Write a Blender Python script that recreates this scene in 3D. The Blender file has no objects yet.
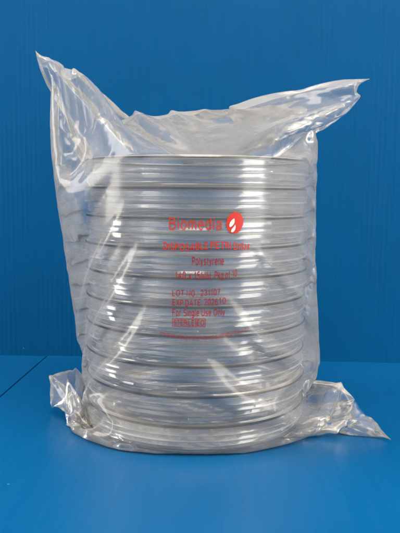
import bpy, bmesh, math
import numpy as np
from mathutils import Vector, Matrix
from mathutils.bvhtree import BVHTree

BAG_NV, BAG_NU, BAG_SCALE = 92, 132, 2e-05
BAG_DATA = [
-4909,139,152,151,105,79,86,142,183,113,93,5,-5,117,163,161,183,183,180,180,180,179,179,178,179,178,179,178,180,179,180,182,183,187,191,192,193,194,193,194,193,195,193,194,190,192,
192,192,191,191,188,180,109,116,102,126,147,168,170,171,176,178,182,180,187,168,211,-211,-168,-187,-180,-182,-178,-176,-171,-170,-168,-147,-126,-102,-116,-109,-180,-188,-191,-191,
-192,-192,-192,-190,-194,-193,-195,-193,-194,-193,-194,-193,-192,-191,-187,-183,-182,-180,-179,-180,-178,-179,-178,-179,-178,-179,-179,-180,-180,-180,-183,-183,-161,-163,-117,5,-5,
-93,-113,-183,-142,-86,-79,-105,-151,-152,-21,-41,10,18,51,28,-15,-24,-3,36,-31,-17,21,37,-2,-5,-17,-10,-2,-1,0,1,-1,3,-2,3,-1,4,-1,4,0,5,-2,3,-11,-1,-13,0,-12,4,-13,3,-14,2,-10,0,
-10,-5,-8,-9,-14,-15,52,44,41,26,12,-5,-9,-17,-50,-12,-3,0,-4,9,-81,88,1,15,3,2,4,-5,4,-1,-2,-39,-51,-62,-7,-8,26,17,15,8,11,6,12,5,11,-1,7,-2,5,-1,9,0,11,2,5,-1,2,-1,1,2,0,1,1,2,1,
2,2,3,3,3,6,7,1,18,-35,4,-93,-30,-9,185,-5,-18,-6,-39,-9,-23,20,-22,-37,-23,7,57,39,-32,-12,14,-4,-3,39,3,-2,-6,-6,-7,-6,-3,-2,-2,1,-4,2,-4,2,-3,0,-1,0,-3,-1,-7,-2,-7,-2,-3,-3,-6,
-3,-4,-2,-3,-4,0,-6,3,-9,-1,-2,-8,-8,10,23,18,8,8,8,11,-21,14,-2,-2,-8,-11,-10,33,6,4,7,-2,3,0,-11,-11,3,10,1,-30,-54,-56,-1,10,6,10,5,9,4,10,9,9,7,1,6,-7,5,4,5,10,5,7,2,4,1,1,2,3,
1,1,2,2,2,4,4,9,8,14,1,20,-14,-158,-19,3,10,40,138,3,-73,-27,-15,12,21,10,-14,-25,-41,-9,61,29,-38,10,-6,-9,46,6,1,-3,-7,-7,-4,-2,0,1,-4,3,-6,3,-6,2,-3,-1,-1,-1,-1,1,-1,0,-1,-6,-2,
-4,-1,-6,-4,-6,-3,-6,-3,-4,-2,5,-4,21,5,-14,-10,-1,1,-8,-10,-2,75,-15,-14,-15,-6,-3,5,33,-3,-5,-2,10,-5,6,6,-1,-11,-4,3,11,1,-14,-22,-9,-6,-8,-1,-7,-5,-16,-7,7,2,18,3,25,4,15,5,12,
8,10,8,7,5,6,3,3,2,3,2,3,2,3,3,9,6,2,-4,-65,-15,-27,-25,-19,-27,-88,-2,78,62,0,5,23,22,11,-5,-10,-7,-32,-30,61,-35,1,-8,28,45,-3,-3,-5,2,-5,-2,-2,-4,-3,3,-9,6,-9,5,-8,3,-6,-2,-4,0,
-6,0,-5,-3,-3,0,-4,-2,-4,-1,-5,-2,-2,-3,-2,0,-4,4,-4,6,17,8,-3,4,9,19,8,-78,-3,9,10,-2,0,14,30,8,6,-1,-2,9,-5,0,8,1,-3,-3,2,-2,5,0,-11,4,0,-1,-3,-2,3,0,0,3,6,12,20,10,15,3,1,-2,-3,
-2,-1,-2,-1,-1,-1,-1,1,-2,0,-1,0,-3,-10,-11,-14,-16,7,-5,-5,-11,-9,-2,-88,-62,-15,87,50,-3,45,34,-6,0,17,-1,16,-26,54,-106,-40,-28,100,21,1,0,-2,-4,-8,1,-2,-2,2,-4,6,-9,7,-11,5,-10,
3,-6,-1,-3,-2,-1,-2,1,-1,0,-1,-1,-3,-2,-3,-3,-9,-1,-3,-1,0,-4,-5,-5,0,7,27,2,63,-68,-34,27,-19,-14,-2,1,-1,10,48,-2,-3,3,0,-5,12,-4,-1,8,4,-1,-1,2,1,1,-1,-4,1,2,3,2,7,3,3,3,2,-1,-6,
1,1,1,2,1,1,-2,-1,-1,-2,-1,-1,-1,-3,0,-3,-1,-5,-3,-8,-4,-5,2,14,7,16,6,0,-1,-12,-63,-72,-74,114,-7,55,-48,80,-5,-12,-4,-21,-6,-152,72,-17,101,43,1,6,-7,-1,-1,-2,-1,-10,-1,-4,2,-2,6,
-10,-1,-3,7,-10,6,-11,-2,-3,-3,-7,1,-3,-1,-4,0,-3,-3,-9,-2,4,-1,-2,-2,-2,-1,-12,5,11,6,-11,2,-67,43,21,20,10,-16,-20,-9,1,12,46,0,3,3,15,-3,-6,12,-2,-6,7,4,1,-1,-1,1,2,1,-2,-1,2,2,
0,1,1,1,0,-2,-6,0,-3,-3,-6,4,-8,7,-5,1,-1,-1,-3,-1,-1,-2,-1,-2,-2,-2,-1,-1,0,-2,-11,11,81,20,-4,-3,-3,-5,-31,-40,-98,110,47,255,-107,-14,-25,-10,-23,-17,10,21,-26,-17,-13,-4,1,7,-4,
-18,2,-10,11,3,0,-7,-1,0,-3,1,-2,-6,4,-10,1,0,-6,-6,7,-8,-2,0,-1,0,-3,-2,0,-1,-8,-6,-3,-4,-5,-18,16,5,-12,-10,-8,-8,-2,7,4,6,13,11,3,-15,-9,-12,65,0,0,-3,13,12,-3,-10,10,2,-7,4,6,0,
3,-2,1,-1,3,1,2,2,3,1,-1,-2,-3,3,-4,0,-12,4,-4,-11,11,-11,8,-4,3,-2,-1,-1,-2,-1,-2,-2,-2,-1,-2,0,-3,-1,-5,-13,1,68,49,9,2,0,1,6,17,42,2,169,2,-8,-3,-8,1,-1,2,5,-11,-35,-55,-34,8,5,
-3,-7,-2,3,-3,-1,-9,6,-10,-2,-2,7,-7,-3,-6,-1,4,-8,-4,8,-16,5,-8,-2,-5,-1,-6,-4,-3,-3,-9,0,-8,4,-22,16,-10,-2,0,1,-3,-2,0,2,-1,-1,-2,5,13,5,-4,-4,21,36,-1,0,3,21,9,-2,-8,5,6,-8,0,6,
1,1,0,0,0,0,1,0,-1,0,-1,-1,1,-6,5,-12,8,-9,-2,6,-13,9,-11,9,-7,0,-1,2,-1,-1,-1,0,-1,-1,-2,0,-1,0,-2,-3,-8,-7,56,49,19,3,1,-2,41,24,5,171,-10,1,-4,-3,-7,-2,-4,-1,2,13,3,-46,-44,42,
-81,-25,17,5,-1,-8,9,-11,8,-11,7,-12,0,2,-7,6,-12,-3,6,-12,0,-5,-2,-5,-8,0,-6,-7,-5,-8,-4,-10,-22,-14,15,2,9,2,0,-2,-1,1,5,2,7,5,0,-3,-1,7,3,-10,-24,86,-9,2,-3,7,17,5,-1,-8,1,7,-4,
-4,5,1,1,0,1,0,1,0,2,0,-1,0,-6,5,-10,10,-13,8,-3,-6,8,-10,8,-9,0,3,-1,-3,0,0,-2,0,-1,0,0,-2,-1,0,6,31,5,-13,-26,22,49,22,-8,33,63,4,-13,30,55,11,6,2,-2,-2,-7,-25,-18,-36,8,46,1,-91,
62,32,-29,0,-16,4,-11,7,-15,9,-13,8,-9,2,-5,-2,-4,8,-13,-5,2,-7,-13,0,-9,-10,1,-16,-14,-6,-18,2,17,9,3,2,-2,-1,-5,-3,1,1,1,2,1,4,6,5,-4,-15,15,-8,37,7,22,0,0,-3,13,16,2,1,-5,-4,7,
-1,-5,2,3,0,0,0,-1,1,-1,-1,1,-1,-1,-6,6,-10,8,-10,5,0,-10,8,-8,0,2,-3,-1,2,-1,0,-1,-1,-1,0,-1,1,0,-1,1,38,34,13,-7,-11,-17,32,-9,111,-52,-79,-87,-79,33,39,28,14,15,4,-4,-20,-30,26,
60,14,0,11,-24,-72,24,-16,2,-7,0,-2,8,-13,11,-13,10,-10,4,-9,4,-10,-2,-3,-3,-8,-5,-15,-8,-18,-24,-15,4,3,27,0,4,0,0,-3,1,1,18,-17,-13,0,-1,-2,0,-2,-4,-3,-10,1,-40,-7,-61,155,59,-1,
-7,-6,-3,12,12,1,-1,-1,-5,4,1,-3,-2,3,0,0,1,0,0,1,-1,0,0,-1,-5,5,-8,6,-5,-1,5,-7,2,1,-4,-1,3,-2,-1,0,0,0,0,-1,0,0,0,1,-7,50,-5,-7,-3,-6,7,-61,57,4,-12,-39,1,-62,-47,14,18,25,16,29,
-8,-11,54,89,-10,5,11,3,2,-10,-134,13,14,8,-4,-4,-5,12,-12,11,-10,-2,0,0,-4,-2,0,4,-3,1,5,8,-13,13,-10,15,-18,2,-11,7,-6,0,-7,-1,-7,-5,-19,24,-5,-4,-15,-7,-16,-9,-8,6,-34,-20,1,17,
29,-75,173,13,-4,-7,-10,-3,14,9,0,0,-1,-4,1,2,-1,-3,3,0,0,-1,0,0,-1,0,0,-1,-1,-4,3,-7,3,0,-5,2,-2,-3,0,1,-3,0,-1,0,0,-1,0,0,-1,0,0,2,-1,-22,-24,1,20,12,-64,24,93,-17,7,3,-18,10,-95,
-32,5,1,13,9,62,106,61,-17,10,-1,6,15,25,-22,9,-153,-13,3,7,-1,3,-5,1,-3,-1,5,2,-1,-1,1,10,2,-4,15,-4,5,16,12,33,13,9,2,-1,-2,0,-2,-1,-2,-3,-4,-10,-13,-6,-17,-8,-10,-14,-21,-32,
-114,10,12,7,2,-1,33,-28,81,26,11,0,-6,-6,9,7,0,-1,0,-3,-1,1,1,-4,2,0,1,-1,0,0,0,0,0,0,-1,-3,3,-3,0,2,-2,-1,0,1,-2,-1,-1,1,-2,0,1,-1,1,0,-1,1,5,50,-24,-53,-31,28,-63,39,96,-1,-42,
29,39,-13,81,-66,-98,-29,13,-10,1,12,8,12,8,3,0,-2,2,35,140,63,22,-191,5,5,-4,1,-7,3,-5,4,-4,3,1,0,11,-8,0,13,-8,8,5,19,-3,12,4,10,4,-4,2,-1,-1,-1,0,0,2,3,3,6,5,3,3,10,2,-70,-41,
-43,-32,-24,-8,1,12,-34,30,40,32,23,12,4,2,9,5,0,0,0,-1,-2,-1,2,-3,0,1,0,0,-1,0,-2,1,-2,0,-1,-2,-1,0,-2,-1,0,0,-3,0,-1,-1,-2,0,-1,0,-1,0,1,0,0,-7,-24,-31,-3,-4,-9,62,90,6,-20,-26,
-31,57,39,100,-11,-60,-103,-40,31,-14,3,3,-7,1,0,1,3,3,0,-20,32,130,121,-133,-13,-9,-8,-4,-7,-1,3,-1,3,1,5,0,3,12,-4,5,14,-5,2,10,-6,8,8,3,0,3,-6,4,2,1,2,1,4,1,6,3,7,-3,-21,-47,-22,
44,-13,-19,-35,-57,-21,-11,-13,5,17,23,25,23,17,12,7,11,6,0,-2,0,-1,0,-3,2,-1,-1,0,0,0,-1,1,-1,1,-1,0,-1,0,0,-1,0,-1,-1,1,-1,0,0,0,0,-1,-1,-1,0,-1,0,0,9,-19,-13,37,103,40,-16,-29,
-24,-23,3,-18,-29,42,90,27,-2,-51,-114,-72,28,-6,2,-2,1,-2,0,-1,2,-2,-1,6,-25,19,82,-5,12,-8,12,0,-1,4,3,3,2,11,-7,12,-8,10,2,-1,8,5,-3,8,5,6,-9,15,-9,12,1,2,1,3,1,4,2,4,-2,-14,-23,
-24,-5,39,12,-3,-19,-18,-26,-75,-16,-39,13,36,22,8,5,9,13,17,13,15,8,1,0,-1,0,0,-2,0,-1,0,-1,0,0,-2,0,-2,1,-2,0,-2,-1,-1,-1,-1,0,-2,0,-1,0,-2,0,-1,0,-1,-2,-2,-1,-5,-7,8,58,110,9,
-69,7,-6,-10,-5,0,6,-5,-16,131,7,10,2,-22,-112,-126,12,2,-2,-1,0,0,1,-1,0,-2,0,4,16,15,12,-3,19,-4,16,5,-1,11,3,4,3,12,-2,12,-4,9,1,3,-4,5,-3,2,1,14,-7,11,2,0,4,1,4,1,1,-6,-9,-15,
-14,-15,-7,-4,-5,-11,-27,-33,-40,-31,-20,-38,36,20,32,38,44,25,3,-7,-7,2,11,16,11,2,-1,0,-1,0,-1,0,-1,0,-1,0,0,0,0,-1,0,0,0,0,0,-1,1,-1,1,-1,0,0,-1,0,-1,-1,-1,0,-2,0,1,1,64,103,-3,
-62,-12,13,1,-2,3,2,6,8,6,159,5,3,6,1,4,-43,-159,-71,-6,2,1,-1,3,-1,2,1,15,-10,27,-5,6,14,-1,12,-1,13,5,2,3,8,2,1,8,0,10,-3,10,0,7,0,5,2,4,1,11,1,3,2,2,0,-1,-6,-7,-9,-9,-11,-13,-16,
-24,-24,-30,-31,-28,-22,-7,5,13,9,-14,-10,1,22,43,49,45,22,1,-7,-11,0,13,13,7,-1,-1,1,-2,0,-1,0,-1,0,-1,-1,-2,0,-1,-1,-1,-1,-1,-1,-2,0,-3,1,-2,-1,0,-1,0,0,0,0,2,1,-1,60,109,-13,-68,
-13,22,13,6,6,5,6,7,5,7,175,1,0,0,-2,0,2,-7,-90,-117,-52,-1,1,3,1,3,2,5,19,-9,19,4,-3,6,1,9,0,8,3,5,3,6,3,4,3,5,6,1,4,2,2,1,2,5,2,6,1,4,-3,-2,-6,-7,-6,-7,-7,-10,-16,-26,-30,-32,-30,
-26,-14,-3,9,16,15,8,-13,8,-13,-20,-11,11,35,54,48,32,13,-4,-8,-10,3,9,8,1,-1,-1,1,-2,0,-1,0,-1,1,0,-1,0,0,0,-1,0,1,-1,0,1,-2,0,0,-1,0,-1,1,-1,-1,0,-4,62,116,-24,-72,11,29,17,6,6,6,
6,6,4,3,1,176,-1,1,1,-1,0,-2,-8,15,-27,-98,-97,-35,-10,-2,1,0,5,2,26,6,0,2,10,4,5,3,5,3,3,3,2,2,3,2,3,3,6,3,8,4,9,2,4,0,-2,-3,-4,-5,-6,-5,-4,-3,-8,-13,-27,-33,-41,-36,-24,-7,8,19,
25,23,17,0,-9,-12,2,4,-16,-25,-28,-7,29,52,59,36,21,6,-4,-7,-5,4,7,3,0,-1,0,-1,-1,0,-2,-1,-2,1,-3,-1,-1,-1,-1,-1,-1,-1,-2,0,-1,0,-1,0,-1,-1,0,3,-6,63,121,-67,3,46,11,-3,0,2,2,0,1,0,
0,0,1,178,1,1,0,-1,-23,-48,-8,10,37,38,-37,-91,-60,-26,-14,-8,-3,-1,1,1,6,5,5,3,6,3,4,2,5,2,3,2,5,3,4,2,2,1,0,-2,-2,-1,-1,-2,-1,-3,-4,-2,-3,1,0,-9,-20,-32,-44,-40,-24,3,19,31,30,21,
10,2,-9,-9,-10,-8,1,9,10,-5,-29,-36,-30,9,51,56,43,21,10,1,-4,-2,0,4,1,1,-2,0,-1,-1,0,0,-1,-1,1,-1,0,0,0,-1,1,0,0,0,0,-1,0,-1,0,-2,0,-9,67,122,-45,31,-4,10,4,0,-1,2,-2,2,-1,1,-1,1,
0,159,3,5,4,3,-8,-7,16,-5,-12,-9,19,4,-53,-58,-38,-19,-17,-3,1,1,-3,-1,-1,1,1,2,1,2,2,1,3,1,1,0,-1,1,1,-1,-2,-1,-4,-1,-3,-1,-4,-1,-7,5,10,3,-16,-28,-43,-45,-30,0,23,17,12,2,-3,-1,
-3,-2,-1,0,-2,2,4,7,12,14,15,-3,-35,-47,-20,39,67,47,28,11,5,0,-2,3,5,0,0,1,-2,-1,-2,-1,-1,-1,-3,0,-3,0,-2,-1,-2,-1,-1,0,-1,0,0,0,-1,2,-7,55,126,-34,21,8,10,7,-5,-7,-5,-7,-2,-8,-1,
-4,1,1,1,-142,7,9,9,14,63,129,45,9,8,12,5,5,-5,-24,-35,-25,-28,-27,-14,-2,-4,-3,-4,-4,-3,-1,-1,0,-1,1,-1,1,-1,-1,-1,-1,-5,-2,-4,-4,-4,-2,-5,-2,-4,5,13,13,-4,-23,-39,-42,-40,-15,4,5,
-5,-1,0,-2,-1,-1,0,-1,-1,1,3,-2,1,3,5,10,12,15,19,5,-33,-40,16,56,56,31,13,2,2,-1,3,7,4,1,-1,0,0,-2,-1,-1,0,-1,0,-1,1,0,-1,0,0,0,0,0,1,1,2,-5,49,116,-38,56,-9,-40,-62,-86,-53,-24,
-16,-13,-11,-5,-7,-2,-2,-1,2,-175,-1,-1,-5,0,19,6,36,51,44,42,51,50,27,8,-18,-2,-14,-27,-57,-9,-5,-2,-4,-3,-3,-3,-2,-3,-1,-3,-1,-3,-2,-1,-3,-4,-3,-3,-5,-3,-4,-1,0,6,12,11,8,-11,-35,
-47,-44,-23,-13,0,3,3,8,6,5,4,2,-2,0,-2,1,-13,-7,0,1,-7,-5,-2,0,2,4,8,14,5,-27,0,51,57,44,14,1,0,2,3,9,11,2,-1,-2,-1,-2,-2,-2,-2,-2,-1,-3,-1,0,-2,-1,-1,0,0,1,0,3,41,143,-21,-33,
-173,-73,-30,-16,8,0,-6,-6,-2,-2,-2,-1,-1,-1,-2,-1,-181,2,26,30,50,26,13,14,-2,-1,0,-1,15,48,44,28,-17,-21,-22,-26,3,3,1,-3,-2,-6,-5,-6,-2,-6,-2,-6,-1,-5,-3,-4,-2,-4,-2,-3,2,0,5,6,
6,4,0,-12,-39,-54,-34,-19,-3,13,14,18,19,18,23,14,8,3,0,-8,-11,-17,21,64,-98,-24,1,-8,-5,-13,-11,-9,-9,-9,-4,5,-2,5,26,60,48,16,0,1,-2,-1,-4,10,14,17,-2,-6,0,-3,0,0,-3,0,-1,-1,1,-2,
-2,3,1,4,2,15,96,-83,-87,-72,14,-25,-24,0,1,0,-1,-3,-6,-2,-1,-3,0,-1,2,-5,-39,10,-7,18,6,20,-4,-19,-2,-2,-2,-1,0,1,8,-1,-18,-37,12,84,15,1,0,-3,-4,-7,-5,-8,-5,-7,-4,-4,-4,-3,-2,-2,
-2,-1,-1,2,1,4,2,2,2,-3,-7,-39,-50,-38,0,16,14,20,27,37,25,11,0,0,-2,-1,-1,-1,0,20,58,-43,-29,-12,-7,-1,-9,-4,-9,-14,-20,-25,-25,-26,-14,-13,3,28,53,57,4,1,-1,2,-2,0,-6,-4,15,19,5,
4,-1,-3,0,-5,0,-1,2,8,5,0,3,-1,7,-9,-104,-36,17,24,8,12,11,-8,-6,-8,-12,-14,-6,-9,-3,1,5,10,15,28,-9,11,-8,-24,-21,-25,1,29,15,10,1,-2,-12,-27,-30,-23,2,63,71,22,-1,-1,-9,-11,-11,
-7,-4,-3,-3,-1,-2,-2,0,-1,0,-1,-1,0,1,1,1,1,0,-1,-4,-7,-12,-66,-16,25,14,17,18,24,28,0,0,0,49,26,9,-28,-9,-7,11,22,-6,-42,5,-25,-15,-1,-1,8,40,-48,-1,-1,-13,-29,-32,-24,-12,-18,10,
73,9,3,1,0,0,1,0,2,-2,3,2,7,3,6,2,8,2,5,2,1,4,5,4,6,4,4,-14,-46,-33,-11,15,16,9,2,3,4,4,6,2,3,1,1,0,0,-2,-3,-1,15,20,-4,-22,-40,-37,-35,-10,-6,-1,-4,-7,-7,11,40,62,61,17,-3,-13,-25,
-13,-6,0,0,0,0,0,-2,-4,1,1,1,0,-2,1,0,1,0,0,0,-2,-6,-8,-8,-1,54,-17,6,3,1,2,-2,-1,0,0,0,-19,33,37,50,6,-11,-12,9,-32,-30,10,14,6,1,26,-12,-65,-20,-1,-2,-1,-2,4,-3,-1,3,35,-78,-6,0,
0,2,3,7,6,5,3,2,3,4,3,3,4,2,3,2,3,4,3,7,6,11,8,14,6,4,-17,-27,-14,-12,-3,-2,2,4,3,1,1,1,0,1,-1,-1,-2,-4,-13,1,22,27,22,-11,-31,-38,-33,-20,-14,-9,1,28,40,41,35,7,-13,-35,-15,-1,0,0,
0,1,-1,1,-12,-1,5,3,-1,-1,0,2,1,0,-2,0,0,-3,-6,-10,-10,-8,1,37,78,22,6,-4,-6,-17,-33,-17,-6,3,-14,-21,15,42,42,35,-8,-17,-28,-37,53,35,7,-9,-49,-44,-42,28,-1,0,10,35,22,11,14,0,-89,
-56,-4,-1,1,1,7,13,9,3,-1,1,0,2,2,3,2,2,1,3,0,1,0,0,1,-1,0,1,10,15,16,19,-4,-11,-15,-14,-7,-2,-1,0,0,2,0,2,1,2,0,-7,-9,-27,-7,36,17,45,24,-18,-31,-31,-20,-11,10,48,23,7,-10,-27,-27,
-1,0,-9,-3,3,8,1,-7,-13,10,6,3,-2,0,0,0,1,-3,-2,2,0,-3,-9,-14,-15,-12,-5,-2,7,35,51,41,32,13,6,-4,-15,-13,-11,-16,-27,-29,-13,28,42,38,-24,-11,23,34,-19,-29,-38,-40,-14,29,26,7,22,
29,23,8,-3,-34,-75,-62,-6,2,0,5,17,11,10,-2,-1,1,1,2,1,1,3,0,3,1,2,1,1,1,0,0,0,-1,0,-1,-1,0,-2,1,5,3,2,-3,-3,-2,2,-1,-5,-3,-1,6,9,3,2,18,-25,-36,-20,43,15,24,53,17,-23,-29,-24,-25,
-28,16,13,1,0,0,1,0,9,4,-2,-14,-22,1,15,7,2,-2,-1,0,0,0,-5,-2,2,1,-4,-9,-17,-21,-5,2,1,-4,-5,1,17,30,37,35,29,17,12,2,-2,-3,-10,-21,-29,-29,-2,30,33,-1,27,-23,-36,-33,-20,14,30,29,
21,18,17,5,-13,-22,-39,-55,-45,-7,2,1,20,19,3,11,-5,-5,0,1,-1,-1,1,0,1,1,0,1,0,0,1,0,1,0,1,1,0,1,0,1,1,0,0,0,1,0,1,1,-2,-4,-4,-6,-5,0,13,13,10,19,16,-35,-43,-32,35,34,2,37,55,13,
-29,-34,-54,-41,-7,6,16,19,13,2,1,-8,-17,-9,18,11,6,1,-5,-1,0,-1,-1,-6,0,4,1,-4,-9,-17,-18,9,9,6,1,-4,-15,-10,-9,4,15,22,34,32,11,6,7,3,7,5,0,-11,-23,-17,13,56,-41,-26,-16,6,24,24,
24,14,7,-1,-10,-16,-26,-39,-44,-33,-5,0,13,29,10,-1,8,4,-9,-1,0,0,0,1,0,1,0,1,2,1,1,1,1,0,1,0,0,0,0,0,0,0,-1,0,1,0,1,0,1,0,-1,-3,-5,-7,-8,-9,-1,29,9,0,26,20,-37,-47,-36,15,47,4,9,
44,53,6,-44,-56,-41,-20,-8,0,0,4,2,6,16,18,11,4,-3,-4,0,-1,-2,-3,-6,2,4,1,-2,-7,-17,-10,19,19,8,4,0,0,1,-10,-20,-14,-9,4,10,32,9,4,2,3,3,2,1,1,-1,-3,-8,-1,20,11,24,15,14,6,-1,-6,
-10,-9,-14,-23,-39,-37,-21,-6,6,26,24,0,-1,6,18,-15,-7,0,1,-1,0,-1,-1,1,0,0,0,0,0,1,-1,1,0,1,1,0,2,0,1,0,2,0,0,1,0,1,0,1,-2,0,-3,-5,-10,-10,-13,5,39,0,0,36,21,-39,-50,-40,-3,48,18,
-1,19,55,40,-27,-53,-37,-19,-6,2,5,9,9,9,2,-6,-6,-4,-3,0,-1,-1,1,5,3,1,-1,-6,-11,-6,17,16,1,1,0,0,0,1,0,0,6,6,9,-2,-37,-11,-2,-2,1,-2,0,-1,1,4,7,11,6,17,15,11,13,3,2,-5,-5,-5,-10,
-16,-34,-34,-17,1,13,29,15,-1,-1,11,22,-21,-12,0,1,1,0,1,-1,1,-1,1,0,1,1,1,0,2,0,1,0,0,1,-1,0,1,0,-1,1,1,0,0,1,0,-2,0,0,0,-3,-7,-11,-15,-20,18,-43,42,0,40,24,-37,-48,-41,-17,41,30,
-1,-1,36,58,0,-43,-35,-18,-1,11,8,5,0,0,0,-4,-9,-4,-3,-3,-1,0,0,0,-1,-2,-7,-6,15,13,0,1,9,1,-2,-10,0,3,24,14,-1,-24,-43,-35,-13,-1,3,3,4,4,7,6,12,12,11,5,12,4,5,2,3,0,3,1,-5,-14,
-23,-32,-4,12,14,17,3,-1,5,18,17,-22,-16,-3,2,1,0,0,-1,0,-1,0,0,0,0,-1,1,0,-1,0,1,0,1,0,2,0,1,1,1,1,0,1,1,0,1,-1,-1,-1,1,1,-4,-10,-13,-20,-20,-74,38,35,-1,44,27,-36,-46,-40,-28,23,
43,4,-1,11,57,25,-37,-32,-24,-13,2,6,6,2,1,1,8,1,-3,-2,-4,-5,0,1,-1,-5,-7,11,11,2,6,2,-10,-9,-1,10,16,23,0,-19,-33,-44,-38,5,15,7,8,4,7,6,8,9,8,7,3,-1,7,3,-1,0,0,4,4,-6,-15,-18,-7,
20,19,14,11,9,9,0,-2,-10,-27,-17,-4,1,3,1,0,1,-1,0,0,0,0,1,0,1,0,1,1,1,0,0,1,0,0,1,-1,1,0,0,0,0,1,0,0,-1,-1,0,1,2,2,-7,-14,-19,-21,-74,5,39,28,0,43,30,-32,-41,-41,-29,7,42,12,0,-2,
37,47,-15,-35,-27,-15,-5,2,4,4,3,-1,0,-1,-2,0,4,1,0,-1,-6,10,8,6,1,-7,-7,-8,9,9,19,6,-12,-24,-35,-40,5,44,19,6,-2,-5,1,0,2,1,3,4,1,-1,-5,2,1,-1,-4,7,9,-6,-16,-20,-19,-13,12,17,14,
12,7,4,10,6,-10,-12,-6,-2,5,1,1,0,-1,1,-1,0,-1,0,0,0,-1,0,0,0,0,0,1,0,1,0,1,2,-1,2,0,2,0,0,1,-2,0,0,-2,0,2,3,2,-10,-19,-23,-67,-11,12,42,21,-1,43,35,-29,-41,-40,-30,-5,39,20,0,-1,
17,46,8,-34,-27,-14,-7,-1,0,1,0,2,2,4,4,2,0,0,1,6,5,2,-3,-6,-8,1,10,9,13,-3,-15,-26,-37,-2,45,21,-1,0,0,0,1,-2,-3,-2,4,7,4,-1,-10,-11,0,-3,-9,15,15,-10,-20,-21,-21,-15,-8,-7,0,7,9,
12,15,24,24,-7,-9,-3,6,4,1,0,0,0,0,0,0,0,0,-1,1,1,1,-1,2,0,1,0,0,0,1,0,0,1,0,1,-1,1,0,0,-1,-2,-1,1,-1,-1,3,5,1,-13,-28,-72,0,-7,21,40,15,-1,37,41,-20,-39,-41,-28,-12,29,26,-1,0,4,
35,23,-27,-22,-12,-5,-1,1,1,0,3,1,1,0,1,0,1,4,1,-1,-6,-4,7,4,9,6,-6,-16,-27,-18,32,24,-1,0,1,0,0,-1,0,-5,1,9,11,6,-2,-11,-13,-8,-6,-10,20,20,-14,-21,-22,-20,-14,2,12,14,23,13,3,12,
29,-3,-36,-12,-5,5,9,1,1,0,-1,0,-1,1,-1,0,0,0,0,-1,0,0,-1,1,0,0,1,1,0,0,1,1,1,0,1,0,1,-1,-1,-1,0,-2,0,0,0,3,4,0,-16,-20,-36,-20,-9,27,45,8,-1,31,47,-12,-40,-40,-29,-16,23,30,-1,0,
-1,26,26,-22,-18,-9,-3,-1,3,1,1,1,0,1,-1,1,-2,2,0,-2,-3,7,3,9,3,-7,-16,-24,0,32,7,0,0,0,0,0,0,1,-6,5,16,14,6,-7,-15,-14,-9,-4,-16,16,27,-16,-21,-21,-20,-15,7,17,24,22,1,0,31,27,-25,
-35,-19,-6,6,13,3,1,-1,0,0,1,0,-1,0,0,0,0,0,1,0,1,0,0,1,1,0,0,1,0,0,0,0,1,1,0,0,-3,-1,0,-1,0,-1,-1,0,-1,2,3,-1,-14,-7,-29,-25,-10,31,47,3,-1,21,51,-1,-38,-40,-28,-17,15,31,-1,0,0,
19,24,-19,-14,-7,-2,-1,2,0,0,1,0,1,-1,1,-1,-1,-3,7,2,6,1,-7,-15,-20,17,21,0,-1,0,1,0,0,0,0,0,3,19,17,1,-14,-17,-16,-9,-1,4,1,30,-16,-20,-20,-21,-15,8,19,25,17,0,13,36,11,-30,-33,
-21,-8,8,14,6,0,-1,0,0,0,-1,0,0,0,0,-1,1,-1,0,0,0,0,0,-1,1,0,1,0,1,1,0,1,0,1,1,-3,0,-1,-1,0,-1,0,0,-2,-1,0,1,1,-15,21,-15,-36,-29,-14,31,51,0,-1,14,53,11,-43,-38,-28,-17,11,29,3,-1,
0,17,18,-17,-11,-4,-1,0,1,1,1,-1,0,1,0,-1,-2,3,4,5,1,-5,-13,-15,23,8,0,0,1,0,-1,0,0,0,0,0,30,17,-8,-19,-20,-17,-11,-3,5,13,27,-12,-17,-19,-21,-17,6,20,24,17,16,29,25,-12,-37,-32,
-20,-7,12,16,8,-2,-2,0,0,-1,1,-1,0,0,0,0,0,0,1,0,0,0,1,0,1,0,1,0,0,1,-2,0,3,1,-1,0,-1,-2,-1,-1,-1,0,-1,0,0,-1,-3,-1,-1,-15,-2,44,-23,-40,-33,-15,30,48,0,-1,7,49,22,-38,-38,-26,-16,
9,24,2,0,0,17,9,-12,-7,-4,-1,1,1,-1,1,0,-1,0,-1,0,5,2,1,-4,-11,-10,22,2,0,0,0,0,0,1,0,0,0,1,30,16,-14,-24,-22,-18,-10,-1,8,13,9,3,-3,-14,-20,-20,2,23,27,27,27,23,-1,-26,-29,-28,-16,
-2,18,14,3,0,-3,-1,-1,0,0,-1,1,-1,0,0,0,0,0,-1,1,-1,0,0,0,0,0,1,-1,2,-1,3,-6,-4,10,2,1,-2,-2,-2,-1,-1,0,0,0,0,0,-2,-2,0,-14,-26,29,49,-27,-42,-35,-18,30,47,-1,-1,1,50,27,-39,-36,
-25,-14,7,23,2,0,1,17,-1,-8,-3,-2,-1,1,1,0,0,0,-1,1,2,3,1,-3,-7,-8,18,0,1,0,0,0,0,1,0,0,0,0,37,11,-24,-29,-25,-16,-7,4,11,12,8,4,8,-14,-19,-21,-7,23,30,32,32,9,-19,-21,-24,-24,-17,
5,22,10,0,5,-3,-2,-2,0,0,0,0,-1,1,0,0,0,0,0,0,-1,1,1,0,1,0,0,0,1,0,1,0,7,-9,-15,12,6,3,-3,-3,-2,-1,-1,0,0,0,0,0,-3,2,-14,-17,-17,45,49,-28,-41,-36,-20,29,43,-1,0,-2,42,32,-33,-33,
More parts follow.
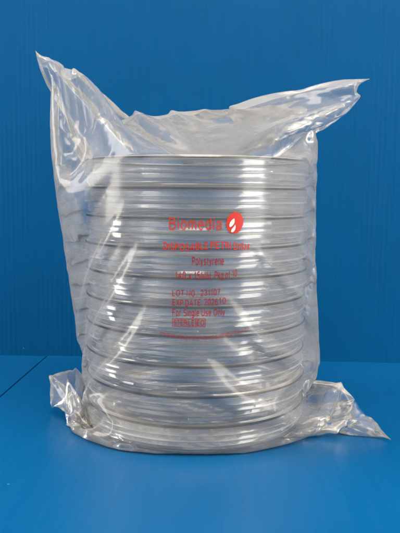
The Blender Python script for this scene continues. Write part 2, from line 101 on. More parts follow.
-24,-12,5,20,1,0,6,12,-6,-5,-2,-1,-1,0,1,0,0,0,0,3,0,-1,-5,-7,14,0,0,-1,1,0,0,1,-1,0,1,5,37,-2,-29,-34,-23,-10,3,11,11,10,6,6,0,-5,-14,-23,-15,22,33,36,33,-1,-20,-22,-23,-23,-8,14,
14,5,0,12,-5,-6,-2,0,0,-1,0,0,0,-1,0,0,0,0,0,0,1,-1,0,0,-1,1,0,0,1,0,0,0,1,12,-13,-18,6,11,4,-1,-3,-2,-1,0,0,1,0,2,-1,-2,-14,-11,-21,5,47,43,-29,-40,-34,-23,25,43,-1,0,-2,40,31,-34,
-30,-21,-11,5,18,2,-1,10,4,-6,-2,-1,0,0,0,0,0,0,1,2,0,-3,-5,10,0,1,0,1,0,0,0,0,0,1,13,33,-16,-39,-36,-18,6,13,12,11,9,11,12,3,-26,-7,-24,-26,16,38,41,34,-8,-26,-24,-22,-14,12,20,14,
7,2,-3,-15,-9,-3,-1,-1,0,0,0,0,0,0,0,0,0,0,0,0,0,1,-1,1,1,0,0,1,0,0,1,0,0,0,16,-17,-19,3,12,5,-2,-2,-2,-2,0,0,2,1,1,-2,-14,-7,-17,-16,22,46,38,-27,-39,-34,-21,22,38,-1,0,-1,34,31,
-30,-28,-17,-9,4,15,0,1,9,-1,-3,-2,-1,0,0,0,0,0,1,0,-2,-3,6,0,1,-1,1,-1,0,0,1,0,1,21,17,-27,-40,-33,7,27,10,7,5,8,14,14,1,-22,-18,-20,-29,5,39,46,38,-14,-29,-29,-27,-25,-7,2,11,10,
13,24,4,-6,-3,-1,0,1,-1,1,-1,-1,0,1,-1,0,0,0,0,0,0,0,1,-1,0,0,1,-1,0,1,0,1,1,0,4,11,-17,-17,3,10,4,-1,-2,-1,-1,0,1,1,2,-1,-15,-5,-11,-17,-4,29,44,32,-28,-37,-33,-23,20,38,-1,-1,-1,
33,29,-31,-26,-15,-7,4,13,1,6,3,-3,-1,-1,1,-1,0,0,1,1,-1,-1,2,1,1,0,1,0,1,0,1,-1,1,26,2,-32,-46,-6,38,19,0,0,-1,8,17,13,-2,-18,-20,-10,-33,-18,44,52,38,-21,-33,-32,-28,-23,10,29,18,
4,9,15,-19,-9,-2,1,1,0,0,0,-1,0,1,0,-1,1,-1,0,0,0,0,0,0,0,1,0,0,0,2,0,0,1,0,0,1,0,13,0,-18,-13,2,9,2,-1,-1,-2,0,0,1,1,1,-16,-5,-6,-13,-15,10,30,41,29,-27,-35,-32,-22,17,34,-1,0,-1,
28,27,-27,-22,-13,-5,5,8,1,6,-1,-2,0,-1,0,0,0,0,0,0,0,1,0,0,0,0,0,0,0,0,1,26,-10,-34,-33,28,26,1,-1,1,0,9,20,12,-7,-18,-18,-5,-7,-44,43,53,38,-26,-37,-34,-28,-18,21,36,6,2,27,7,-24,
-16,-6,1,2,2,1,0,0,-1,1,-2,0,0,0,0,0,0,0,1,0,0,0,-1,0,1,-1,0,1,1,0,1,0,0,1,1,16,-7,-18,-8,3,6,2,-2,0,-1,-1,2,1,0,-15,-4,-7,-9,-12,-9,17,30,39,25,-28,-33,-31,-22,14,33,-1,0,-1,28,22,
-28,-18,-10,-4,7,5,4,3,-1,-1,-1,0,0,0,0,0,1,1,1,1,0,0,0,0,1,0,1,24,-17,-35,-15,36,9,0,0,0,0,6,28,9,-14,-20,-19,-9,-3,8,5,46,38,-31,-39,-35,-29,-11,29,36,0,11,31,-16,-22,-18,-11,6,8,
4,3,0,-1,0,0,-1,1,-1,0,0,1,-1,0,0,0,0,0,0,1,0,0,1,-2,2,1,0,1,0,1,0,0,11,8,-13,-16,-5,4,4,0,-2,-1,0,0,2,1,-16,-3,-6,-7,-10,-11,0,20,29,35,24,-25,-31,-31,-20,12,29,-1,0,0,26,15,-23,
-15,-7,-2,6,3,3,-1,-1,0,0,0,0,0,0,0,0,0,-1,0,0,0,1,-1,1,19,-18,-35,11,26,0,1,1,-1,1,1,33,7,-19,-25,-21,-14,-3,11,21,34,53,-35,-40,-37,-28,-2,28,35,3,33,15,-29,-25,-19,-3,17,6,-1,-1,
-2,0,0,0,0,-1,0,0,0,0,-1,1,-1,0,0,0,0,1,-1,1,0,0,-2,-1,4,1,-1,2,0,0,1,0,16,-1,-14,-12,-2,2,3,0,-1,-1,0,1,1,-16,-4,-4,-7,-7,-9,-8,6,20,29,33,19,-24,-30,-29,-21,11,28,0,-1,-1,28,6,
-20,-12,-5,0,6,3,2,0,-1,0,0,0,0,1,0,1,0,1,0,1,0,0,1,14,-17,-29,25,9,1,0,-1,0,1,0,40,-1,-30,-30,-25,-14,-6,2,7,43,85,-42,-38,-36,-27,6,29,35,20,33,-13,-28,-26,-16,6,18,2,0,0,-1,-1,
-1,0,-1,0,0,0,0,-1,0,0,0,0,0,0,0,0,0,1,0,0,1,0,-3,-1,5,2,-1,1,0,0,1,10,9,-8,-14,-9,0,2,1,-1,-1,-1,1,1,-16,-4,-4,-5,-6,-7,-8,-4,11,19,25,30,21,-21,-29,-28,-19,10,23,-1,0,0,27,-2,-14,
-9,-3,1,4,1,0,0,0,-1,0,1,-1,0,-1,0,0,0,0,0,0,8,-12,-17,24,1,0,0,1,1,0,1,37,-11,-34,-33,-16,-2,6,13,17,21,2,1,-17,-30,-24,13,32,39,31,13,-23,-27,-24,-7,12,8,0,0,-1,0,0,-1,0,-1,-1,0,
0,-1,0,0,0,0,-1,1,0,-1,1,0,-1,0,0,1,0,1,-3,-3,4,3,1,0,1,0,1,3,13,0,-10,-12,-5,0,1,0,-1,-1,0,1,-15,-5,-4,-4,-5,-6,-7,-6,-1,14,19,21,26,22,-19,-29,-27,-19,10,22,-1,-1,1,24,-7,-11,-5,
-2,2,4,0,0,0,0,0,0,1,1,1,0,0,1,0,1,3,-8,-7,15,0,0,0,0,0,0,3,34,-22,-44,-27,1,9,15,18,23,20,11,-38,-14,-35,-30,19,38,42,34,-3,-26,-25,-14,6,15,7,1,-6,-6,-5,-6,-1,0,-1,-1,0,-1,0,0,-1,
1,-1,1,0,-1,0,1,-1,0,1,0,0,0,0,2,-1,-5,-3,10,0,1,0,1,0,1,11,8,-7,-10,-10,-3,0,0,-1,-1,0,1,-16,-4,-4,-3,-5,-5,-5,-7,-4,5,14,17,10,23,31,-13,-29,-26,-17,10,16,0,0,3,16,-7,-7,-3,-1,1,
1,0,0,0,0,0,0,-1,-1,0,1,-1,0,0,-3,0,5,1,0,0,1,1,0,3,23,-29,-37,1,24,13,3,16,20,16,2,-27,-23,-39,-39,28,44,45,28,-17,-29,-31,-23,-17,0,8,8,7,5,6,4,6,0,0,-1,0,-1,-1,0,-1,1,-1,0,-1,1,
0,0,-1,0,1,-1,1,0,-1,1,1,1,-3,-7,1,11,-1,1,0,0,1,8,8,1,-9,-9,-7,-2,0,-1,-1,-1,1,-16,-5,-2,-4,-3,-4,-5,-7,-6,-1,9,16,17,-1,14,37,-5,-31,-26,-15,11,13,-1,0,7,8,-7,-4,-1,1,1,0,0,0,1,0,
0,1,1,1,0,1,1,0,0,1,1,0,0,1,0,0,2,13,-28,-22,23,14,0,0,24,21,6,-9,-20,-16,-12,-69,35,50,43,15,-29,-35,-31,-29,-2,30,18,4,0,0,0,-1,0,0,0,-1,0,-1,0,-1,-1,0,0,0,0,0,-1,1,-1,1,0,-1,1,
-1,0,1,0,1,2,-2,-5,-7,10,5,1,0,1,0,3,11,5,-5,-10,-7,-5,-2,-1,-2,-2,-1,-22,1,-4,-1,-4,-3,-4,-4,-6,-7,3,12,18,10,-1,5,36,5,-27,-25,-12,11,8,-1,0,6,3,-4,-3,-1,0,1,-1,0,-1,1,0,0,0,0,0,
0,0,1,0,1,0,0,1,1,0,0,3,-20,4,17,0,1,1,29,16,-6,-17,-19,-13,-1,7,3,34,38,-4,-37,-38,-32,-23,20,35,6,-1,0,-1,0,-1,0,0,-1,0,0,0,0,-2,0,0,-1,-1,0,0,0,0,0,0,-1,0,0,0,0,1,0,0,0,3,0,-4,
-9,-3,17,0,1,0,0,2,8,7,0,-7,-8,-6,-4,-1,-2,-2,-1,-22,0,-1,-4,-1,-3,-3,-4,-7,-8,-5,7,16,23,0,-2,0,29,16,-28,-23,-11,11,6,-1,2,4,0,-2,-1,0,1,0,1,0,1,0,1,0,2,0,2,-1,1,1,0,1,0,1,0,0,1,
-5,6,-1,1,0,8,29,-1,-20,-26,-20,-20,-8,5,49,36,43,-24,-39,-39,-29,-12,32,39,11,4,2,-1,-1,-3,-3,-5,-6,-6,-2,0,0,-1,0,-1,-1,0,0,0,0,0,0,-1,0,0,0,0,-1,1,-1,0,1,0,2,2,-2,-7,-11,8,13,0,
1,0,0,7,8,3,-4,-8,-7,-4,-4,-2,-3,-2,-24,1,-1,-2,-3,-2,-3,-2,-4,-6,-8,-2,8,19,18,-1,-1,-1,17,23,-21,-19,-8,9,1,-1,1,2,0,-1,-1,-1,1,-1,1,-1,1,0,1,-1,0,0,1,1,0,1,0,1,0,1,1,1,1,0,1,0,
13,14,-19,-26,-20,-14,-6,6,14,25,14,62,-28,-38,-36,-22,2,35,25,-9,-11,-5,-2,1,1,1,3,5,5,5,1,0,0,-1,1,-1,-1,0,-1,0,-1,0,0,0,0,0,-1,0,1,-1,1,0,-1,1,0,3,0,-4,-10,-11,22,5,0,1,0,3,8,6,
-1,-6,-7,-6,-4,-3,-3,-3,-22,-1,-1,-1,-2,-3,-2,-3,-2,-6,-8,-9,1,14,24,8,-1,-1,-1,9,23,-18,-15,-4,6,1,-1,1,0,0,1,1,-1,2,0,2,0,1,0,2,1,1,1,0,1,0,0,2,0,0,0,0,0,0,0,6,-6,-29,-16,-2,0,8,
13,20,16,7,-17,5,-30,-30,-16,15,32,21,-1,1,-1,1,0,-1,-1,1,0,-1,0,0,0,-1,0,0,-1,0,0,-1,0,-1,1,-1,0,-1,0,-1,1,0,-1,0,0,0,1,-1,1,3,2,-2,-8,-14,-4,29,0,0,1,2,6,6,2,-4,-6,-6,-4,-4,-4,-4,
-23,1,-2,-2,-2,-2,-2,-2,-2,-1,-6,-9,-8,2,16,28,1,0,-1,0,3,19,-10,-11,-2,1,1,-1,0,0,0,-1,1,0,0,0,1,0,1,0,0,1,0,1,0,2,0,1,0,2,0,1,0,1,1,-6,-6,8,5,1,0,11,18,17,6,-12,-39,-31,-37,-2,31,
36,28,14,4,-3,-11,-20,-11,-3,1,-1,-1,0,0,-1,0,0,-1,0,0,0,-1,0,-1,0,-1,0,0,0,-1,0,-1,0,1,0,-1,0,0,1,0,1,3,-1,-4,-11,-16,11,23,1,0,0,5,6,5,-2,-5,-5,-6,-4,-5,-4,-23,1,0,-2,-2,-3,-3,-2,
-2,-2,-2,-6,-10,-8,3,19,28,-1,-1,0,-2,1,11,-5,-5,0,-1,0,1,0,1,1,1,1,1,1,0,3,0,2,0,2,0,2,0,1,1,0,0,0,1,0,0,0,-1,1,0,-1,1,0,24,23,5,-9,-15,-23,-11,-69,19,42,38,26,1,-11,-10,-7,3,10,4,
-5,-7,-10,-12,-12,0,0,-1,0,0,0,-1,0,0,-1,0,-1,0,0,-1,0,0,-1,0,0,-1,0,1,0,-1,0,1,1,2,2,-2,-7,-15,-17,26,17,0,1,2,7,4,2,-4,-6,-4,-6,-4,-7,-23,2,-1,-2,-3,-2,-3,-3,-2,-1,-1,-1,-5,-10,
-7,2,19,27,0,-1,0,-1,0,3,-2,-2,0,0,0,0,0,1,0,0,1,1,0,0,1,1,1,1,0,1,1,1,0,2,1,1,0,1,1,0,1,0,0,0,8,28,4,-13,-17,-17,-12,3,11,4,31,29,4,-18,-20,-20,-13,-7,0,6,3,3,3,5,7,4,-7,-9,-4,-2,
0,-1,0,0,-1,0,0,0,-1,-1,0,-1,0,0,0,-1,0,0,-1,0,1,0,0,1,1,2,0,-5,-10,-17,-9,31,14,0,3,4,6,2,-1,-4,-6,-4,-5,-6,-22,3,-1,-2,-3,-3,-3,-3,-4,-6,-2,0,3,-3,-7,-8,-2,19,26,0,0,0,-2,1,0,-1,
1,1,-1,2,0,1,1,3,0,2,2,2,0,2,1,2,1,1,1,1,0,0,0,0,0,0,0,1,-1,0,3,15,6,-18,-18,-22,-14,-13,-3,7,52,69,4,-23,-28,-28,-22,-18,-11,0,5,2,3,4,3,5,5,8,6,9,4,1,-1,1,-1,-1,1,-1,-1,0,-1,0,-1,
0,0,-1,0,-1,0,0,0,0,0,0,0,1,1,3,0,-2,-7,-14,-19,1,28,15,2,4,6,3,0,-3,-4,-5,-5,-7,-22,5,-2,-4,-2,-4,-2,-4,-4,-7,-2,2,2,5,0,-5,-7,-6,10,24,5,-1,0,-1,-1,1,-1,0,0,0,1,1,0,0,2,1,1,1,3,1,
1,1,1,2,0,1,1,1,1,1,1,0,0,0,0,0,-4,-15,-14,-11,-7,1,6,11,12,14,4,18,-5,-24,-25,-17,-3,11,28,15,2,0,-1,1,0,-1,0,-1,0,0,0,0,-1,-1,1,0,-2,0,0,-1,1,-2,0,-1,-1,0,-1,0,0,-1,0,0,0,0,0,0,1,
1,2,-1,-6,-8,-15,-16,13,24,13,5,5,5,1,-2,-4,-4,-4,-5,-6,-10,-2,-2,-3,-4,-5,-4,-8,-2,6,7,3,1,0,1,-3,-8,-7,1,14,8,1,0,0,0,0,1,1,0,1,1,2,2,1,3,2,3,1,2,2,1,2,0,1,1,0,0,0,0,0,0,0,-1,0,0,
0,0,-1,0,0,10,10,14,12,5,-46,-17,-31,-22,2,17,20,19,1,2,10,31,10,-5,-6,-7,-4,-6,-6,-8,-7,-4,1,-1,0,-1,0,-1,0,-1,-1,0,-1,-1,-1,0,-1,0,0,-1,1,-1,1,0,0,0,1,0,2,1,-3,-9,-11,-17,-10,20,
23,12,6,6,2,-2,-3,-4,-4,-3,-2,-12,-3,-3,-4,-4,-4,-9,-7,14,17,11,12,0,-11,-7,-1,-3,-5,-4,-2,3,1,-2,-1,0,0,-1,0,1,0,1,1,2,2,3,2,3,3,2,2,2,2,1,1,1,1,0,0,0,0,1,0,0,1,0,4,5,8,15,15,10,5,
2,-9,-25,-31,-63,-1,25,25,24,19,15,7,9,0,-34,-29,-24,-11,0,3,6,5,8,6,4,-1,0,-1,0,0,-1,-1,-1,0,-1,-1,-1,0,-2,0,-2,0,0,0,0,-1,0,1,-1,0,1,2,1,-1,-6,-11,-13,-15,3,23,19,12,7,4,0,-3,-4,
-4,-3,-2,-8,-4,-4,-4,-6,-6,-9,14,35,17,1,-8,18,-1,-23,-10,-3,-3,-4,-6,-5,-5,1,0,0,0,0,0,1,-1,4,0,5,1,4,2,4,1,5,2,4,0,2,1,-1,0,-1,0,0,3,2,3,3,2,3,2,3,4,0,3,-1,-2,-11,-13,-12,7,-6,16,
20,17,12,1,-8,-9,-16,-22,-29,-2,12,7,1,1,0,1,-1,1,-1,1,0,-1,-1,-1,0,-1,-1,-2,-1,0,-1,-1,-1,0,0,-1,0,0,-1,1,0,0,0,0,-1,1,2,1,-4,-8,-13,-16,-12,14,25,17,10,6,2,-2,-4,-4,-3,-2,-6,-6,
-3,-5,-6,-6,13,37,26,10,4,-17,-20,21,-6,-19,-3,-6,-13,-12,-10,-1,-1,-2,0,-2,4,19,12,4,-2,-1,-7,-3,-9,-3,-9,-3,-7,-2,-5,3,2,7,10,14,17,-1,1,-5,-3,-3,-2,-3,-4,-6,-3,1,3,3,0,-4,-18,-7,
6,46,56,9,-2,-7,-14,-13,-14,-12,-6,3,23,14,9,4,-4,-22,-22,-7,0,2,3,-3,-2,-1,-1,0,-2,-1,-2,-1,-2,-1,-2,-1,-2,-1,-1,0,-1,0,0,0,0,1,1,-1,-2,-1,2,3,-1,-7,-11,-13,-15,-1,22,23,15,10,4,
-1,-3,-5,-5,-1,-5,-4,-5,-5,-3,5,21,16,2,8,17,14,-16,-11,-4,-11,-12,-15,-13,-7,0,22,8,4,2,10,7,-8,-6,0,-3,-4,-3,-4,-5,-6,-5,-5,-5,-4,-3,-2,-1,1,-1,1,-3,4,-26,-12,-4,-12,-15,-3,-1,7,
12,11,19,11,17,20,33,22,6,-41,-15,17,15,-3,-13,-15,-14,-7,-6,2,6,7,8,10,20,26,9,-8,-11,-9,-12,-4,-5,0,-2,-1,-2,-2,-2,-1,-2,-2,-1,-1,1,0,-2,1,-1,0,0,0,-1,0,1,3,-1,-4,-1,2,3,-4,-10,
-13,-16,-13,11,26,20,13,7,2,-3,-5,-3,-2,-3,-5,-4,-4,2,11,18,3,-5,3,11,19,5,-20,-12,-12,8,8,-2,-11,2,-9,-4,5,9,9,-8,-5,-5,-3,-5,-1,-6,-2,-6,-2,-4,-1,-4,0,-2,0,-2,-1,1,3,4,14,16,-55,
-36,-8,-8,-9,-3,-2,-1,3,2,11,13,14,20,25,30,11,26,-5,-23,-23,-22,-21,-14,-11,9,4,1,-1,-3,-2,16,30,54,1,-5,-8,-4,-2,2,1,-2,-1,-3,-1,-5,-2,-4,0,-4,0,-4,0,-1,0,-2,1,-1,0,1,0,1,5,1,-3,
-6,-1,3,2,-6,-12,-15,-16,-2,21,26,18,12,4,-1,-5,-5,-1,-2,-5,-4,-2,3,12,8,5,6,1,-1,8,3,-8,-2,18,-6,-16,-19,3,4,-2,6,11,7,-12,-10,-2,-1,-1,-5,-4,-2,-2,-2,-3,-2,-3,-3,-2,-2,-1,-1,-3,
-3,0,4,10,21,44,-47,-29,-15,-11,-14,-10,-9,-5,-4,0,-3,1,0,11,24,74,7,-20,-28,-28,-22,-9,-4,1,-7,2,8,16,26,41,31,33,-37,-8,-7,-7,-5,-5,-9,-8,-3,-1,3,2,8,3,9,3,8,3,4,0,2,-1,1,-2,0,-3,
-10,-8,0,2,12,1,-6,-8,-4,2,-1,-9,-14,-17,-16,10,27,24,15,8,2,-3,-6,-2,-1,-4,-4,-2,7,10,10,12,-2,0,-1,-1,4,-6,4,5,-18,-24,-1,9,3,6,13,8,-10,-21,-2,2,-1,-5,-4,-1,0,-3,-2,-1,-3,0,1,0,
0,1,0,0,-3,-4,-3,2,19,40,57,-36,-10,-18,-15,-14,-18,-16,-13,-6,1,6,18,23,27,-12,-26,-28,-25,-10,4,7,12,15,16,15,20,25,33,38,-5,-55,-30,-11,-7,-4,-5,-5,-2,-2,0,-1,1,1,3,2,3,3,4,5,8,
3,0,-3,0,-3,-2,0,7,0,-2,-1,-3,5,-3,-8,-9,-5,1,-5,-12,-15,-17,-6,22,28,21,14,5,-2,-6,0,-2,-4,-4,2,7,11,14,3,2,-9,2,-2,0,-2,4,-12,-23,-6,12,8,10,13,7,-8,-26,-8,7,1,-1,-6,-3,1,-2,-3,
-2,0,0,-1,-2,-1,0,0,0,2,0,-3,-4,-3,1,27,53,67,10,-30,-9,-18,-19,-20,-24,-19,-12,1,24,8,-11,-4,-47,-21,2,10,15,21,25,23,24,24,24,18,18,-36,-52,-43,-17,-5,-5,-4,-2,-1,0,1,1,2,1,1,2,3,
2,3,2,-1,10,12,8,0,-2,-3,-2,-4,-3,2,-2,3,6,4,4,-5,-10,-11,-7,-3,-9,-15,-19,-17,9,28,27,17,10,1,-5,1,-3,-2,-4,3,10,12,7,4,-5,-4,1,-1,-4,-3,-6,-19,-14,8,13,12,13,9,-5,-25,-22,8,6,1,
-5,-7,1,2,-2,-2,-1,0,0,-1,1,1,1,0,2,1,4,1,-1,-5,-4,-1,26,55,46,46,7,-19,-9,-23,-26,-27,-30,-30,-29,6,8,-33,43,-4,-18,19,29,28,26,29,25,16,18,-7,-47,-57,-43,-18,-6,-2,-2,0,0,2,1,-1,
-1,-1,-1,1,-1,0,0,1,3,-2,-7,13,18,11,2,-3,-4,-5,-6,-5,-3,-3,7,11,9,4,-5,-10,-13,-9,-7,-12,-17,-18,-9,23,30,25,15,7,-4,2,-2,-4,-2,4,9,13,9,-1,-19,7,0,-2,-6,-5,-13,-17,4,16,15,15,11,
-3,-22,-31,1,11,4,0,-8,-3,3,0,-3,-3,1,0,-1,0,0,0,-1,1,0,1,2,4,2,0,-4,-6,0,22,43,54,36,31,3,-11,-15,-29,-27,-36,-49,-40,7,5,-6,-10,45,43,31,29,30,20,15,-3,-31,-46,-60,-39,-18,-5,-1,
-1,1,1,1,-1,0,0,1,0,2,-1,1,1,0,0,4,3,-5,-14,15,23,15,6,-1,-4,-5,-7,-8,-9,-6,11,16,12,4,-5,-11,-13,-13,-13,-16,-21,-18,5,31,31,21,10,-1,2,-2,-3,-1,5,14,11,7,-7,0,-10,-1,-5,-7,-12,
-17,-5,13,17,17,14,0,-18,-32,-15,13,9,3,-5,-9,2,3,-1,-4,0,2,0,-1,1,0,1,2,0,1,1,2,2,5,3,1,-3,-7,-2,15,34,47,47,29,18,2,-10,-23,-24,-39,-66,-71,24,-25,73,65,32,27,23,14,1,-20,-32,-52,
-48,-33,-16,-3,0,1,1,0,1,0,-1,-1,0,-2,-1,-1,0,-1,0,0,-2,0,6,-1,-9,-16,18,25,18,7,0,-3,-6,-9,-11,-12,-6,13,19,13,4,-5,-12,-14,-15,-17,-19,-22,-9,21,34,29,18,6,2,0,-4,-2,9,15,13,2,
-34,-2,12,-2,-6,-10,-13,-11,8,19,20,17,3,-14,-30,-28,8,13,7,1,-9,-4,4,3,-3,-5,2,1,-1,-1,0,1,1,-1,0,-1,2,0,2,2,4,5,2,-4,-7,-2,12,28,41,45,40,20,8,-3,-9,-16,-24,-56,-79,82,53,23,14,
13,2,-6,-22,-43,-50,-46,-29,-14,-2,1,1,0,1,0,-1,-1,0,0,0,2,0,0,0,1,0,1,-1,-3,6,5,-4,-15,-18,21,27,21,11,3,-3,-5,-11,-14,-16,-5,15,22,14,5,-5,-14,-18,-20,-21,-24,-21,3,32,36,25,8,3,
-1,-5,2,14,16,12,-6,0,-28,2,-3,-8,-15,-16,-1,18,23,20,7,-11,-26,-32,-8,15,13,5,-4,-10,-2,7,0,-6,0,4,0,-2,1,1,0,0,1,1,2,0,1,1,2,2,3,5,4,-2,-8,-4,8,23,40,44,43,27,7,0,0,-3,-2,-4,2,3,
3,1,-1,-5,-28,-45,-49,-41,-26,-11,-1,2,1,0,0,-1,0,-1,-1,0,0,-1,-2,0,-1,0,-1,0,0,1,-4,-3,9,3,-7,-19,-18,24,29,21,12,5,-2,-6,-11,-16,-18,-6,18,23,13,4,-5,-14,-20,-24,-24,-26,-13,18,
39,37,21,3,4,-14,7,18,18,6,-16,-40,17,3,-4,-12,-16,-11,14,25,23,13,-6,-23,-34,-24,13,16,9,2,-7,-8,5,5,-2,-5,1,2,-1,0,0,0,1,0,0,0,-1,1,0,0,1,1,3,3,5,3,0,-7,-5,4,21,37,48,45,30,7,0,0,
-1,-1,1,1,-1,1,-7,-31,-49,-51,-42,-23,-9,1,2,0,-1,0,-1,-1,0,0,0,0,0,0,1,0,1,0,1,-1,1,1,0,-6,4,8,-1,-12,-22,-17,26,32,23,14,7,1,-6,-11,-20,-20,-6,20,26,15,3,-6,-18,-26,-29,-30,-25,
-1,30,46,31,11,-13,-6,15,19,18,-1,-28,-20,4,1,-5,-14,-18,0,24,28,19,-3,-20,-31,-31,1,17,14,7,-1,-10,-5,7,2,-5,-4,6,2,-2,-1,1,1,1,0,1,0,1,0,0,2,0,1,1,1,3,5,5,2,-6,-6,0,16,36,49,49,
30,10,0,-1,0,-1,1,0,-9,-32,-49,-54,-37,-21,-4,1,0,0,-1,-1,-1,0,0,-1,0,0,0,-1,0,-2,0,-1,0,0,0,-2,2,1,-4,-6,9,7,-4,-16,-24,-13,27,30,24,16,8,2,-6,-12,-19,-24,-6,23,26,14,1,-7,-20,-30,
-31,-32,-18,12,40,56,11,-22,7,17,23,13,-12,-38,-9,8,-1,-8,-17,-13,18,32,24,4,-16,-31,-34,-15,16,18,11,4,-5,-10,2,7,1,-7,1,4,0,-2,0,1,0,0,1,0,0,-1,-1,0,0,-1,1,0,1,1,2,3,6,5,0,-8,-4,
12,33,53,49,30,12,2,0,0,-2,-12,-32,-52,-53,-39,-17,-3,0,1,0,-2,-1,-1,0,-1,0,0,0,0,0,1,0,1,0,1,0,0,0,0,1,3,-1,-7,-2,12,4,-8,-20,-27,-10,31,30,24,18,11,5,-4,-13,-22,-25,-8,26,30,15,0,
-9,-27,-37,-38,-32,-7,24,44,-24,7,29,10,22,6,-30,-52,16,8,0,-11,-19,-3,33,32,12,-14,-30,-33,-23,8,18,15,8,1,-7,-10,6,6,-5,-6,5,5,-2,-2,1,1,1,0,0,1,0,1,0,0,-1,1,0,0,1,0,1,2,2,4,4,5,
-2,-8,5,33,53,50,26,8,-4,4,-10,-26,-47,-56,-36,-15,-1,1,0,-2,-2,-1,-1,0,-1,0,-1,0,0,0,0,-1,-1,0,-1,0,0,0,0,1,-3,2,3,-3,-9,5,11,2,-12,-24,-26,-3,29,29,23,19,12,5,-3,-11,-23,-29,-8,
29,30,13,-1,-13,-31,-41,-41,-26,12,61,-4,49,-22,1,28,-9,-44,-24,9,7,-3,-15,-17,22,39,21,-9,-28,-33,-28,-4,16,17,13,7,-3,-10,-4,9,3,-5,-2,7,0,-3,0,2,1,0,0,-1,-1,0,-2,-1,-1,0,-1,0,0,
0,1,0,1,0,2,2,4,4,5,-5,-2,30,58,45,17,5,-5,-16,-44,-59,-41,-10,2,1,-1,-3,-2,-1,-1,-1,0,-1,0,0,0,0,0,0,1,1,1,1,0,0,-1,2,0,-1,-2,6,1,-7,-8,10,9,-2,-15,-26,-27,3,29,29,24,19,16,7,-1,
-12,-24,-32,-11,35,35,12,-1,-19,-40,-46,-41,-18,15,-116,96,2,49,21,-33,-45,-6,14,4,-4,-19,-7,43,32,-2,-27,-34,-27,-9,10,16,13,11,2,-3,-13,3,8,-3,-9,5,7,-1,-2,0,1,1,0,1,1,-1,-3,-2,
-2,1,0,2,0,1,1,0,1,0,2,0,2,1,2,3,6,1,-5,27,66,45,10,-6,-38,-72,-39,-5,2,-2,-3,-4,0,-1,-2,-1,-1,-2,-1,0,-1,0,0,1,-1,0,0,1,0,0,0,0,-1,1,2,-4,0,6,-2,-8,-4,14,8,-7,-19,-27,-22,8,24,26,
23,20,16,9,1,-11,-24,-35,-14,39,36,8,-3,-25,-42,-48,-37,-10,-129,62,46,62,-9,-46,-33,14,15,3,-8,-22,25,47,8,-25,-35,-29,-11,5,10,12,14,7,1,-6,-8,5,7,-3,-4,8,2,-4,-1,3,1,0,0,1,-3,-4,
-6,-1,1,2,1,-1,1,0,0,0,1,0,0,1,0,1,1,1,1,4,6,-2,24,73,33,-26,-83,-41,1,0,-2,-1,0,1,-2,-1,-1,-1,-1,0,-2,-1,-1,1,-1,1,2,1,-1,0,3,1,0,1,-1,0,1,1,-6,6,5,-7,-9,2,14,5,-11,-23,-26,-16,12,
22,24,23,20,17,11,5,-10,-27,-38,-17,45,44,8,-7,-36,-48,-51,-29,-130,31,82,46,-37,-33,-14,22,11,3,-15,-10,52,21,-22,-36,-28,-9,5,7,8,12,12,5,-4,-7,-7,9,0,-9,3,10,0,-1,-1,0,1,0,2,-3,
-6,-4,2,4,1,2,0,0,-1,0,0,1,-1,2,0,2,1,3,2,4,1,2,0,3,-4,41,138,-154,-34,-5,2,1,1,-2,-2,-3,-1,-3,-1,-4,-2,-4,-1,-2,0,0,2,2,2,-2,0,-1,-1,4,1,-1,0,-1,1,3,-3,-6,9,2,-7,-10,11,15,0,-17,
-25,-22,-6,11,16,21,21,19,17,13,6,-6,-27,-43,-21,51,43,5,-11,-44,-45,-44,-100,-17,97,-1,-24,-5,2,17,12,0,-23,32,41,-18,-37,-29,-9,6,7,2,6,11,10,0,-6,-3,-1,7,2,-5,8,4,-2,-4,0,5,0,2,
-3,-8,-4,4,5,1,1,-4,-3,-2,-1,0,-2,1,1,1,2,0,2,1,2,2,3,6,3,5,7,-13,-119,124,-2,5,-10,-8,-6,-4,-2,-2,-3,-1,-4,0,-2,-2,-1,-2,-1,-3,-1,6,1,2,2,1,-2,0,5,0,0,0,-3,3,4,-7,0,8,-4,-10,-8,19,
12,-5,-22,-24,-14,1,9,13,18,20,19,17,14,10,-3,-28,-42,-18,55,47,2,-23,-54,-44,-79,34,25,-27,-6,5,12,4,5,-5,-8,53,-10,-39,-25,-3,9,10,4,2,3,13,5,-2,-8,-10,4,6,-11,2,11,2,-1,0,1,-3,1,
2,-7,1,10,7,2,-3,-6,-11,-11,-9,-2,5,2,7,2,5,2,7,2,6,3,7,3,7,3,8,0,3,17,-16,-5,-8,-1,-5,-3,-7,-4,-8,-2,-10,-2,-7,-3,-5,-3,-8,-2,-4,2,3,24,2,1,1,0,-6,-3,3,0,0,0,-2,7,-1,-11,4,7,-3,
-15,10,18,6,-11,-26,-17,-5,2,3,9,15,16,18,17,16,14,-1,-33,-52,-16,69,39,-2,-31,-56,-56,28,-23,-23,17,24,20,-17,10,-15,38,2,-39,-21,2,11,10,3,1,1,-1,3,4,-4,-6,-3,4,4,0,10,6,-5,-4,-3,
4,4,3,-6,3,10,4,-5,-9,-6,0,-53,-7,13,14,6,10,3,7,3,6,1,5,3,3,0,7,0,10,4,13,13,59,-70,-11,-8,-16,-10,-10,-3,-4,-1,-5,2,-3,1,-4,-1,-7,-2,-10,-6,-9,-8,45,11,-1,2,2,2,-5,-3,-2,-3,-1,-4,
8,6,-3,-10,1,3,-9,0,11,13,4,-26,-15,-6,2,2,2,5,10,13,16,15,14,33,0,-12,-37,-36,70,30,-8,-51,-28,-64,-20,10,15,42,71,-18,-25,-44,34,-26,0,14,13,9,4,3,-4,1,-10,-3,-6,-13,8,6,-52,42,
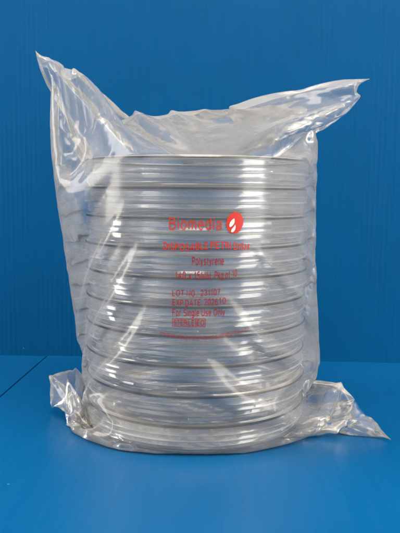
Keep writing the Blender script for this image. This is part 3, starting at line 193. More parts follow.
13,15,-1,0,0,-50,35,11,5,7,8,-5,-11,-4,5,8,-93,-105,108,23,16,9,10,6,9,6,9,7,10,-12,2,-1,5,3,10,9,29,22,190,-202,-32,-28,-11,-2,-7,1,-6,6,6,-4,-10,-6,-9,-5,-8,-6,-11,-16,-24,-94,91,
83,-4,-2,2,7,4,-4,-3,-7,-10,-31,47,1,3,-6,-11,-4,-32,49,-13,-1,15,7,-28,-2,-1,8,0,1,2,7,10,12,5,-47,62,19,89,-13,-65,2,18,-3,195,-93,-69,-72,-102,-113,-106,-77,3,53,55,78,76,73,84,
141,32,17,10,7,4,2,1,1,-1,0,0,0,-2,-1,-2,-4,-7,-13,-53,-59,-63,-64,-66,-65,-67,-66,-69,-69,-70,-66,-69,-65,-67,-66,-67,-76,-135,-134,-146,-119,-89,-57,-51,-51,-50,-51,-49,-62,-67,
-103,-266,266,103,67,62,49,51,50,51,51,57,89,119,146,134,135,76,67,66,67,65,69,66,70,69,69,66,67,65,66,64,63,59,53,13,7,4,2,1,2,0,0,0,1,-1,-1,-2,-4,-7,-10,-17,-32,-141,-84,-73,-76,
-78,-55,-53,-3,77,106,113,102,72,69,-136,-36,-1,17,34,17,-8,-13,-18,-15,2,-9,-5,-5,-10,-66,21,18,13,10,8,5,1,2,0,1,-2,0,0,-1,-3,-1,-5,-7,15,13,7,8,3,6,-1,3,-2,3,-2,1,1,0,6,2,4,20,
69,50,43,40,21,-12,-27,-46,-80,-21,10,35,46,108,294,-220,-32,0,-2,2,0,-4,1,-2,-10,-56,-86,-97,-40,4,12,-15,-10,-4,-12,-6,-2,7,3,5,-2,-5,-5,-5,-3,-9,-11,-17,9,5,3,2,0,-1,0,0,1,-1,0,
0,1,-1,0,0,-6,-9,49,-11,1,-11,26,51,79,160,-2,-5,-3,-15,-17,-46,-90,-8,-39,-30,3,35,21,-18,-25,-13,0,-2,-2,-4,-7,-4,-4,1,3,3,2,2,3,-4,3,-2,2,-3,-1,1,-1,0,0,2,3,4,5,6,5,1,2,0,1,0,1,
-2,-1,0,-7,-1,-2,4,9,28,41,17,11,15,18,10,-28,35,58,59,51,20,0,2,-13,-2,-3,-2,1,0,-10,-8,3,16,8,-26,-75,-135,-41,-5,-14,-19,-6,-17,-8,-3,9,1,-7,4,-4,7,-5,-4,-3,-2,-2,-1,-1,-1,0,-1,
0,1,-1,1,0,1,-1,1,0,0,1,4,24,-27,10,94,86,31,24,6,59,25,-30,-52,-54,-82,-94,9,-9,-28,-36,-15,35,24,-25,-29,-1,-1,-13,-12,-10,-11,5,10,10,7,6,4,-2,6,-7,4,-4,4,-4,-2,0,-2,-1,-1,5,5,6,
0,2,3,2,1,0,0,0,0,-2,1,-1,3,-1,-5,-1,-6,-4,0,-2,2,24,49,137,89,33,15,12,16,25,-4,-11,-18,-10,-2,-9,1,5,-6,-13,-12,1,11,7,27,-13,-3,-8,-13,-14,-19,-34,-70,-64,-45,-19,-26,-16,-21,-7,
-4,-5,-3,2,2,4,2,3,4,2,2,1,1,2,1,0,4,3,5,7,19,62,163,68,4,-17,-10,-35,-107,-43,-47,76,17,-34,-44,-78,1,-3,-15,-20,-32,-30,31,-2,-18,1,-3,-11,-4,-3,-1,0,3,2,3,3,-1,7,-7,8,-8,5,-6,5,
-5,0,-1,1,1,2,5,1,7,5,4,2,0,1,-2,-1,0,0,-1,1,-5,-3,-1,-5,4,4,-3,4,1,21,101,172,29,5,2,5,9,1,5,-9,-6,-4,-3,4,-9,-2,10,0,-4,-4,2,7,-4,2,-9,7,1,1,0,3,14,1,-4,-5,-2,-3,-18,-17,-13,-7,
-4,2,1,2,2,5,1,2,-1,3,0,2,0,4,1,8,2,14,15,7,-20,5,2,1,-2,4,-44,-90,-81,-77,88,-8,-43,-66,0,0,5,7,-34,-19,-119,61,7,14,-38,-13,-9,-10,-1,7,13,9,6,4,3,-2,6,-8,6,-6,5,-8,4,-4,0,0,0,4,
0,7,6,5,3,3,-1,-1,0,-4,-5,-2,0,1,3,-1,0,4,-7,-5,16,29,4,177,69,-34,29,28,18,16,15,10,6,-3,-15,-6,-7,-7,6,-7,-6,8,2,-2,-4,3,5,0,-1,-5,2,0,-1,-1,4,5,0,-1,-1,-2,5,1,-1,-5,-3,1,-1,-1,1,
0,0,1,1,0,1,-1,2,0,1,-2,1,-1,0,1,-15,-7,0,2,5,1,9,5,-30,-128,-150,84,-18,10,-65,0,-35,-6,21,-1,57,-127,25,-58,-1,-5,-8,4,-1,9,4,0,5,-3,1,-1,-2,7,-8,1,-3,9,-7,4,-5,0,2,2,4,6,3,6,2,2,
1,-1,-8,1,2,2,-4,-1,-2,1,3,-11,15,70,98,85,114,-68,-29,-9,-6,18,30,18,9,9,2,-4,-7,-5,7,-5,-7,9,-3,-7,7,2,0,-1,-1,-1,2,1,-2,-1,3,2,2,2,1,-2,-1,0,0,-7,7,-2,0,-8,2,8,0,-3,4,0,0,0,0,0,
-1,-1,0,-1,0,0,1,-2,-4,-2,-33,-38,3,15,4,10,25,24,-22,-160,-18,-42,36,-17,12,-16,-15,-16,-15,2,-68,-21,-20,-14,-12,-23,15,17,10,13,-2,8,1,-9,1,-2,1,-3,1,0,4,-7,1,2,-1,1,7,-1,2,5,4,
4,-1,-3,4,0,-1,-5,-3,3,6,0,-14,100,127,74,30,6,10,-10,-2,-8,-7,-5,4,19,21,13,13,-15,-14,-12,5,5,-4,-10,8,1,-8,3,5,-2,2,-1,-2,-2,2,1,0,2,2,3,0,0,-4,2,-4,5,-12,7,-4,-2,5,-9,9,-1,-2,
-2,-1,-1,0,0,-1,0,-1,-1,0,-1,-1,0,0,3,4,-5,-54,-29,6,4,4,-7,-41,-43,-2,31,9,4,8,5,-5,-4,-5,9,-59,-83,-65,-32,-8,12,-2,12,3,4,2,-3,-10,11,-11,1,-2,6,-7,1,-1,1,2,-3,0,6,-4,7,4,4,6,6,
1,-1,-5,-1,-8,2,4,-22,20,116,157,44,4,-2,-9,6,-3,3,-7,1,3,1,-5,2,10,14,14,-21,-3,-4,0,11,5,-2,-9,4,6,-6,-1,6,0,0,0,0,-1,-1,2,2,1,0,1,-1,0,-7,7,-6,5,-9,-1,9,-7,8,-9,9,-6,-1,2,5,0,0,
-1,0,0,-1,0,1,-1,-2,-5,2,-6,3,-2,-33,-40,-6,1,-2,-52,-14,-3,58,15,1,10,4,13,1,7,1,2,-16,-65,-99,-99,-239,228,6,11,-6,0,-5,9,-13,10,-11,6,-9,0,0,1,3,-5,-1,6,-2,2,7,-4,14,2,5,8,-9,1,
-7,1,-24,61,152,121,20,-15,-6,-9,-6,2,2,6,-3,0,-5,3,6,10,14,11,24,27,-39,-32,6,-3,2,10,2,0,-7,0,7,-2,-4,4,1,-1,0,0,0,0,1,2,0,1,0,-3,3,-9,7,-9,7,-1,-8,8,-7,8,-9,3,6,-1,-6,-1,0,0,0,
-3,0,-1,1,1,1,2,-8,0,2,3,0,-25,-29,10,-44,-47,-4,25,88,18,3,4,2,4,3,3,2,2,-7,7,21,15,99,-426,16,-11,-2,-9,-5,-2,11,-14,11,-12,8,-5,-3,-1,1,1,5,-7,1,6,1,7,-5,7,16,-5,-4,-13,-1,71,
193,74,1,-18,2,1,2,-9,-4,-1,-2,-1,1,-2,-4,-6,-6,8,-2,23,0,212,-181,-21,3,-2,-3,6,10,1,0,-5,-4,7,1,-3,2,2,-1,0,1,0,1,0,1,0,0,0,-4,3,-6,7,-9,6,2,-8,9,-9,3,5,-5,-2,5,2,0,0,-1,1,-1,0,
-1,0,0,-3,-9,-11,-11,5,0,6,-14,-40,-91,5,35,18,16,33,32,16,8,7,3,-1,-3,-2,9,27,5,-15,-4,4,-288,-6,-5,-3,-6,1,-4,9,-13,11,-13,9,-7,0,3,0,-6,1,2,1,1,2,18,0,17,35,-56,97,183,62,-22,6,
3,5,0,-6,-3,-6,7,0,-2,0,-2,-1,0,-6,-8,-26,1,-9,-1,-227,290,-14,18,-7,-4,-3,7,8,0,1,-1,-6,5,1,-2,0,3,-1,0,1,-1,1,1,0,1,-1,0,-3,3,-7,5,-7,0,6,-8,5,2,-5,1,5,-3,-3,-2,0,-1,0,-1,1,-2,0,
2,5,-14,5,3,2,0,7,-1,-119,-13,-3,18,-6,23,-70,33,37,29,19,24,3,-3,28,21,-3,-2,-8,-10,-25,19,-261,-30,2,6,-7,6,-8,8,-11,10,-9,1,-2,1,0,1,-2,1,0,0,8,-6,8,-4,28,279,43,-30,16,-4,-6,2,
-1,1,4,4,9,-15,-13,-12,-9,-1,-1,4,4,-61,52,2,-41,-102,-43,95,161,-10,-9,-3,-5,-3,7,7,-1,0,0,-4,1,3,-1,-2,4,-1,0,2,0,1,0,-1,1,-1,-1,-2,4,-6,5,-1,-5,3,1,-2,2,1,-3,-2,0,-1,-1,-1,0,0,1,
0,5,-2,3,-7,-1,3,3,6,-26,-106,-29,6,0,-4,9,12,-31,-75,0,40,28,19,59,45,-9,-17,-5,-8,-9,7,15,-32,21,-208,-25,4,6,-6,-1,-9,3,-5,1,-1,3,-5,2,-1,8,0,-4,10,-3,7,5,23,22,-49,22,1,11,-12,
4,0,0,-1,-3,0,4,10,23,30,14,8,5,14,19,116,-43,-34,-16,2,0,-25,78,82,21,5,0,-3,-2,6,5,0,0,-1,-1,-2,3,1,-3,3,1,0,0,1,1,1,-1,0,0,-2,-4,4,-4,0,2,-2,-3,1,1,1,1,0,0,0,1,-1,0,-1,-1,1,-4,
-4,-15,16,7,-5,10,-27,-97,-43,1,2,-7,-30,13,-12,14,-41,-75,-26,23,6,-21,-17,-12,-3,-2,0,1,5,36,83,43,41,-202,-7,-7,-2,3,1,-5,2,1,-1,-6,1,-1,8,-5,0,8,-6,4,2,19,-10,14,-9,-4,3,-12,11,
-4,-5,0,-1,-1,0,0,5,3,-1,5,3,6,0,25,1,37,38,41,51,-18,-9,4,32,51,30,17,9,1,2,6,4,0,0,0,0,-3,1,3,-2,1,1,1,0,0,0,1,0,-1,1,0,-4,2,1,-3,-1,-1,-1,0,-2,0,-1,0,0,0,0,-1,0,0,0,1,6,-5,-9,-2,
5,-11,-119,-34,3,3,8,7,-18,-32,-29,9,8,-37,-73,-37,10,-2,-2,3,0,-3,-1,-1,2,-6,-12,16,44,79,-129,-8,-2,-5,0,5,-5,-5,1,1,-1,-2,1,1,8,-4,4,13,-6,4,19,0,-18,-5,-5,0,-2,2,0,0,0,2,0,2,5,
-1,1,0,5,14,22,8,-7,4,9,20,58,57,-4,-3,6,18,29,30,23,18,10,8,9,4,1,-1,0,0,0,-2,3,0,0,1,1,0,1,0,0,0,0,-1,0,-3,-2,-1,0,-1,-1,-2,-1,-1,0,0,0,0,1,1,2,2,1,-5,-5,5,7,5,-45,-162,14,6,3,5,
-2,4,8,-15,-8,-15,3,5,-33,-79,-18,0,-3,0,0,1,-1,1,-1,1,7,0,-8,4,3,-20,-17,9,-11,1,0,-1,0,0,0,8,-7,9,-8,10,0,-4,12,4,-10,2,-1,-1,3,-6,5,-4,0,1,1,0,1,2,2,1,5,15,17,13,3,-8,-1,0,5,8,6,
73,31,20,8,40,17,9,5,8,12,15,12,14,7,1,0,0,-1,1,-1,0,2,0,0,1,0,0,1,0,0,0,0,0,0,0,-1,0,-1,0,0,0,0,0,0,0,-1,0,-1,-3,-4,3,-4,9,-10,-86,-108,18,-1,4,4,2,-1,-2,1,4,-26,-3,-4,0,4,-21,-91,
-14,4,1,-1,-1,0,0,0,0,-1,4,2,5,9,-23,4,-20,8,-13,-2,8,-6,-1,-3,1,4,-3,10,-7,8,2,6,-6,14,-1,-5,-6,-8,6,-6,1,2,0,1,0,2,2,7,11,13,12,9,6,3,4,4,12,16,22,31,19,25,-11,20,18,31,30,18,4,
-3,-5,4,12,15,11,3,0,1,-1,1,0,0,1,1,1,1,0,0,0,-1,0,-1,0,-1,-1,-1,0,0,-1,-1,-1,-2,-1,-2,-1,-1,0,-2,1,4,1,8,-25,-98,-79,9,12,-9,-1,0,-1,-1,-4,-3,-3,-32,-1,-2,-1,-2,7,15,-89,-40,-4,2,
-1,-1,0,0,-1,0,1,1,3,-3,3,-19,3,-11,2,-6,-2,0,0,2,-1,-1,2,-2,10,-7,7,-3,10,1,0,0,-1,-1,-7,2,0,0,0,2,6,7,13,9,10,8,8,9,11,10,13,17,19,21,18,10,-3,-4,-6,-4,10,21,36,34,30,14,2,-5,-9,
1,13,14,6,0,0,0,1,0,1,0,0,1,0,0,0,1,0,1,-1,0,0,0,-1,-1,-1,-2,-1,-1,-1,-1,-1,-1,-1,-1,2,1,10,-34,-118,-57,23,8,-11,-6,-2,-1,-2,-2,-2,-3,-2,-38,2,0,3,1,4,1,13,-46,-64,-28,-4,0,0,-1,0,
-1,-1,7,2,15,-22,-2,-7,-3,-2,1,-7,0,0,-1,-2,3,0,0,1,7,1,0,0,2,-2,-2,-1,-1,0,1,2,5,8,9,9,8,6,7,8,12,17,17,17,18,17,15,12,7,-1,-2,-3,2,1,-3,-6,4,17,32,40,31,20,8,0,-5,-7,3,11,9,3,1,
-1,2,-1,2,0,1,1,1,0,0,-1,-1,0,-1,0,-1,-1,-1,0,0,-1,-1,0,0,0,-1,-1,1,-4,10,-50,-132,-35,45,-10,-16,-9,-3,-1,-3,-2,-3,0,-1,2,-36,2,2,2,3,21,-15,2,13,-6,-50,-52,-25,-9,-2,-2,-2,1,-2,
10,8,-1,-23,-11,0,-3,-1,-1,1,-1,0,0,-1,1,0,1,0,1,1,0,2,2,2,5,5,9,6,9,8,9,5,5,3,6,11,18,22,22,20,14,11,4,3,-5,-3,-6,0,0,4,0,0,-7,-8,-4,11,33,43,41,24,12,4,-2,-4,-3,5,7,4,2,-1,1,1,0,
1,0,0,0,1,0,1,-1,0,0,-1,0,-1,0,-1,0,0,0,-1,0,0,0,-4,9,-61,-143,25,-2,-38,-2,2,-1,-1,0,0,2,2,0,1,0,-14,1,0,2,2,-11,11,-8,-3,12,28,-10,-48,-46,-24,-15,-8,-8,-5,-8,-6,-5,1,-3,-2,-2,0,
0,0,-1,1,0,1,0,-3,8,5,6,8,10,10,7,5,4,5,4,5,4,4,2,-4,-5,9,18,27,30,25,12,4,-5,-8,-7,-6,-2,-1,5,2,5,1,4,4,5,-1,-12,-12,-2,22,48,43,32,15,6,1,-2,-2,2,5,3,3,1,1,1,0,1,1,0,0,0,0,0,-1,
-1,-1,-1,-1,-1,0,-1,-1,0,0,-1,1,-5,8,-72,-133,27,-30,-2,-4,-2,2,5,3,4,3,2,1,2,1,1,31,-2,-4,-9,-6,-17,1,23,0,-8,-12,15,37,-12,-37,-30,-18,-17,-3,0,2,-10,-5,-10,-10,-7,-6,-2,-3,2,-1,
3,4,8,14,-1,7,8,10,12,5,7,0,4,-2,3,1,6,-13,-28,-8,17,28,34,31,12,-6,-18,-7,-1,2,5,0,3,-1,-2,-2,-2,-1,-1,0,2,3,6,0,-16,-16,5,42,55,36,22,8,3,0,0,2,7,1,1,1,0,2,-1,1,0,1,0,0,1,0,-1,0,
-1,0,-1,-1,0,-1,0,-1,1,-4,9,-60,-131,17,-19,-6,1,-2,10,9,10,6,8,4,3,2,1,0,-1,92,-4,1,5,3,14,-21,-23,-1,1,-2,-9,-18,19,9,-14,-19,-19,-26,-12,-1,4,-1,-2,-7,-5,-6,-5,-3,-3,2,1,4,4,4,
10,8,7,7,3,5,1,4,1,2,-2,-15,-39,-37,4,34,41,33,21,-6,-17,-2,10,2,3,1,-2,1,-6,-2,-7,-4,-7,-4,-7,-2,-4,3,2,6,8,3,-19,-16,27,54,50,27,11,2,-1,0,2,11,6,5,1,1,4,-1,1,0,2,-1,0,-1,-1,-2,
-1,-1,-1,0,-2,1,-2,0,-2,9,-60,-124,34,-37,19,27,39,31,11,2,-3,-1,-7,-3,-5,-3,-3,-2,-3,30,-2,-1,-8,-5,-24,11,14,15,18,16,19,5,-12,-2,7,3,0,-16,-40,-6,4,2,-1,-1,-4,-4,-4,-2,-1,-2,2,1,
3,4,6,6,7,4,5,2,0,-7,-14,-21,-40,-41,-29,28,54,44,26,7,-13,-2,10,4,1,-1,-5,-3,-5,-4,-4,-3,-6,-5,-9,-6,-9,-4,-7,-4,-5,-1,0,6,10,6,-23,8,48,53,42,15,-1,-3,0,1,13,16,7,0,0,3,1,0,0,1,0,
0,0,-1,0,0,-1,0,0,0,0,0,0,-65,-130,20,4,100,10,0,-11,-6,-12,-5,-10,-4,-7,-4,-5,-3,-6,-3,-5,33,-10,0,-3,4,14,4,6,-1,-4,-2,-3,10,24,10,1,-9,-13,-9,-13,7,17,13,8,0,-3,-4,-5,-5,-4,-2,
-2,0,1,1,-2,0,-2,-3,-8,-10,-19,-22,-30,-33,-30,-3,41,60,45,15,-3,-2,5,4,-3,-5,-8,-10,-9,-5,-4,-1,0,2,4,-1,-14,-21,2,0,-3,-2,-7,-5,-7,-4,-4,2,11,-1,-8,29,57,55,20,-4,-4,-4,-7,-6,13,
25,44,-1,1,3,-2,1,3,-1,-1,-2,-5,-5,-1,0,-21,-12,-14,-16,-44,-104,30,45,49,-5,11,15,-16,-6,-7,-2,-3,-3,-6,-3,-5,-3,-5,-2,-6,24,8,-3,5,3,10,0,-6,-1,-2,-2,-2,-3,-4,4,-6,-11,-18,5,63,
39,23,6,-3,-5,-6,-8,-8,-9,-10,-9,-13,-11,-10,-6,-2,0,-6,-9,-15,-20,-24,-25,-22,-4,19,28,62,38,8,0,1,-2,-3,-7,-17,-12,-8,-1,-1,0,0,1,1,2,1,-25,23,-17,2,1,3,-1,0,-3,-7,-9,-12,-10,-6,
-1,3,0,12,43,70,6,-4,-5,-4,-9,-8,-10,-23,24,30,20,21,10,3,1,-4,-10,-16,-23,-28,-13,9,-10,-16,-23,1,69,21,-22,-29,-16,-4,-14,11,6,10,5,2,1,0,-3,-5,-4,-4,-6,0,19,0,3,-2,-4,-11,2,16,8,
6,0,-2,-9,-19,-18,-10,2,30,62,62,12,-22,-26,-24,-23,-15,-12,-8,-7,-4,-5,0,-1,0,-1,-1,0,-5,-12,-19,-19,-20,-4,13,24,23,30,45,4,-5,-3,-5,-5,-8,-17,1,1,4,-31,-8,0,12,3,5,0,-7,6,5,2,-4,
0,3,1,5,11,-20,2,2,-6,-14,-11,-3,-1,-1,4,43,24,1,-1,-4,-3,-4,-7,-4,-5,-6,-3,-2,-2,-1,-1,-2,1,1,3,0,-15,-18,-12,-18,-13,-15,35,46,27,1,-15,-14,-4,2,0,1,0,3,1,4,2,5,2,4,3,2,18,4,1,4,
0,-5,-14,-23,-8,-8,-1,-5,-3,-3,8,23,41,63,54,-12,-49,-47,-24,-10,0,-1,0,-1,0,-8,-26,-2,4,7,10,11,-3,-16,-22,-21,-10,11,20,28,24,24,2,-31,9,-2,-1,1,0,2,1,3,1,2,17,-24,-19,-12,2,5,2,
-3,19,-3,9,5,2,2,5,1,-15,-13,1,2,2,2,3,2,2,4,9,-31,-15,1,-4,-1,3,10,15,6,0,-4,-2,-2,-2,-1,0,0,0,-1,-1,-6,-13,-20,-22,-18,-19,-23,-15,15,30,40,14,15,5,4,1,1,2,2,3,2,4,3,3,3,3,5,11,1,
4,3,1,3,1,-6,-11,-10,-8,-6,0,18,30,36,43,26,-45,-61,-24,0,-1,0,-1,-1,0,0,-37,-9,26,15,13,11,-11,-12,-21,-27,-19,3,15,25,28,29,23,15,0,-45,-42,-11,-2,1,4,8,20,12,4,1,10,19,-12,-26,
-16,-6,3,7,8,-15,27,5,1,2,-7,-17,-27,23,1,2,6,17,8,2,2,1,-22,-65,-22,-11,-5,13,26,35,20,2,0,-2,-2,-1,-1,-1,-1,-1,-1,0,-1,1,-1,0,-1,-1,0,-1,-13,-24,-23,-16,6,18,15,14,6,6,2,5,2,4,1,
3,2,2,2,2,13,0,-1,10,3,5,0,4,-1,-6,-7,-3,7,49,22,12,-13,-50,-36,-1,-1,-15,-6,0,20,-1,-17,-36,26,25,24,13,-18,-21,-1,-19,-32,-15,11,19,27,32,35,27,21,9,5,-20,-45,-40,-29,-16,-8,0,2,
7,7,6,9,18,21,10,-18,-19,-9,10,2,10,6,0,-4,-12,-20,-9,21,16,3,11,9,5,2,0,-7,-31,-67,-48,-9,16,37,41,24,14,-5,0,0,-2,-4,-2,0,-1,-1,0,-1,0,0,0,0,0,0,-1,0,-1,0,-1,-1,-2,0,-8,-1,-1,4,3,
2,2,2,4,3,3,0,2,1,2,3,5,-4,-6,16,6,5,8,-1,3,-2,-7,-13,-37,25,14,-3,-2,-1,-1,-1,13,5,-2,-30,-39,-1,36,32,24,-15,-29,-1,0,-17,-37,-14,18,22,29,34,37,27,9,-3,2,7,17,-5,-37,-33,-33,-25,
-17,-8,-4,-1,1,3,5,11,19,19,4,-12,-8,0,7,-2,-7,-14,-10,7,20,13,8,5,2,1,0,-6,-13,-36,-58,-49,3,42,51,34,4,14,-7,-9,-1,0,0,-3,-2,-2,-1,-1,0,-1,0,-2,-1,0,-1,0,0,-1,0,-1,0,0,0,-1,0,-1,
0,-1,0,1,2,3,3,4,2,1,0,-1,0,10,-3,7,-6,-14,16,13,1,9,9,0,1,-6,-33,-58,-16,11,25,23,14,3,-2,-11,-27,-16,29,28,34,6,-34,-12,0,0,-26,-36,-5,22,23,27,33,32,21,-9,-14,-11,-7,6,19,20,18,
-8,-26,-25,-33,-22,-7,-3,-2,-2,-3,0,1,7,14,9,3,0,-4,-8,-6,3,13,12,8,3,2,0,-1,-3,-9,-21,-37,-47,-46,20,55,50,12,-1,10,6,-15,-6,1,1,-1,-2,-4,0,-1,-1,-1,0,-1,1,0,-1,0,-1,1,-1,0,-1,-1,
0,-1,-1,0,0,-1,0,1,-1,2,2,3,3,4,2,0,2,0,8,-1,-5,7,-7,-19,10,25,1,5,13,8,0,-4,-28,-45,-31,-17,0,3,4,4,8,23,29,31,20,-15,-22,-2,-1,-15,-30,-25,9,22,22,24,30,29,12,-24,-32,-19,-6,0,1,
-1,12,28,21,14,-3,-15,-35,-7,-1,-2,-1,0,-1,0,0,1,3,2,-4,-1,6,8,7,4,1,-1,-1,-3,-3,-4,-9,-23,-36,-36,-28,36,54,32,-1,-1,7,21,-21,-14,2,2,1,-1,-1,-3,-3,-1,0,-1,-1,-1,-1,-1,-1,0,0,-2,0,
0,0,0,-1,1,-1,0,0,0,0,-1,1,0,0,2,3,3,3,1,1,4,13,0,-1,-4,7,-8,-22,-4,32,7,0,9,19,6,-3,-20,-32,-24,-9,-1,10,13,16,17,7,-17,-28,-20,-9,-5,-10,-4,2,22,15,15,18,24,21,10,-24,-35,-4,0,-1,
0,0,1,0,0,-7,-6,-15,7,41,9,1,1,-1,0,0,0,0,-3,-3,-8,-4,1,3,4,4,1,1,-1,-1,-2,-3,-7,-22,-41,-36,-1,42,46,15,0,-1,13,23,-23,-21,-1,3,2,0,0,-2,-3,-3,0,-1,-1,0,0,-1,0,0,0,-1,0,0,-1,0,-1,
0,-1,1,-2,0,0,-1,0,1,1,0,0,1,4,4,2,-3,5,7,5,0,-1,-5,6,-9,-22,-15,34,19,-1,0,19,17,1,-15,-26,-20,1,23,20,10,3,0,1,-8,-21,-14,-12,-8,-5,2,1,5,13,20,18,12,-25,-31,1,-1,-21,-1,7,14,0,
-4,-32,-23,3,35,45,20,5,0,-1,-1,-3,-2,-4,-5,-5,-8,-5,-5,3,0,-1,1,1,0,0,0,-3,-6,-15,-38,-11,27,24,21,4,0,5,17,16,-23,-23,-8,5,4,0,1,0,-1,-2,-3,-2,-1,0,-1,-1,-1,-1,0,-2,0,0,-1,0,-1,0,
0,0,-1,1,-1,0,0,0,0,0,1,-1,-1,2,4,4,0,-6,-8,18,6,1,0,-4,6,-8,-21,-28,22,33,1,-1,8,29,7,-13,-23,-30,-27,3,18,14,7,1,1,18,2,-3,-8,-14,-15,-1,10,13,17,15,-21,-24,-8,-16,-6,26,15,1,-14,
-26,-36,2,31,39,33,16,-3,-6,-4,-5,-2,-3,-4,-5,-3,-7,-3,-4,0,0,0,0,-1,-1,1,1,-2,-7,-11,-6,25,25,14,9,7,4,0,-2,-8,-25,-23,-13,4,6,2,1,-1,0,-1,-1,-3,-3,0,-1,-1,0,0,0,-1,1,-1,-1,0,-1,0,
0,0,-1,0,0,0,-1,0,0,1,0,0,0,-1,-1,3,5,3,-4,-10,2,18,4,1,3,-5,2,-7,-21,-29,10,41,7,0,0,24,23,-6,-23,-33,-33,-15,6,11,13,10,-2,0,-4,-8,1,13,12,5,11,16,-22,-23,-21,0,18,18,13,-14,-16,
-37,-10,22,34,31,24,-3,-24,-11,-6,1,3,-2,0,-2,-1,-3,-2,-2,2,1,1,0,-1,-1,1,2,-2,-7,-13,-15,-13,11,18,17,12,6,3,8,4,-10,-17,-14,-1,10,3,1,0,0,0,0,-2,-3,-2,-1,-1,0,-1,-1,-1,0,-2,0,0,
-1,0,0,-1,-1,1,-1,0,0,0,0,1,0,1,0,-1,0,-2,-2,4,4,0,-6,-7,8,18,4,1,4,0,1,-7,-20,-33,-7,44,16,-1,-1,15,29,5,-22,-30,-27,-20,-5,0,1,1,3,6,12,15,10,3,3,-3,-16,-17,-6,14,17,19,-4,-18,
-19,-30,10,29,32,27,2,-31,-16,0,0,1,0,-1,2,1,1,-2,-4,-4,1,3,5,-1,0,-3,4,3,-2,-9,-13,-17,-19,-8,-6,2,7,11,13,14,17,19,-9,-15,-8,12,7,3,0,0,0,-1,0,-1,-2,-3,-1,0,-1,-1,0,0,-1,0,-1,0,0,
0,-1,0,0,-1,0,0,-1,0,0,1,1,0,0,1,0,-1,-2,-1,5,3,-9,-7,-5,16,19,1,1,6,0,0,-7,-21,-29,-18,43,24,0,-2,5,30,15,-20,-28,-21,-15,-2,3,5,4,6,7,5,3,3,5,-6,-17,0,5,13,12,-17,-8,-25,-18,17,
28,30,15,-25,-21,0,1,-1,1,-1,1,0,2,-1,-5,-8,-5,2,6,7,3,0,-3,6,2,-3,-7,-12,-18,-17,4,13,13,17,10,2,8,16,-1,-27,-19,-11,14,14,4,0,0,0,0,0,-1,0,-1,-3,-2,-1,-1,0,-1,-1,-1,0,-1,0,-1,-1,
0,0,-1,1,0,-1,0,0,1,1,0,1,0,1,-1,-1,0,-3,-1,2,2,-9,-13,-8,23,21,2,-1,8,5,0,-7,-20,-30,-27,34,33,0,-1,0,25,20,-18,-24,-17,-10,1,5,5,4,2,2,1,3,2,5,-5,-4,8,7,-20,-5,-26,-9,20,29,28,-2,
-30,-8,0,1,-1,1,0,1,-1,3,-2,-9,-11,-4,6,9,6,3,1,-2,3,3,-2,-6,-12,-17,-18,8,18,19,13,0,0,19,12,-10,-26,-27,-13,14,21,6,0,-1,0,0,0,0,0,0,-2,-2,-2,-1,0,0,-1,0,-1,0,0,-1,0,0,-1,0,0,-1,
-1,1,-1,1,1,0,1,1,1,-1,1,1,-1,0,0,1,-1,-1,-10,-16,-10,30,23,0,0,7,7,1,-8,-21,-29,-28,30,37,0,-1,0,22,22,-18,-21,-16,-8,3,4,4,3,2,2,2,0,-3,1,7,6,-17,-6,-26,-6,22,29,24,-20,-23,-1,1,
0,-1,1,0,-1,0,0,-1,-13,-13,1,9,9,7,4,1,-2,2,3,-1,-5,-9,-16,-19,12,19,18,7,1,7,18,4,-14,-25,-27,-16,18,22,8,0,-1,0,0,0,-1,0,1,-1,0,-3,-2,-1,0,-2,0,-1,0,-1,-1,-1,0,-1,0,0,-1,0,1,-1,0,
2,0,2,0,0,1,1,0,0,1,1,-1,1,3,7,-2,-12,-21,-15,31,27,-1,0,6,13,2,-7,-23,-30,-33,23,40,2,-1,0,22,17,-18,-17,-11,-7,3,4,3,2,2,1,1,0,3,6,-9,-12,-21,-3,20,27,20,-31,-11,0,0,0,0,1,-1,1,0,
0,1,-20,-14,7,13,12,7,4,0,-2,-5,2,0,-4,-7,-14,-20,9,19,16,8,8,12,10,-4,-17,-25,-27,-13,23,21,9,-1,-3,-1,0,0,-1,1,0,-1,1,-1,-1,-3,0,-2,1,-1,-1,0,-1,0,0,-1,1,-1,1,2,-4,-1,0,1,1,2,0,1,
0,0,0,1,1,1,0,1,1,0,0,12,-2,-14,-23,-19,35,26,-1,0,4,16,3,-8,-22,-30,-31,21,40,2,0,-2,24,9,-16,-14,-9,-3,3,3,2,1,1,0,2,4,0,-15,-16,-6,18,25,15,-34,-3,0,0,0,-1,1,-1,0,-1,0,1,-22,-14,
13,15,11,8,3,0,-2,-5,-4,0,0,-3,-11,-19,4,21,17,12,9,6,0,-8,-17,-23,-21,-5,28,18,4,-1,-4,-2,0,0,-1,0,0,0,0,0,0,-1,-2,-2,0,-2,0,0,-1,-1,0,-1,-1,-1,0,-2,6,6,-10,-1,-1,2,2,1,1,1,0,1,-1,
1,0,2,1,0,1,-6,15,11,-3,-14,-24,-25,34,28,0,-1,2,20,6,-10,-22,-31,-32,16,41,2,1,1,23,-2,-12,-10,-6,-2,4,2,2,1,0,1,2,-11,-14,-6,15,21,13,-32,1,0,-1,1,0,0,-1,1,0,0,1,-30,-10,22,18,12,
5,1,-1,-4,-4,-5,-2,0,-2,-7,-16,-8,22,19,12,7,2,-3,-9,-14,-21,-22,6,29,11,-1,5,-3,-3,-2,-1,0,0,0,-1,0,0,0,0,0,-2,-2,0,0,-1,-1,0,0,-1,0,0,-1,0,-1,-8,10,14,-10,-5,-3,2,3,1,1,0,0,1,-1,
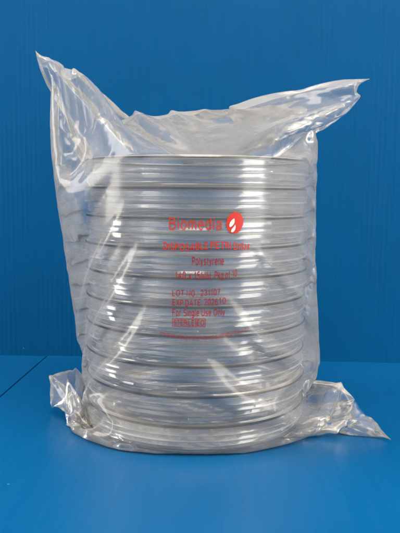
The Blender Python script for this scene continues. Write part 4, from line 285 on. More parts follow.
0,0,2,-1,-2,-3,-9,26,9,-3,-14,-26,-24,34,27,0,-1,1,20,9,-12,-23,-29,-30,17,39,1,0,9,17,-9,-9,-8,-3,0,2,2,0,1,1,-2,-13,-8,8,18,13,-28,0,-1,0,0,-1,0,0,1,-1,0,-4,-35,3,26,19,8,4,-1,-3,
-4,-4,-4,-3,1,0,-3,-12,-16,23,20,12,5,0,-4,-9,-14,-20,-10,17,16,4,0,12,-4,-8,-4,0,-1,0,0,-1,0,0,1,0,0,-1,-1,-2,-1,0,-1,0,-1,-1,-1,0,-1,0,-1,0,-1,-14,16,15,-4,-8,-4,2,2,1,1,0,0,0,0,
-1,0,2,0,0,-10,5,25,6,-3,-12,-26,-29,32,29,0,-1,0,22,11,-12,-24,-29,-31,15,38,1,0,16,5,-9,-7,-5,-2,2,1,1,1,-1,-8,-8,3,14,11,-22,0,0,0,0,0,1,-1,1,-1,0,-12,-33,19,30,16,6,-2,-6,-4,-4,
-5,-5,-7,-2,10,0,-7,-22,16,23,13,3,0,-4,-10,-14,-10,9,21,11,7,3,-4,-15,-12,-3,-1,-1,0,-1,0,1,-1,0,-1,1,1,0,-2,-1,-1,-1,0,-1,-1,1,-1,0,0,-1,0,0,-1,0,-18,19,15,-3,-7,-4,1,1,1,1,0,0,
-1,1,-1,0,-2,0,-6,-13,22,21,4,-3,-14,-25,-28,30,29,-1,0,-1,22,13,-14,-25,-27,-27,17,34,0,4,15,-3,-7,-5,-3,0,1,1,-1,-1,-7,-3,8,10,-13,-4,0,-1,0,0,0,-2,1,-1,0,-24,-21,32,27,13,-2,-11,
-4,-3,-2,-5,-6,-9,-2,12,5,-1,-16,4,27,13,1,0,-6,-11,-17,-21,-8,3,9,9,11,18,4,-7,-3,-2,1,0,0,0,-1,-1,1,-1,0,0,0,1,-1,-2,-1,-1,0,-1,0,-1,0,-1,-1,0,-1,-1,1,-1,-4,-11,17,13,-2,-7,-2,1,
1,1,1,0,-1,-1,0,1,0,1,-3,-11,-5,27,19,3,-3,-13,-25,-30,26,31,-1,0,-1,23,13,-15,-25,-27,-26,19,29,0,11,6,-6,-5,-3,-1,0,0,0,-3,-4,3,6,-5,-6,0,-1,1,0,-1,0,1,0,0,-34,-1,36,27,1,-17,-10,
-1,0,1,-5,-9,-9,1,11,7,2,-7,-15,31,13,1,1,-6,-13,-19,-24,9,24,12,2,8,9,-13,-9,-3,0,2,0,0,0,0,-1,0,-1,0,1,0,0,0,0,-1,-1,-1,0,-1,0,-1,1,-2,0,0,0,0,-1,0,0,-14,1,17,9,-2,-6,-1,1,1,0,0,
1,-1,-1,0,-2,0,0,-6,-14,10,24,15,4,-4,-13,-25,-29,25,29,-1,0,-1,23,14,-17,-25,-24,-22,23,21,3,11,-1,-5,-3,-2,0,1,-1,-4,-2,3,0,-7,0,-1,0,-1,0,0,0,-1,-1,-39,16,36,19,-16,-14,-1,0,0,1,
-5,-11,-9,6,10,8,1,2,-21,29,13,-1,1,-7,-14,-20,-19,23,25,3,1,16,4,-16,-16,-6,2,4,3,1,0,-1,-1,0,0,-1,0,0,0,1,0,0,-1,-2,0,-1,0,-1,-1,1,0,-2,-1,0,-1,0,-1,0,0,-18,10,14,6,-2,-4,0,0,1,0,
0,0,0,-1,0,1,-1,-4,-9,-10,19,23,13,4,-5,-13,-24,-32,22,32,-1,-1,0,25,12,-19,-25,-23,-17,24,13,9,6,-4,-3,-2,-1,-1,-1,-2,-1,0,-4,-1,-1,1,0,0,-1,0,0,-1,-38,28,35,8,-23,-7,0,0,0,0,-4,
-17,-6,10,11,8,3,0,-1,4,12,-2,2,-7,-15,-22,-12,26,21,-1,6,15,-8,-14,-17,-13,6,9,5,3,0,0,-1,0,0,-1,0,-1,0,0,1,0,0,0,-1,-1,-1,0,-1,1,-1,3,-2,-2,-1,0,0,0,0,-1,-8,-10,14,12,3,-2,-3,0,1,
1,0,0,-1,0,-1,0,-1,-2,-6,-11,0,21,20,11,4,-5,-14,-24,-28,19,30,0,-1,-1,26,10,-20,-24,-21,-8,25,8,7,1,-3,-2,-1,-1,-2,-2,-1,-3,-2,0,0,-1,-1,0,-1,0,-1,-34,32,33,-9,-21,0,-1,0,0,0,1,
-21,-4,13,14,7,5,0,-4,-6,16,-2,2,-8,-16,-21,-3,26,18,1,13,6,-12,-17,-19,-3,19,7,0,-3,-1,0,0,0,-1,-1,-1,0,0,0,0,0,1,0,-1,-1,0,-1,0,-1,-1,-1,3,3,-6,-1,0,-1,0,-1,0,-1,-14,2,12,9,1,-1,
-1,-1,1,1,0,0,0,0,1,0,-2,-4,-8,-10,8,20,19,12,3,-5,-13,-25,-30,17,31,-1,0,-1,28,4,-20,-22,-17,-2,20,8,3,-2,-2,-1,-2,-1,-3,-3,-1,0,0,-1,0,0,0,0,0,-28,32,30,-23,-10,1,-1,1,0,0,0,-28,
2,20,15,7,4,2,-1,0,-18,7,3,-7,-15,-23,5,23,17,6,10,-3,-12,-18,-16,6,18,2,0,-1,0,-2,-1,-1,0,-1,0,0,-1,0,-1,0,0,1,1,0,-1,-1,0,-2,1,-1,-2,2,5,0,-6,-1,0,0,0,-1,1,-9,-10,10,11,5,0,-1,0,
0,0,0,0,0,-1,1,0,-1,-4,-5,-9,-5,14,18,15,11,5,-6,-14,-25,-27,16,29,-1,-1,0,29,-1,-20,-20,-12,5,14,5,1,-1,-2,-1,-3,-2,-2,-2,0,-1,0,-1,0,-1,0,-19,24,20,-25,-1,0,-1,1,0,-1,1,-28,11,21,
14,3,2,-1,-3,-5,-7,-1,1,-1,-13,-20,12,21,17,7,3,-5,-13,-16,-8,12,9,0,0,0,0,0,-1,-2,-1,-1,0,-2,-1,0,0,0,0,0,0,1,0,-1,-1,0,0,-1,-1,-1,-3,6,6,-6,-4,-1,0,-1,1,-2,-2,-12,0,11,9,2,0,0,1,
0,1,-1,0,0,1,0,-1,-2,-4,-7,-8,1,17,16,13,10,7,-5,-15,-25,-29,16,27,0,-1,2,27,-7,-19,-16,-6,8,8,2,-1,-2,-1,-2,-4,-1,0,0,0,-1,1,-1,0,-8,17,10,-18,0,0,0,0,0,0,-1,-28,20,23,9,-1,-3,-5,
-6,-9,-9,-7,18,1,-10,-22,15,22,14,5,0,-5,-11,-7,4,14,6,1,-5,-4,-6,-6,-2,0,-1,-1,-1,-1,0,-1,-1,-1,0,0,1,0,0,0,1,-1,-1,0,-1,0,0,-4,1,9,4,-11,-1,0,0,-1,1,-1,-9,-8,7,9,7,1,0,-1,1,0,1,
-1,0,0,0,-1,-1,-3,-4,-8,-7,8,17,14,6,10,11,-5,-15,-27,-26,19,22,-1,-1,5,21,-9,-16,-11,-1,7,3,0,0,-3,-3,-1,-1,0,-1,-1,0,-1,0,-1,6,1,-7,-1,-1,0,0,0,0,-3,-19,24,19,-1,-8,-5,0,-6,-9,
-10,-1,13,5,0,-25,20,22,11,3,-2,-7,-13,-15,-14,0,5,6,4,4,3,5,5,2,-1,-1,-2,-1,-1,-1,0,-1,0,-1,0,0,1,0,0,0,0,-1,-1,0,-1,-1,-2,-2,6,8,-1,-10,-1,0,0,-1,0,-5,-9,-1,9,7,5,0,1,1,1,0,0,0,2,
-1,0,-1,-3,-4,-6,-8,-2,14,17,12,-1,8,19,-3,-16,-27,-28,20,19,-1,-1,10,11,-10,-13,-7,2,4,1,-2,-2,-3,-1,0,0,-1,1,-1,0,0,0,1,-1,0,1,0,0,0,0,-2,-11,22,12,-11,-7,0,0,-10,-12,-4,7,10,5,3,
-27,22,20,5,1,-2,-8,-16,-22,-2,21,11,2,0,0,0,0,-1,0,-1,0,0,-1,-2,-1,-1,-1,0,-1,0,0,0,0,1,0,0,0,-1,0,-1,0,-1,-2,-4,3,9,8,-10,-5,0,0,0,0,-3,-8,-6,6,8,5,3,0,1,0,1,0,0,0,1,0,-2,-1,-3,
-4,-8,-9,4,17,16,7,-1,3,20,3,-17,-28,-24,23,11,0,-1,11,3,-8,-8,-3,1,1,-1,-2,-1,0,-1,-1,0,-1,0,-1,-1,0,0,0,-1,-1,0,0,0,0,-3,17,-2,-10,0,1,0,-14,-9,6,9,9,4,1,-1,4,11,2,1,-4,-12,-18,
-18,15,22,3,0,0,-1,0,0,-1,1,0,-1,0,0,-1,-1,-2,-1,-1,-1,0,-1,0,0,0,0,1,0,-1,0,-1,-1,0,0,-1,-5,-2,8,9,3,-14,-1,-1,0,0,0,-7,-7,0,7,7,4,2,0,2,0,1,2,0,0,-1,0,-2,-2,-4,-5,-10,-9,12,21,18,
0,-2,1,19,10,-18,-28,-23,24,6,-1,1,8,-2,-6,-4,-2,-1,-1,0,0,-1,0,-1,0,0,0,0,0,0,-1,0,1,0,0,0,0,1,4,-4,0,1,0,-4,-16,2,12,11,8,5,2,-3,-15,15,2,-1,-6,-15,-18,-11,24,19,4,4,2,1,1,0,-3,
-2,-7,-6,-2,0,-1,0,-1,-1,-1,-1,-1,-1,0,0,0,0,1,0,0,0,-1,0,-1,-1,0,0,-4,-3,2,11,10,-6,-11,1,-1,0,0,-4,-8,-3,5,5,5,3,2,0,2,0,1,0,0,0,-1,-1,-1,-3,-4,-8,-11,-5,17,21,12,0,-1,-1,13,16,
-16,-25,-17,19,2,-1,2,3,-2,-4,-2,-1,0,-2,0,-1,0,0,-1,-1,-1,0,-1,0,0,0,-1,0,0,0,0,0,0,1,0,1,-8,-7,11,14,7,5,2,-1,-4,-7,-9,10,0,-6,-16,-15,2,23,10,-4,-5,-5,-2,-2,-1,-1,2,3,6,5,2,-1,0,
0,0,-2,-1,-2,0,-1,0,-1,0,0,0,1,0,-1,0,-1,0,-1,-1,-1,-1,-6,1,5,12,8,-15,-5,1,-1,0,-2,-6,-6,1,6,5,4,2,2,1,1,1,0,1,0,-1,-1,-2,-1,-2,-5,-11,-15,1,24,25,5,-1,0,-1,9,19,-17,-22,-10,12,-1,
0,0,0,-3,-1,-1,-1,0,-1,0,-1,0,0,-1,1,-1,1,0,0,0,0,1,0,1,-1,0,1,0,0,-4,5,14,7,-1,0,-3,-5,-6,-7,-4,9,0,-5,-16,-11,10,17,8,0,-1,-1,-1,0,-1,0,0,0,-1,0,0,0,0,0,-1,0,0,-2,-1,-1,-1,0,0,-1,
1,0,0,0,0,-1,-1,0,-1,0,-1,-1,-4,-4,5,9,12,2,-18,-1,0,0,-1,-4,-7,-2,4,5,4,2,2,2,2,1,1,-1,0,0,-1,-1,-2,-2,-2,-5,-13,-16,5,26,26,0,-1,-1,-1,4,19,-12,-16,-5,4,-1,0,-2,0,-1,0,-1,-1,0,-1,
-1,-1,-1,1,-2,1,-1,-1,0,0,0,0,0,0,0,1,-1,1,0,4,3,-2,-2,0,1,-4,-7,-9,-4,6,13,-1,-17,-2,19,16,9,4,2,1,-5,-9,-7,0,0,0,0,0,-1,1,-1,0,0,0,-1,0,0,-1,-2,0,-2,0,1,0,0,0,-1,-1,0,-1,-1,0,-1,
0,-1,-4,-4,0,6,11,11,-5,-15,0,-1,0,-3,-5,-5,2,5,4,3,3,2,2,2,0,1,-1,-1,-1,-2,-1,-2,-1,-2,-6,-15,-17,8,30,27,-1,0,-2,-1,1,12,-8,-9,-2,-1,-1,-1,-2,0,-2,0,-1,-1,0,-1,0,0,0,0,0,0,1,-1,1,
0,1,-1,1,1,0,0,0,1,0,1,0,0,1,-11,-11,-3,5,9,7,2,-23,9,19,11,6,1,-1,-3,-1,3,9,4,-1,-4,-6,-11,-11,0,-1,0,0,0,0,0,-1,0,0,-1,-1,0,0,-1,0,0,0,-1,0,-1,0,-1,-1,-1,0,-1,-1,-5,-3,5,8,12,8,
-11,-11,0,0,-2,-5,-5,-1,3,4,4,2,3,2,2,-1,0,1,-1,-1,-1,-2,-2,-2,-1,-1,-5,-16,-17,7,30,27,-2,0,-1,-2,0,4,-3,-4,-2,-1,0,-1,-1,-1,-1,0,-2,-1,0,0,-1,-1,0,-1,0,0,0,0,0,0,1,0,0,1,0,1,-1,2,
-1,1,-4,-14,-1,8,8,7,4,-2,-2,3,11,5,1,-2,-6,-6,-7,-3,-1,2,2,3,3,5,7,6,-6,-10,-6,-1,-1,0,-1,1,-1,0,0,0,-1,-1,1,-1,-1,-1,0,-1,-1,-1,0,-1,0,-2,1,-3,-2,-4,0,7,9,11,3,-12,-8,-1,-1,-3,-5,
-3,2,4,3,3,3,3,3,-1,0,-1,0,-1,-2,-2,-2,-4,-3,0,2,-2,-11,-18,-1,30,30,1,-2,0,-1,-1,-2,-2,-1,-1,-2,0,-2,-1,-1,-1,0,-1,0,-1,0,0,0,1,0,0,1,1,0,0,0,1,0,1,0,0,1,0,-2,-8,-2,10,8,8,5,3,0,
-2,-19,19,0,-3,-6,-10,-10,-11,-6,-2,2,-2,-1,-2,0,-1,4,4,5,10,6,0,0,0,1,-1,0,0,-1,0,0,0,-1,0,0,-1,-1,-1,0,0,-1,-1,-1,0,-1,-1,-2,-3,-3,4,9,10,9,-1,-10,-8,-2,-3,-5,-3,-1,3,4,3,2,4,2,
-1,0,1,0,-2,-2,-2,-4,-5,-2,2,2,5,0,-7,-14,-11,18,29,8,-2,-1,-1,-1,-1,0,-2,-1,-2,-1,-1,-1,-1,-1,-1,-1,0,-1,0,0,-1,0,1,-1,1,0,1,1,0,1,-1,2,0,0,-1,3,7,6,4,2,-1,-2,-3,-3,-5,-3,2,0,-6,
-11,-10,-2,6,14,5,1,-1,0,-1,0,1,-1,0,1,-1,0,0,0,0,-1,0,0,-1,1,-1,0,-1,0,-1,0,-1,0,-1,0,-2,-1,0,-1,-1,-1,0,-2,-3,-2,1,6,9,9,5,-3,-9,-7,-4,-3,-5,0,2,3,3,3,2,-1,2,1,-1,-1,-1,-1,-3,-5,
-2,6,8,6,2,1,3,-4,-11,-13,2,18,11,0,-2,-1,-2,-2,-1,-1,-2,-1,-1,-2,-1,-1,0,0,-1,1,-1,1,1,0,0,2,-1,1,1,0,0,1,1,-1,1,1,0,0,1,0,0,0,-3,-4,-6,-6,-3,19,-1,-10,-13,1,9,10,7,0,2,4,16,7,2,
-4,-2,-2,-2,-7,-7,-9,-4,0,-1,0,1,-1,1,-1,0,0,0,-1,0,-1,0,-1,0,-2,0,0,-1,-1,-1,0,-1,0,-2,-4,-1,5,8,9,8,1,-4,-9,-6,-6,-4,-3,1,3,4,2,3,-4,4,1,0,0,-2,-2,-4,-4,10,19,15,17,3,-10,-9,-2,
-3,-6,-6,-4,5,0,0,-2,-1,-2,-2,-1,-2,-1,-2,-1,-2,-1,-1,-1,0,-1,1,0,0,1,0,0,1,1,0,0,1,0,1,1,0,1,-1,-1,-3,-3,-7,-6,-4,-2,0,4,11,5,-16,-2,13,11,9,7,5,2,5,0,-12,-18,-21,-9,-3,2,3,6,7,9,
4,0,1,0,-1,1,-1,0,0,0,-1,0,-1,0,-1,-1,-1,0,-1,-1,-1,-1,0,-2,0,0,-2,-2,-3,2,7,9,8,5,-1,-5,-9,-6,-6,-3,0,3,3,4,2,-3,4,0,0,-1,-1,-3,-4,8,39,26,6,-9,22,-1,-19,-11,-2,-5,-5,-7,-10,-4,-3,
0,-3,-1,-2,-2,-1,-2,-1,-1,-2,-1,-1,-1,0,1,0,0,2,0,2,1,0,1,-1,1,-1,-3,-3,0,-1,0,0,0,0,-1,1,-1,0,1,5,6,1,-1,-2,8,6,4,4,0,-1,-1,-6,-9,-22,-3,10,5,0,0,-2,1,0,-1,0,0,0,0,1,0,0,0,0,-1,1,
-1,0,-1,-1,0,-1,0,-2,0,-1,0,-2,0,-1,0,1,-1,-4,-2,6,9,8,6,2,-1,-8,-8,-8,-5,-1,2,4,3,3,-3,2,1,1,-1,-1,-3,6,31,57,19,0,-16,-25,21,-4,-14,-4,-5,-14,-12,-10,-1,-2,-2,-2,-1,-3,53,42,27,
22,12,12,6,4,2,-2,-4,-8,-9,-16,-16,-24,-23,-30,-30,-28,0,1,4,4,1,3,1,4,3,0,-1,-3,-1,-2,1,3,0,-2,-13,18,2,0,-2,-2,-4,-4,-5,-2,2,18,12,9,6,0,-23,-23,-8,-1,4,3,-4,-3,-1,0,0,0,1,0,0,-1,
0,-1,0,-1,-1,-1,-1,-1,-2,-1,0,-1,-1,-2,0,2,1,-3,-3,0,8,9,8,4,0,-2,-8,-8,-8,-3,1,3,5,2,-2,1,2,-1,0,-2,3,12,20,10,30,28,9,-12,-13,-3,-7,-11,-14,-13,-8,-3,26,14,6,12,22,52,3,5,4,-1,-1,
-1,1,3,0,0,-2,-2,-5,-6,-10,-14,-16,-11,-9,-14,-11,9,7,-9,6,0,-1,-6,-5,-9,-7,-11,-6,-9,-9,-12,-7,-2,12,-3,3,4,0,-5,-6,-6,-5,-4,1,3,4,5,6,15,28,14,-11,-11,-14,-15,-8,-5,0,0,1,1,-1,0,
1,2,0,0,-3,-4,-1,-1,-1,-1,0,-1,-2,-1,-1,-1,-4,3,4,3,-4,-4,4,10,8,6,0,0,-5,-9,-8,-7,-1,3,4,4,-3,3,0,1,-1,1,4,13,6,-23,15,55,26,3,-17,-6,-7,5,6,1,-7,10,-9,-1,10,23,36,27,8,2,1,-1,-1,
1,4,2,1,-1,-3,-5,-5,-6,-10,-15,-19,-24,-20,-16,-24,-14,29,23,2,1,3,1,-1,1,-2,-4,-8,-10,-8,-13,-13,-12,-5,4,0,-4,-9,-10,-11,-11,-6,3,2,-1,-2,-5,-3,7,19,40,1,-12,-12,-10,-4,5,2,2,0,1,
1,1,-1,-2,-1,-1,1,3,-1,-1,-1,-1,-2,-2,-1,-1,-1,-1,-7,-3,6,7,3,-4,-2,7,10,7,3,1,-1,-6,-10,-8,-4,1,5,5,-3,1,1,1,0,0,6,7,8,28,10,10,16,2,-5,-2,11,-4,-12,-11,3,4,-2,10,23,34,30,8,2,-2,
-3,-6,-1,2,5,4,2,-2,-2,-2,-3,-4,-3,-4,-10,-15,-20,-21,-29,-28,-25,20,14,7,3,4,4,3,3,3,0,3,-2,-1,-7,-18,-35,1,-3,-13,-15,-17,-7,-2,1,-2,0,3,8,13,23,12,15,-25,-12,-12,-14,-10,-12,-24,
-24,-24,-14,-12,-6,-4,0,1,4,14,19,22,16,12,7,9,6,8,6,19,12,-2,-2,-15,-1,11,10,4,-3,1,8,8,7,-1,1,-3,-8,-10,-7,-1,4,5,-2,1,1,0,0,2,5,12,31,47,15,-30,-1,4,-3,4,3,-12,-13,1,7,5,9,22,32,
29,12,3,0,-1,-5,-4,2,5,6,2,-1,-3,-3,-3,-4,-3,-4,-3,-3,-6,-11,-17,-27,-44,-42,-29,14,3,8,5,5,5,8,7,4,-1,-4,-12,-20,-21,11,0,-13,-16,-9,3,6,8,9,5,6,8,10,13,9,0,-29,-37,-21,-16,-12,
-15,-16,-17,-14,-10,-8,-5,-3,-2,-1,-1,-2,1,11,19,24,22,16,10,9,6,4,-9,2,7,1,5,-7,5,15,13,6,-1,5,9,7,3,-1,3,-5,-10,-9,-5,2,7,-3,0,2,0,0,2,8,17,12,-9,42,15,-5,1,-2,2,-8,-14,-3,6,8,10,
22,31,29,14,1,-2,-2,-6,-7,-2,4,6,4,2,0,-1,-2,-2,-1,-3,-1,0,2,0,-4,-7,-13,-29,-54,-56,-38,-5,12,2,6,5,7,8,9,7,-2,-23,-10,16,7,-15,-16,0,8,10,11,9,7,6,6,4,3,2,-7,-29,-47,-30,-16,-13,
-13,-13,-12,-8,-5,-2,-2,-2,-3,-1,0,0,-4,-7,-1,5,18,25,26,20,14,12,10,7,-3,3,-2,-7,-6,-8,9,19,15,8,3,8,7,5,0,0,0,-7,-11,-8,-2,6,-4,2,1,0,0,3,10,15,20,23,7,8,-1,-4,0,-4,-10,-6,5,9,13,
21,27,28,16,3,1,1,-3,-6,-7,3,8,7,4,-1,-3,-4,-4,-2,-2,-2,-2,-1,0,3,0,-1,-4,-11,-28,-51,-63,-41,-22,-1,5,2,3,5,10,10,19,26,-8,-18,11,7,-2,-17,11,10,8,5,3,1,0,-1,0,-11,-39,-50,-35,-18,
-12,-11,-9,-9,-6,-2,-1,0,-2,-2,-1,0,3,2,-3,-6,-6,1,1,11,22,26,23,18,14,12,9,5,4,-7,-13,-14,-8,11,20,17,11,6,9,6,2,-1,5,-3,-10,-10,-6,6,-5,1,1,1,0,4,11,20,35,42,-18,-9,-2,-5,-4,-8,
-7,1,8,14,20,26,29,19,4,0,-1,-4,-6,-9,-2,5,7,5,2,-1,-2,-2,0,-1,-1,-1,-1,1,1,2,4,1,0,-2,-8,-24,-43,-56,-54,-28,-9,5,-2,-3,1,5,9,24,37,-11,-3,-3,-11,29,12,4,2,-2,-7,-6,2,3,-21,-44,
-47,-33,-19,-11,-8,-7,-6,-3,1,1,3,0,-1,-1,-1,-1,2,4,4,-8,-10,-6,1,-1,7,20,25,24,19,18,15,14,12,5,-10,-19,-21,-11,12,23,19,13,10,9,4,-2,1,3,-6,-12,-10,1,-4,0,2,-1,1,6,15,23,32,-5,26,
-5,-9,-5,-7,-6,-2,6,13,20,27,28,19,7,-1,3,1,-3,-8,-8,3,8,9,4,0,-2,-5,-4,-3,-1,-2,-1,-1,-1,0,2,2,3,1,0,0,-7,-19,-36,-49,-50,-40,-16,5,8,-15,-6,0,4,26,48,-17,-15,37,10,-1,-4,-10,-17,
3,13,-6,-29,-43,-44,-31,-19,-9,-7,-4,-4,0,1,3,2,-1,-1,-1,-1,-1,1,1,5,7,-1,-12,-9,-3,5,-6,3,15,22,25,20,20,18,17,15,5,-13,-21,-23,-11,14,22,21,15,11,7,0,-2,8,0,-10,-12,-6,-7,1,1,0,0,
10,20,41,50,5,-27,-10,-7,-8,-7,-5,3,11,19,26,28,23,11,-3,2,0,-3,-7,-10,-4,5,10,6,2,-1,-4,-2,-2,0,0,1,-1,-1,0,1,1,3,3,3,1,0,0,-5,-15,-31,-45,-50,-41,-23,1,17,-8,-11,-3,0,17,29,18,3,
-4,-6,-13,-13,21,8,-11,-33,-43,-39,-31,-17,-9,-4,-2,-1,2,1,3,2,1,0,-1,-2,-1,0,-1,1,4,9,9,-9,-16,-10,-1,8,-8,0,12,20,24,22,22,22,22,18,6,-15,-26,-27,-13,16,27,23,17,11,4,-5,1,8,-5,
-14,-10,-9,1,3,-1,4,13,28,29,2,32,-5,-11,-9,-9,-5,-1,8,19,26,29,24,12,-1,-1,4,2,-4,-6,-9,0,10,9,4,1,-2,-5,-5,-2,-1,-1,-2,-1,-1,-1,0,1,0,2,3,3,1,1,-1,-2,-12,-28,-41,-52,-44,-26,0,23,
1,-8,-6,4,4,8,-2,-1,-12,3,22,9,-15,-36,-42,-41,-27,-15,-7,-2,0,0,1,2,3,2,0,-1,0,-1,-1,0,-1,-1,-1,3,8,11,4,-16,-14,-7,3,9,-11,-3,8,18,22,23,23,25,23,19,5,-16,-26,-28,-12,17,27,24,17,
9,0,-6,10,6,-11,-15,-12,0,4,-1,5,19,32,41,28,-15,-9,-10,-12,-9,-4,5,15,24,31,27,16,2,-5,4,2,-3,-6,-10,-7,5,9,7,4,-1,-4,-5,-3,0,1,1,1,-1,0,0,0,0,1,2,2,3,2,1,1,0,-1,-9,-23,-41,-52,
-50,-29,-1,17,10,-2,-6,-1,-4,-1,-5,10,22,7,-20,-38,-46,-38,-25,-13,-5,-1,1,1,3,2,2,2,0,0,0,-1,-1,0,-1,-1,-1,-1,0,5,13,13,-5,-20,-14,-5,8,9,-14,-5,6,15,21,24,26,27,28,22,5,-18,-31,
-31,-11,23,31,26,16,5,-8,-1,14,-1,-22,-29,17,5,-3,9,26,40,32,9,-2,-11,-11,-12,-8,0,12,23,32,29,19,4,-6,0,5,2,-2,-4,-10,-2,9,10,6,0,-1,-7,-5,-3,-1,1,-1,-2,-1,-2,0,-1,0,0,1,1,2,3,3,2,
1,-1,0,-6,-19,-37,-54,-52,-32,-3,12,6,-2,-2,-3,-4,10,14,4,-21,-41,-45,-36,-21,-11,-3,0,2,1,2,2,2,1,0,1,-1,0,-1,-1,0,0,-1,-1,-4,-1,4,10,15,10,-14,-20,-12,-1,11,9,-16,-8,4,12,19,23,
27,29,28,24,5,-20,-31,-32,-9,26,31,25,13,0,-10,10,13,-12,-49,41,-3,-1,15,34,42,25,2,-6,-12,-14,-12,-5,6,20,32,33,22,7,-4,-4,6,2,-1,-4,-10,-8,1,9,9,3,1,-5,-5,-5,-1,3,2,0,0,0,-1,-1,0,
-1,0,-1,1,1,2,3,3,3,2,1,0,-3,-15,-37,-55,-59,-31,-3,8,6,-1,0,9,11,3,-22,-43,-49,-34,-21,-7,-1,1,2,1,3,2,0,2,0,0,0,0,-1,0,0,-1,0,1,-2,-3,-4,-1,7,15,17,3,-20,-20,-10,3,15,6,-18,-9,2,
10,17,24,29,32,32,25,7,-22,-38,-35,-3,33,35,25,7,-9,-7,21,-3,48,-46,-15,2,20,46,45,13,-3,-12,-10,-14,-11,-1,15,32,36,26,10,-2,-8,2,4,3,0,-4,-7,-5,9,10,6,1,-2,-5,-8,-4,0,1,0,0,-2,-3,
-1,-2,-3,-1,-1,-1,0,0,0,2,2,3,5,4,3,2,-1,-11,-33,-59,-58,-29,-2,2,1,1,4,3,-19,-43,-48,-34,-16,-4,-1,1,2,3,2,2,0,2,-1,1,1,0,0,0,-2,0,-1,1,0,1,-3,-7,-3,2,11,17,16,-7,-22,-18,-6,7,17,
2,-18,-11,0,8,16,22,28,33,34,27,7,-23,-39,-36,1,36,34,20,1,-16,16,52,5,-37,14,0,38,56,31,1,-2,-11,-14,-17,-9,8,30,39,31,14,0,-8,-2,5,4,1,-4,-6,-9,-2,7,9,4,1,-4,-7,-5,-1,2,4,1,0,-2,
-2,-3,-4,-4,-5,-3,0,-1,2,1,1,1,3,3,4,5,6,4,3,-4,-32,-64,-66,-24,3,1,5,4,-12,-48,-59,-32,-15,-1,1,3,5,2,2,0,1,0,0,1,1,0,0,1,0,-1,-2,-1,-1,3,1,-1,-6,-8,-2,6,15,20,11,-14,-24,-16,-2,
10,18,-3,-17,-11,-1,5,14,21,30,35,39,30,8,-26,-46,-38,13,41,35,14,-11,-25,27,-20,-5,-4,11,64,54,10,-1,-6,-9,-13,-17,-2,23,42,36,17,0,-8,-4,4,4,2,0,-2,-3,-7,6,12,6,-1,-2,-5,-6,-5,-1,
2,1,0,-3,-5,-6,-11,-12,-12,-2,1,2,3,2,3,1,1,1,-1,2,3,3,8,8,7,3,-25,-69,-68,-17,-1,-3,-7,-52,-60,-31,-6,2,4,5,4,1,0,0,0,-1,0,1,0,2,2,3,5,-1,-2,-4,-5,-3,1,4,2,-5,-9,-7,0,9,17,20,6,
-22,-22,-12,3,14,15,-7,-15,-11,-4,4,12,18,29,35,41,33,9,-29,-46,-39,20,41,27,7,-22,-24,-49,33,-18,41,72,31,-1,1,-9,-10,-21,-14,10,43,43,23,3,-7,-4,2,3,3,1,-2,-5,-5,-4,5,7,5,0,-3,-7,
-7,-2,3,4,3,0,-4,-9,-16,-15,-8,2,2,5,7,4,4,-2,0,-7,-5,-7,-5,-7,0,-2,6,9,16,14,-11,-80,-66,-8,3,-52,-81,-19,4,6,12,2,4,-5,-2,-4,-2,-2,0,-1,0,1,2,5,8,8,10,-3,-11,-12,-10,-4,4,7,2,-9,
-12,-5,3,13,20,17,-1,-26,-22,-8,7,16,11,-10,-13,-9,-5,2,10,17,28,38,46,38,11,-32,-56,-37,37,44,19,-6,-37,-87,47,-1,88,59,7,-3,-1,-8,-10,-22,-7,37,52,27,3,-8,-4,2,3,1,1,0,-2,-2,1,3,
11,7,-4,-4,-6,-7,-1,-1,2,2,-1,-6,-13,-19,-12,2,7,5,12,9,5,1,-3,-5,-9,-7,-12,-11,-14,-12,-14,-11,-10,-9,1,10,21,18,-71,-65,-27,-62,9,14,16,2,-8,-13,-17,-9,-9,-3,-4,-2,-2,-2,0,-1,3,5,
10,11,-3,2,5,-4,-15,-13,-4,6,8,-1,-13,-12,-2,4,15,21,18,-13,-27,-17,-3,10,13,4,-7,-10,-8,-6,1,6,15,24,40,48,40,12,-33,-58,-33,40,37,9,-15,-49,-39,91,95,13,0,0,-3,-9,-16,-24,19,59,
36,5,-8,-3,3,2,1,2,1,-1,-4,-5,0,1,9,1,0,-2,-9,-4,-3,4,3,4,-2,-14,-19,-6,11,12,10,11,1,3,-2,-8,-9,-11,-9,-8,-6,-7,-7,-7,-12,-11,-18,-14,-24,-21,-25,-11,10,56,17,3,-15,-25,-37,-33,
-31,-15,-12,-6,-6,-4,-3,-4,-3,-4,-4,-5,-2,-1,9,-1,-1,2,6,10,2,-16,-11,0,10,8,-5,-19,-9,0,8,18,23,12,-25,-27,-12,4,12,8,-1,-4,-8,-8,-5,-1,5,12,24,42,55,38,9,-33,-68,-12,53,29,-5,-52,
32,86,44,4,-2,4,-4,-5,-29,-9,63,46,3,-10,-2,2,3,3,1,0,-4,0,-2,-1,5,25,-1,-5,-10,-10,-8,1,11,-2,0,-4,-16,-20,-1,19,17,8,-4,-24,23,-3,-17,-14,-11,-6,-6,-3,-6,0,-2,-2,0,-2,-2,-7,-8,
-16,-14,-25,-9,-10,-1,-14,-41,-40,-31,-7,-6,0,-3,-1,2,2,3,-3,0,-7,-3,-8,-11,-7,-4,3,-12,1,5,11,18,7,-14,-10,3,11,9,-14,-17,-6,-2,9,23,29,-10,-23,-21,-7,7,6,3,0,-1,-4,-8,-5,-3,3,10,
22,44,64,31,5,-39,-69,5,43,17,-53,57,102,17,-5,-6,-2,3,-12,-27,44,56,0,-6,1,4,3,1,0,1,-1,-2,0,-4,-4,6,0,7,-5,-2,-9,-1,0,-2,8,1,-14,-15,7,20,12,-5,-18,-22,44,-45,-23,-4,1,2,4,4,5,5,
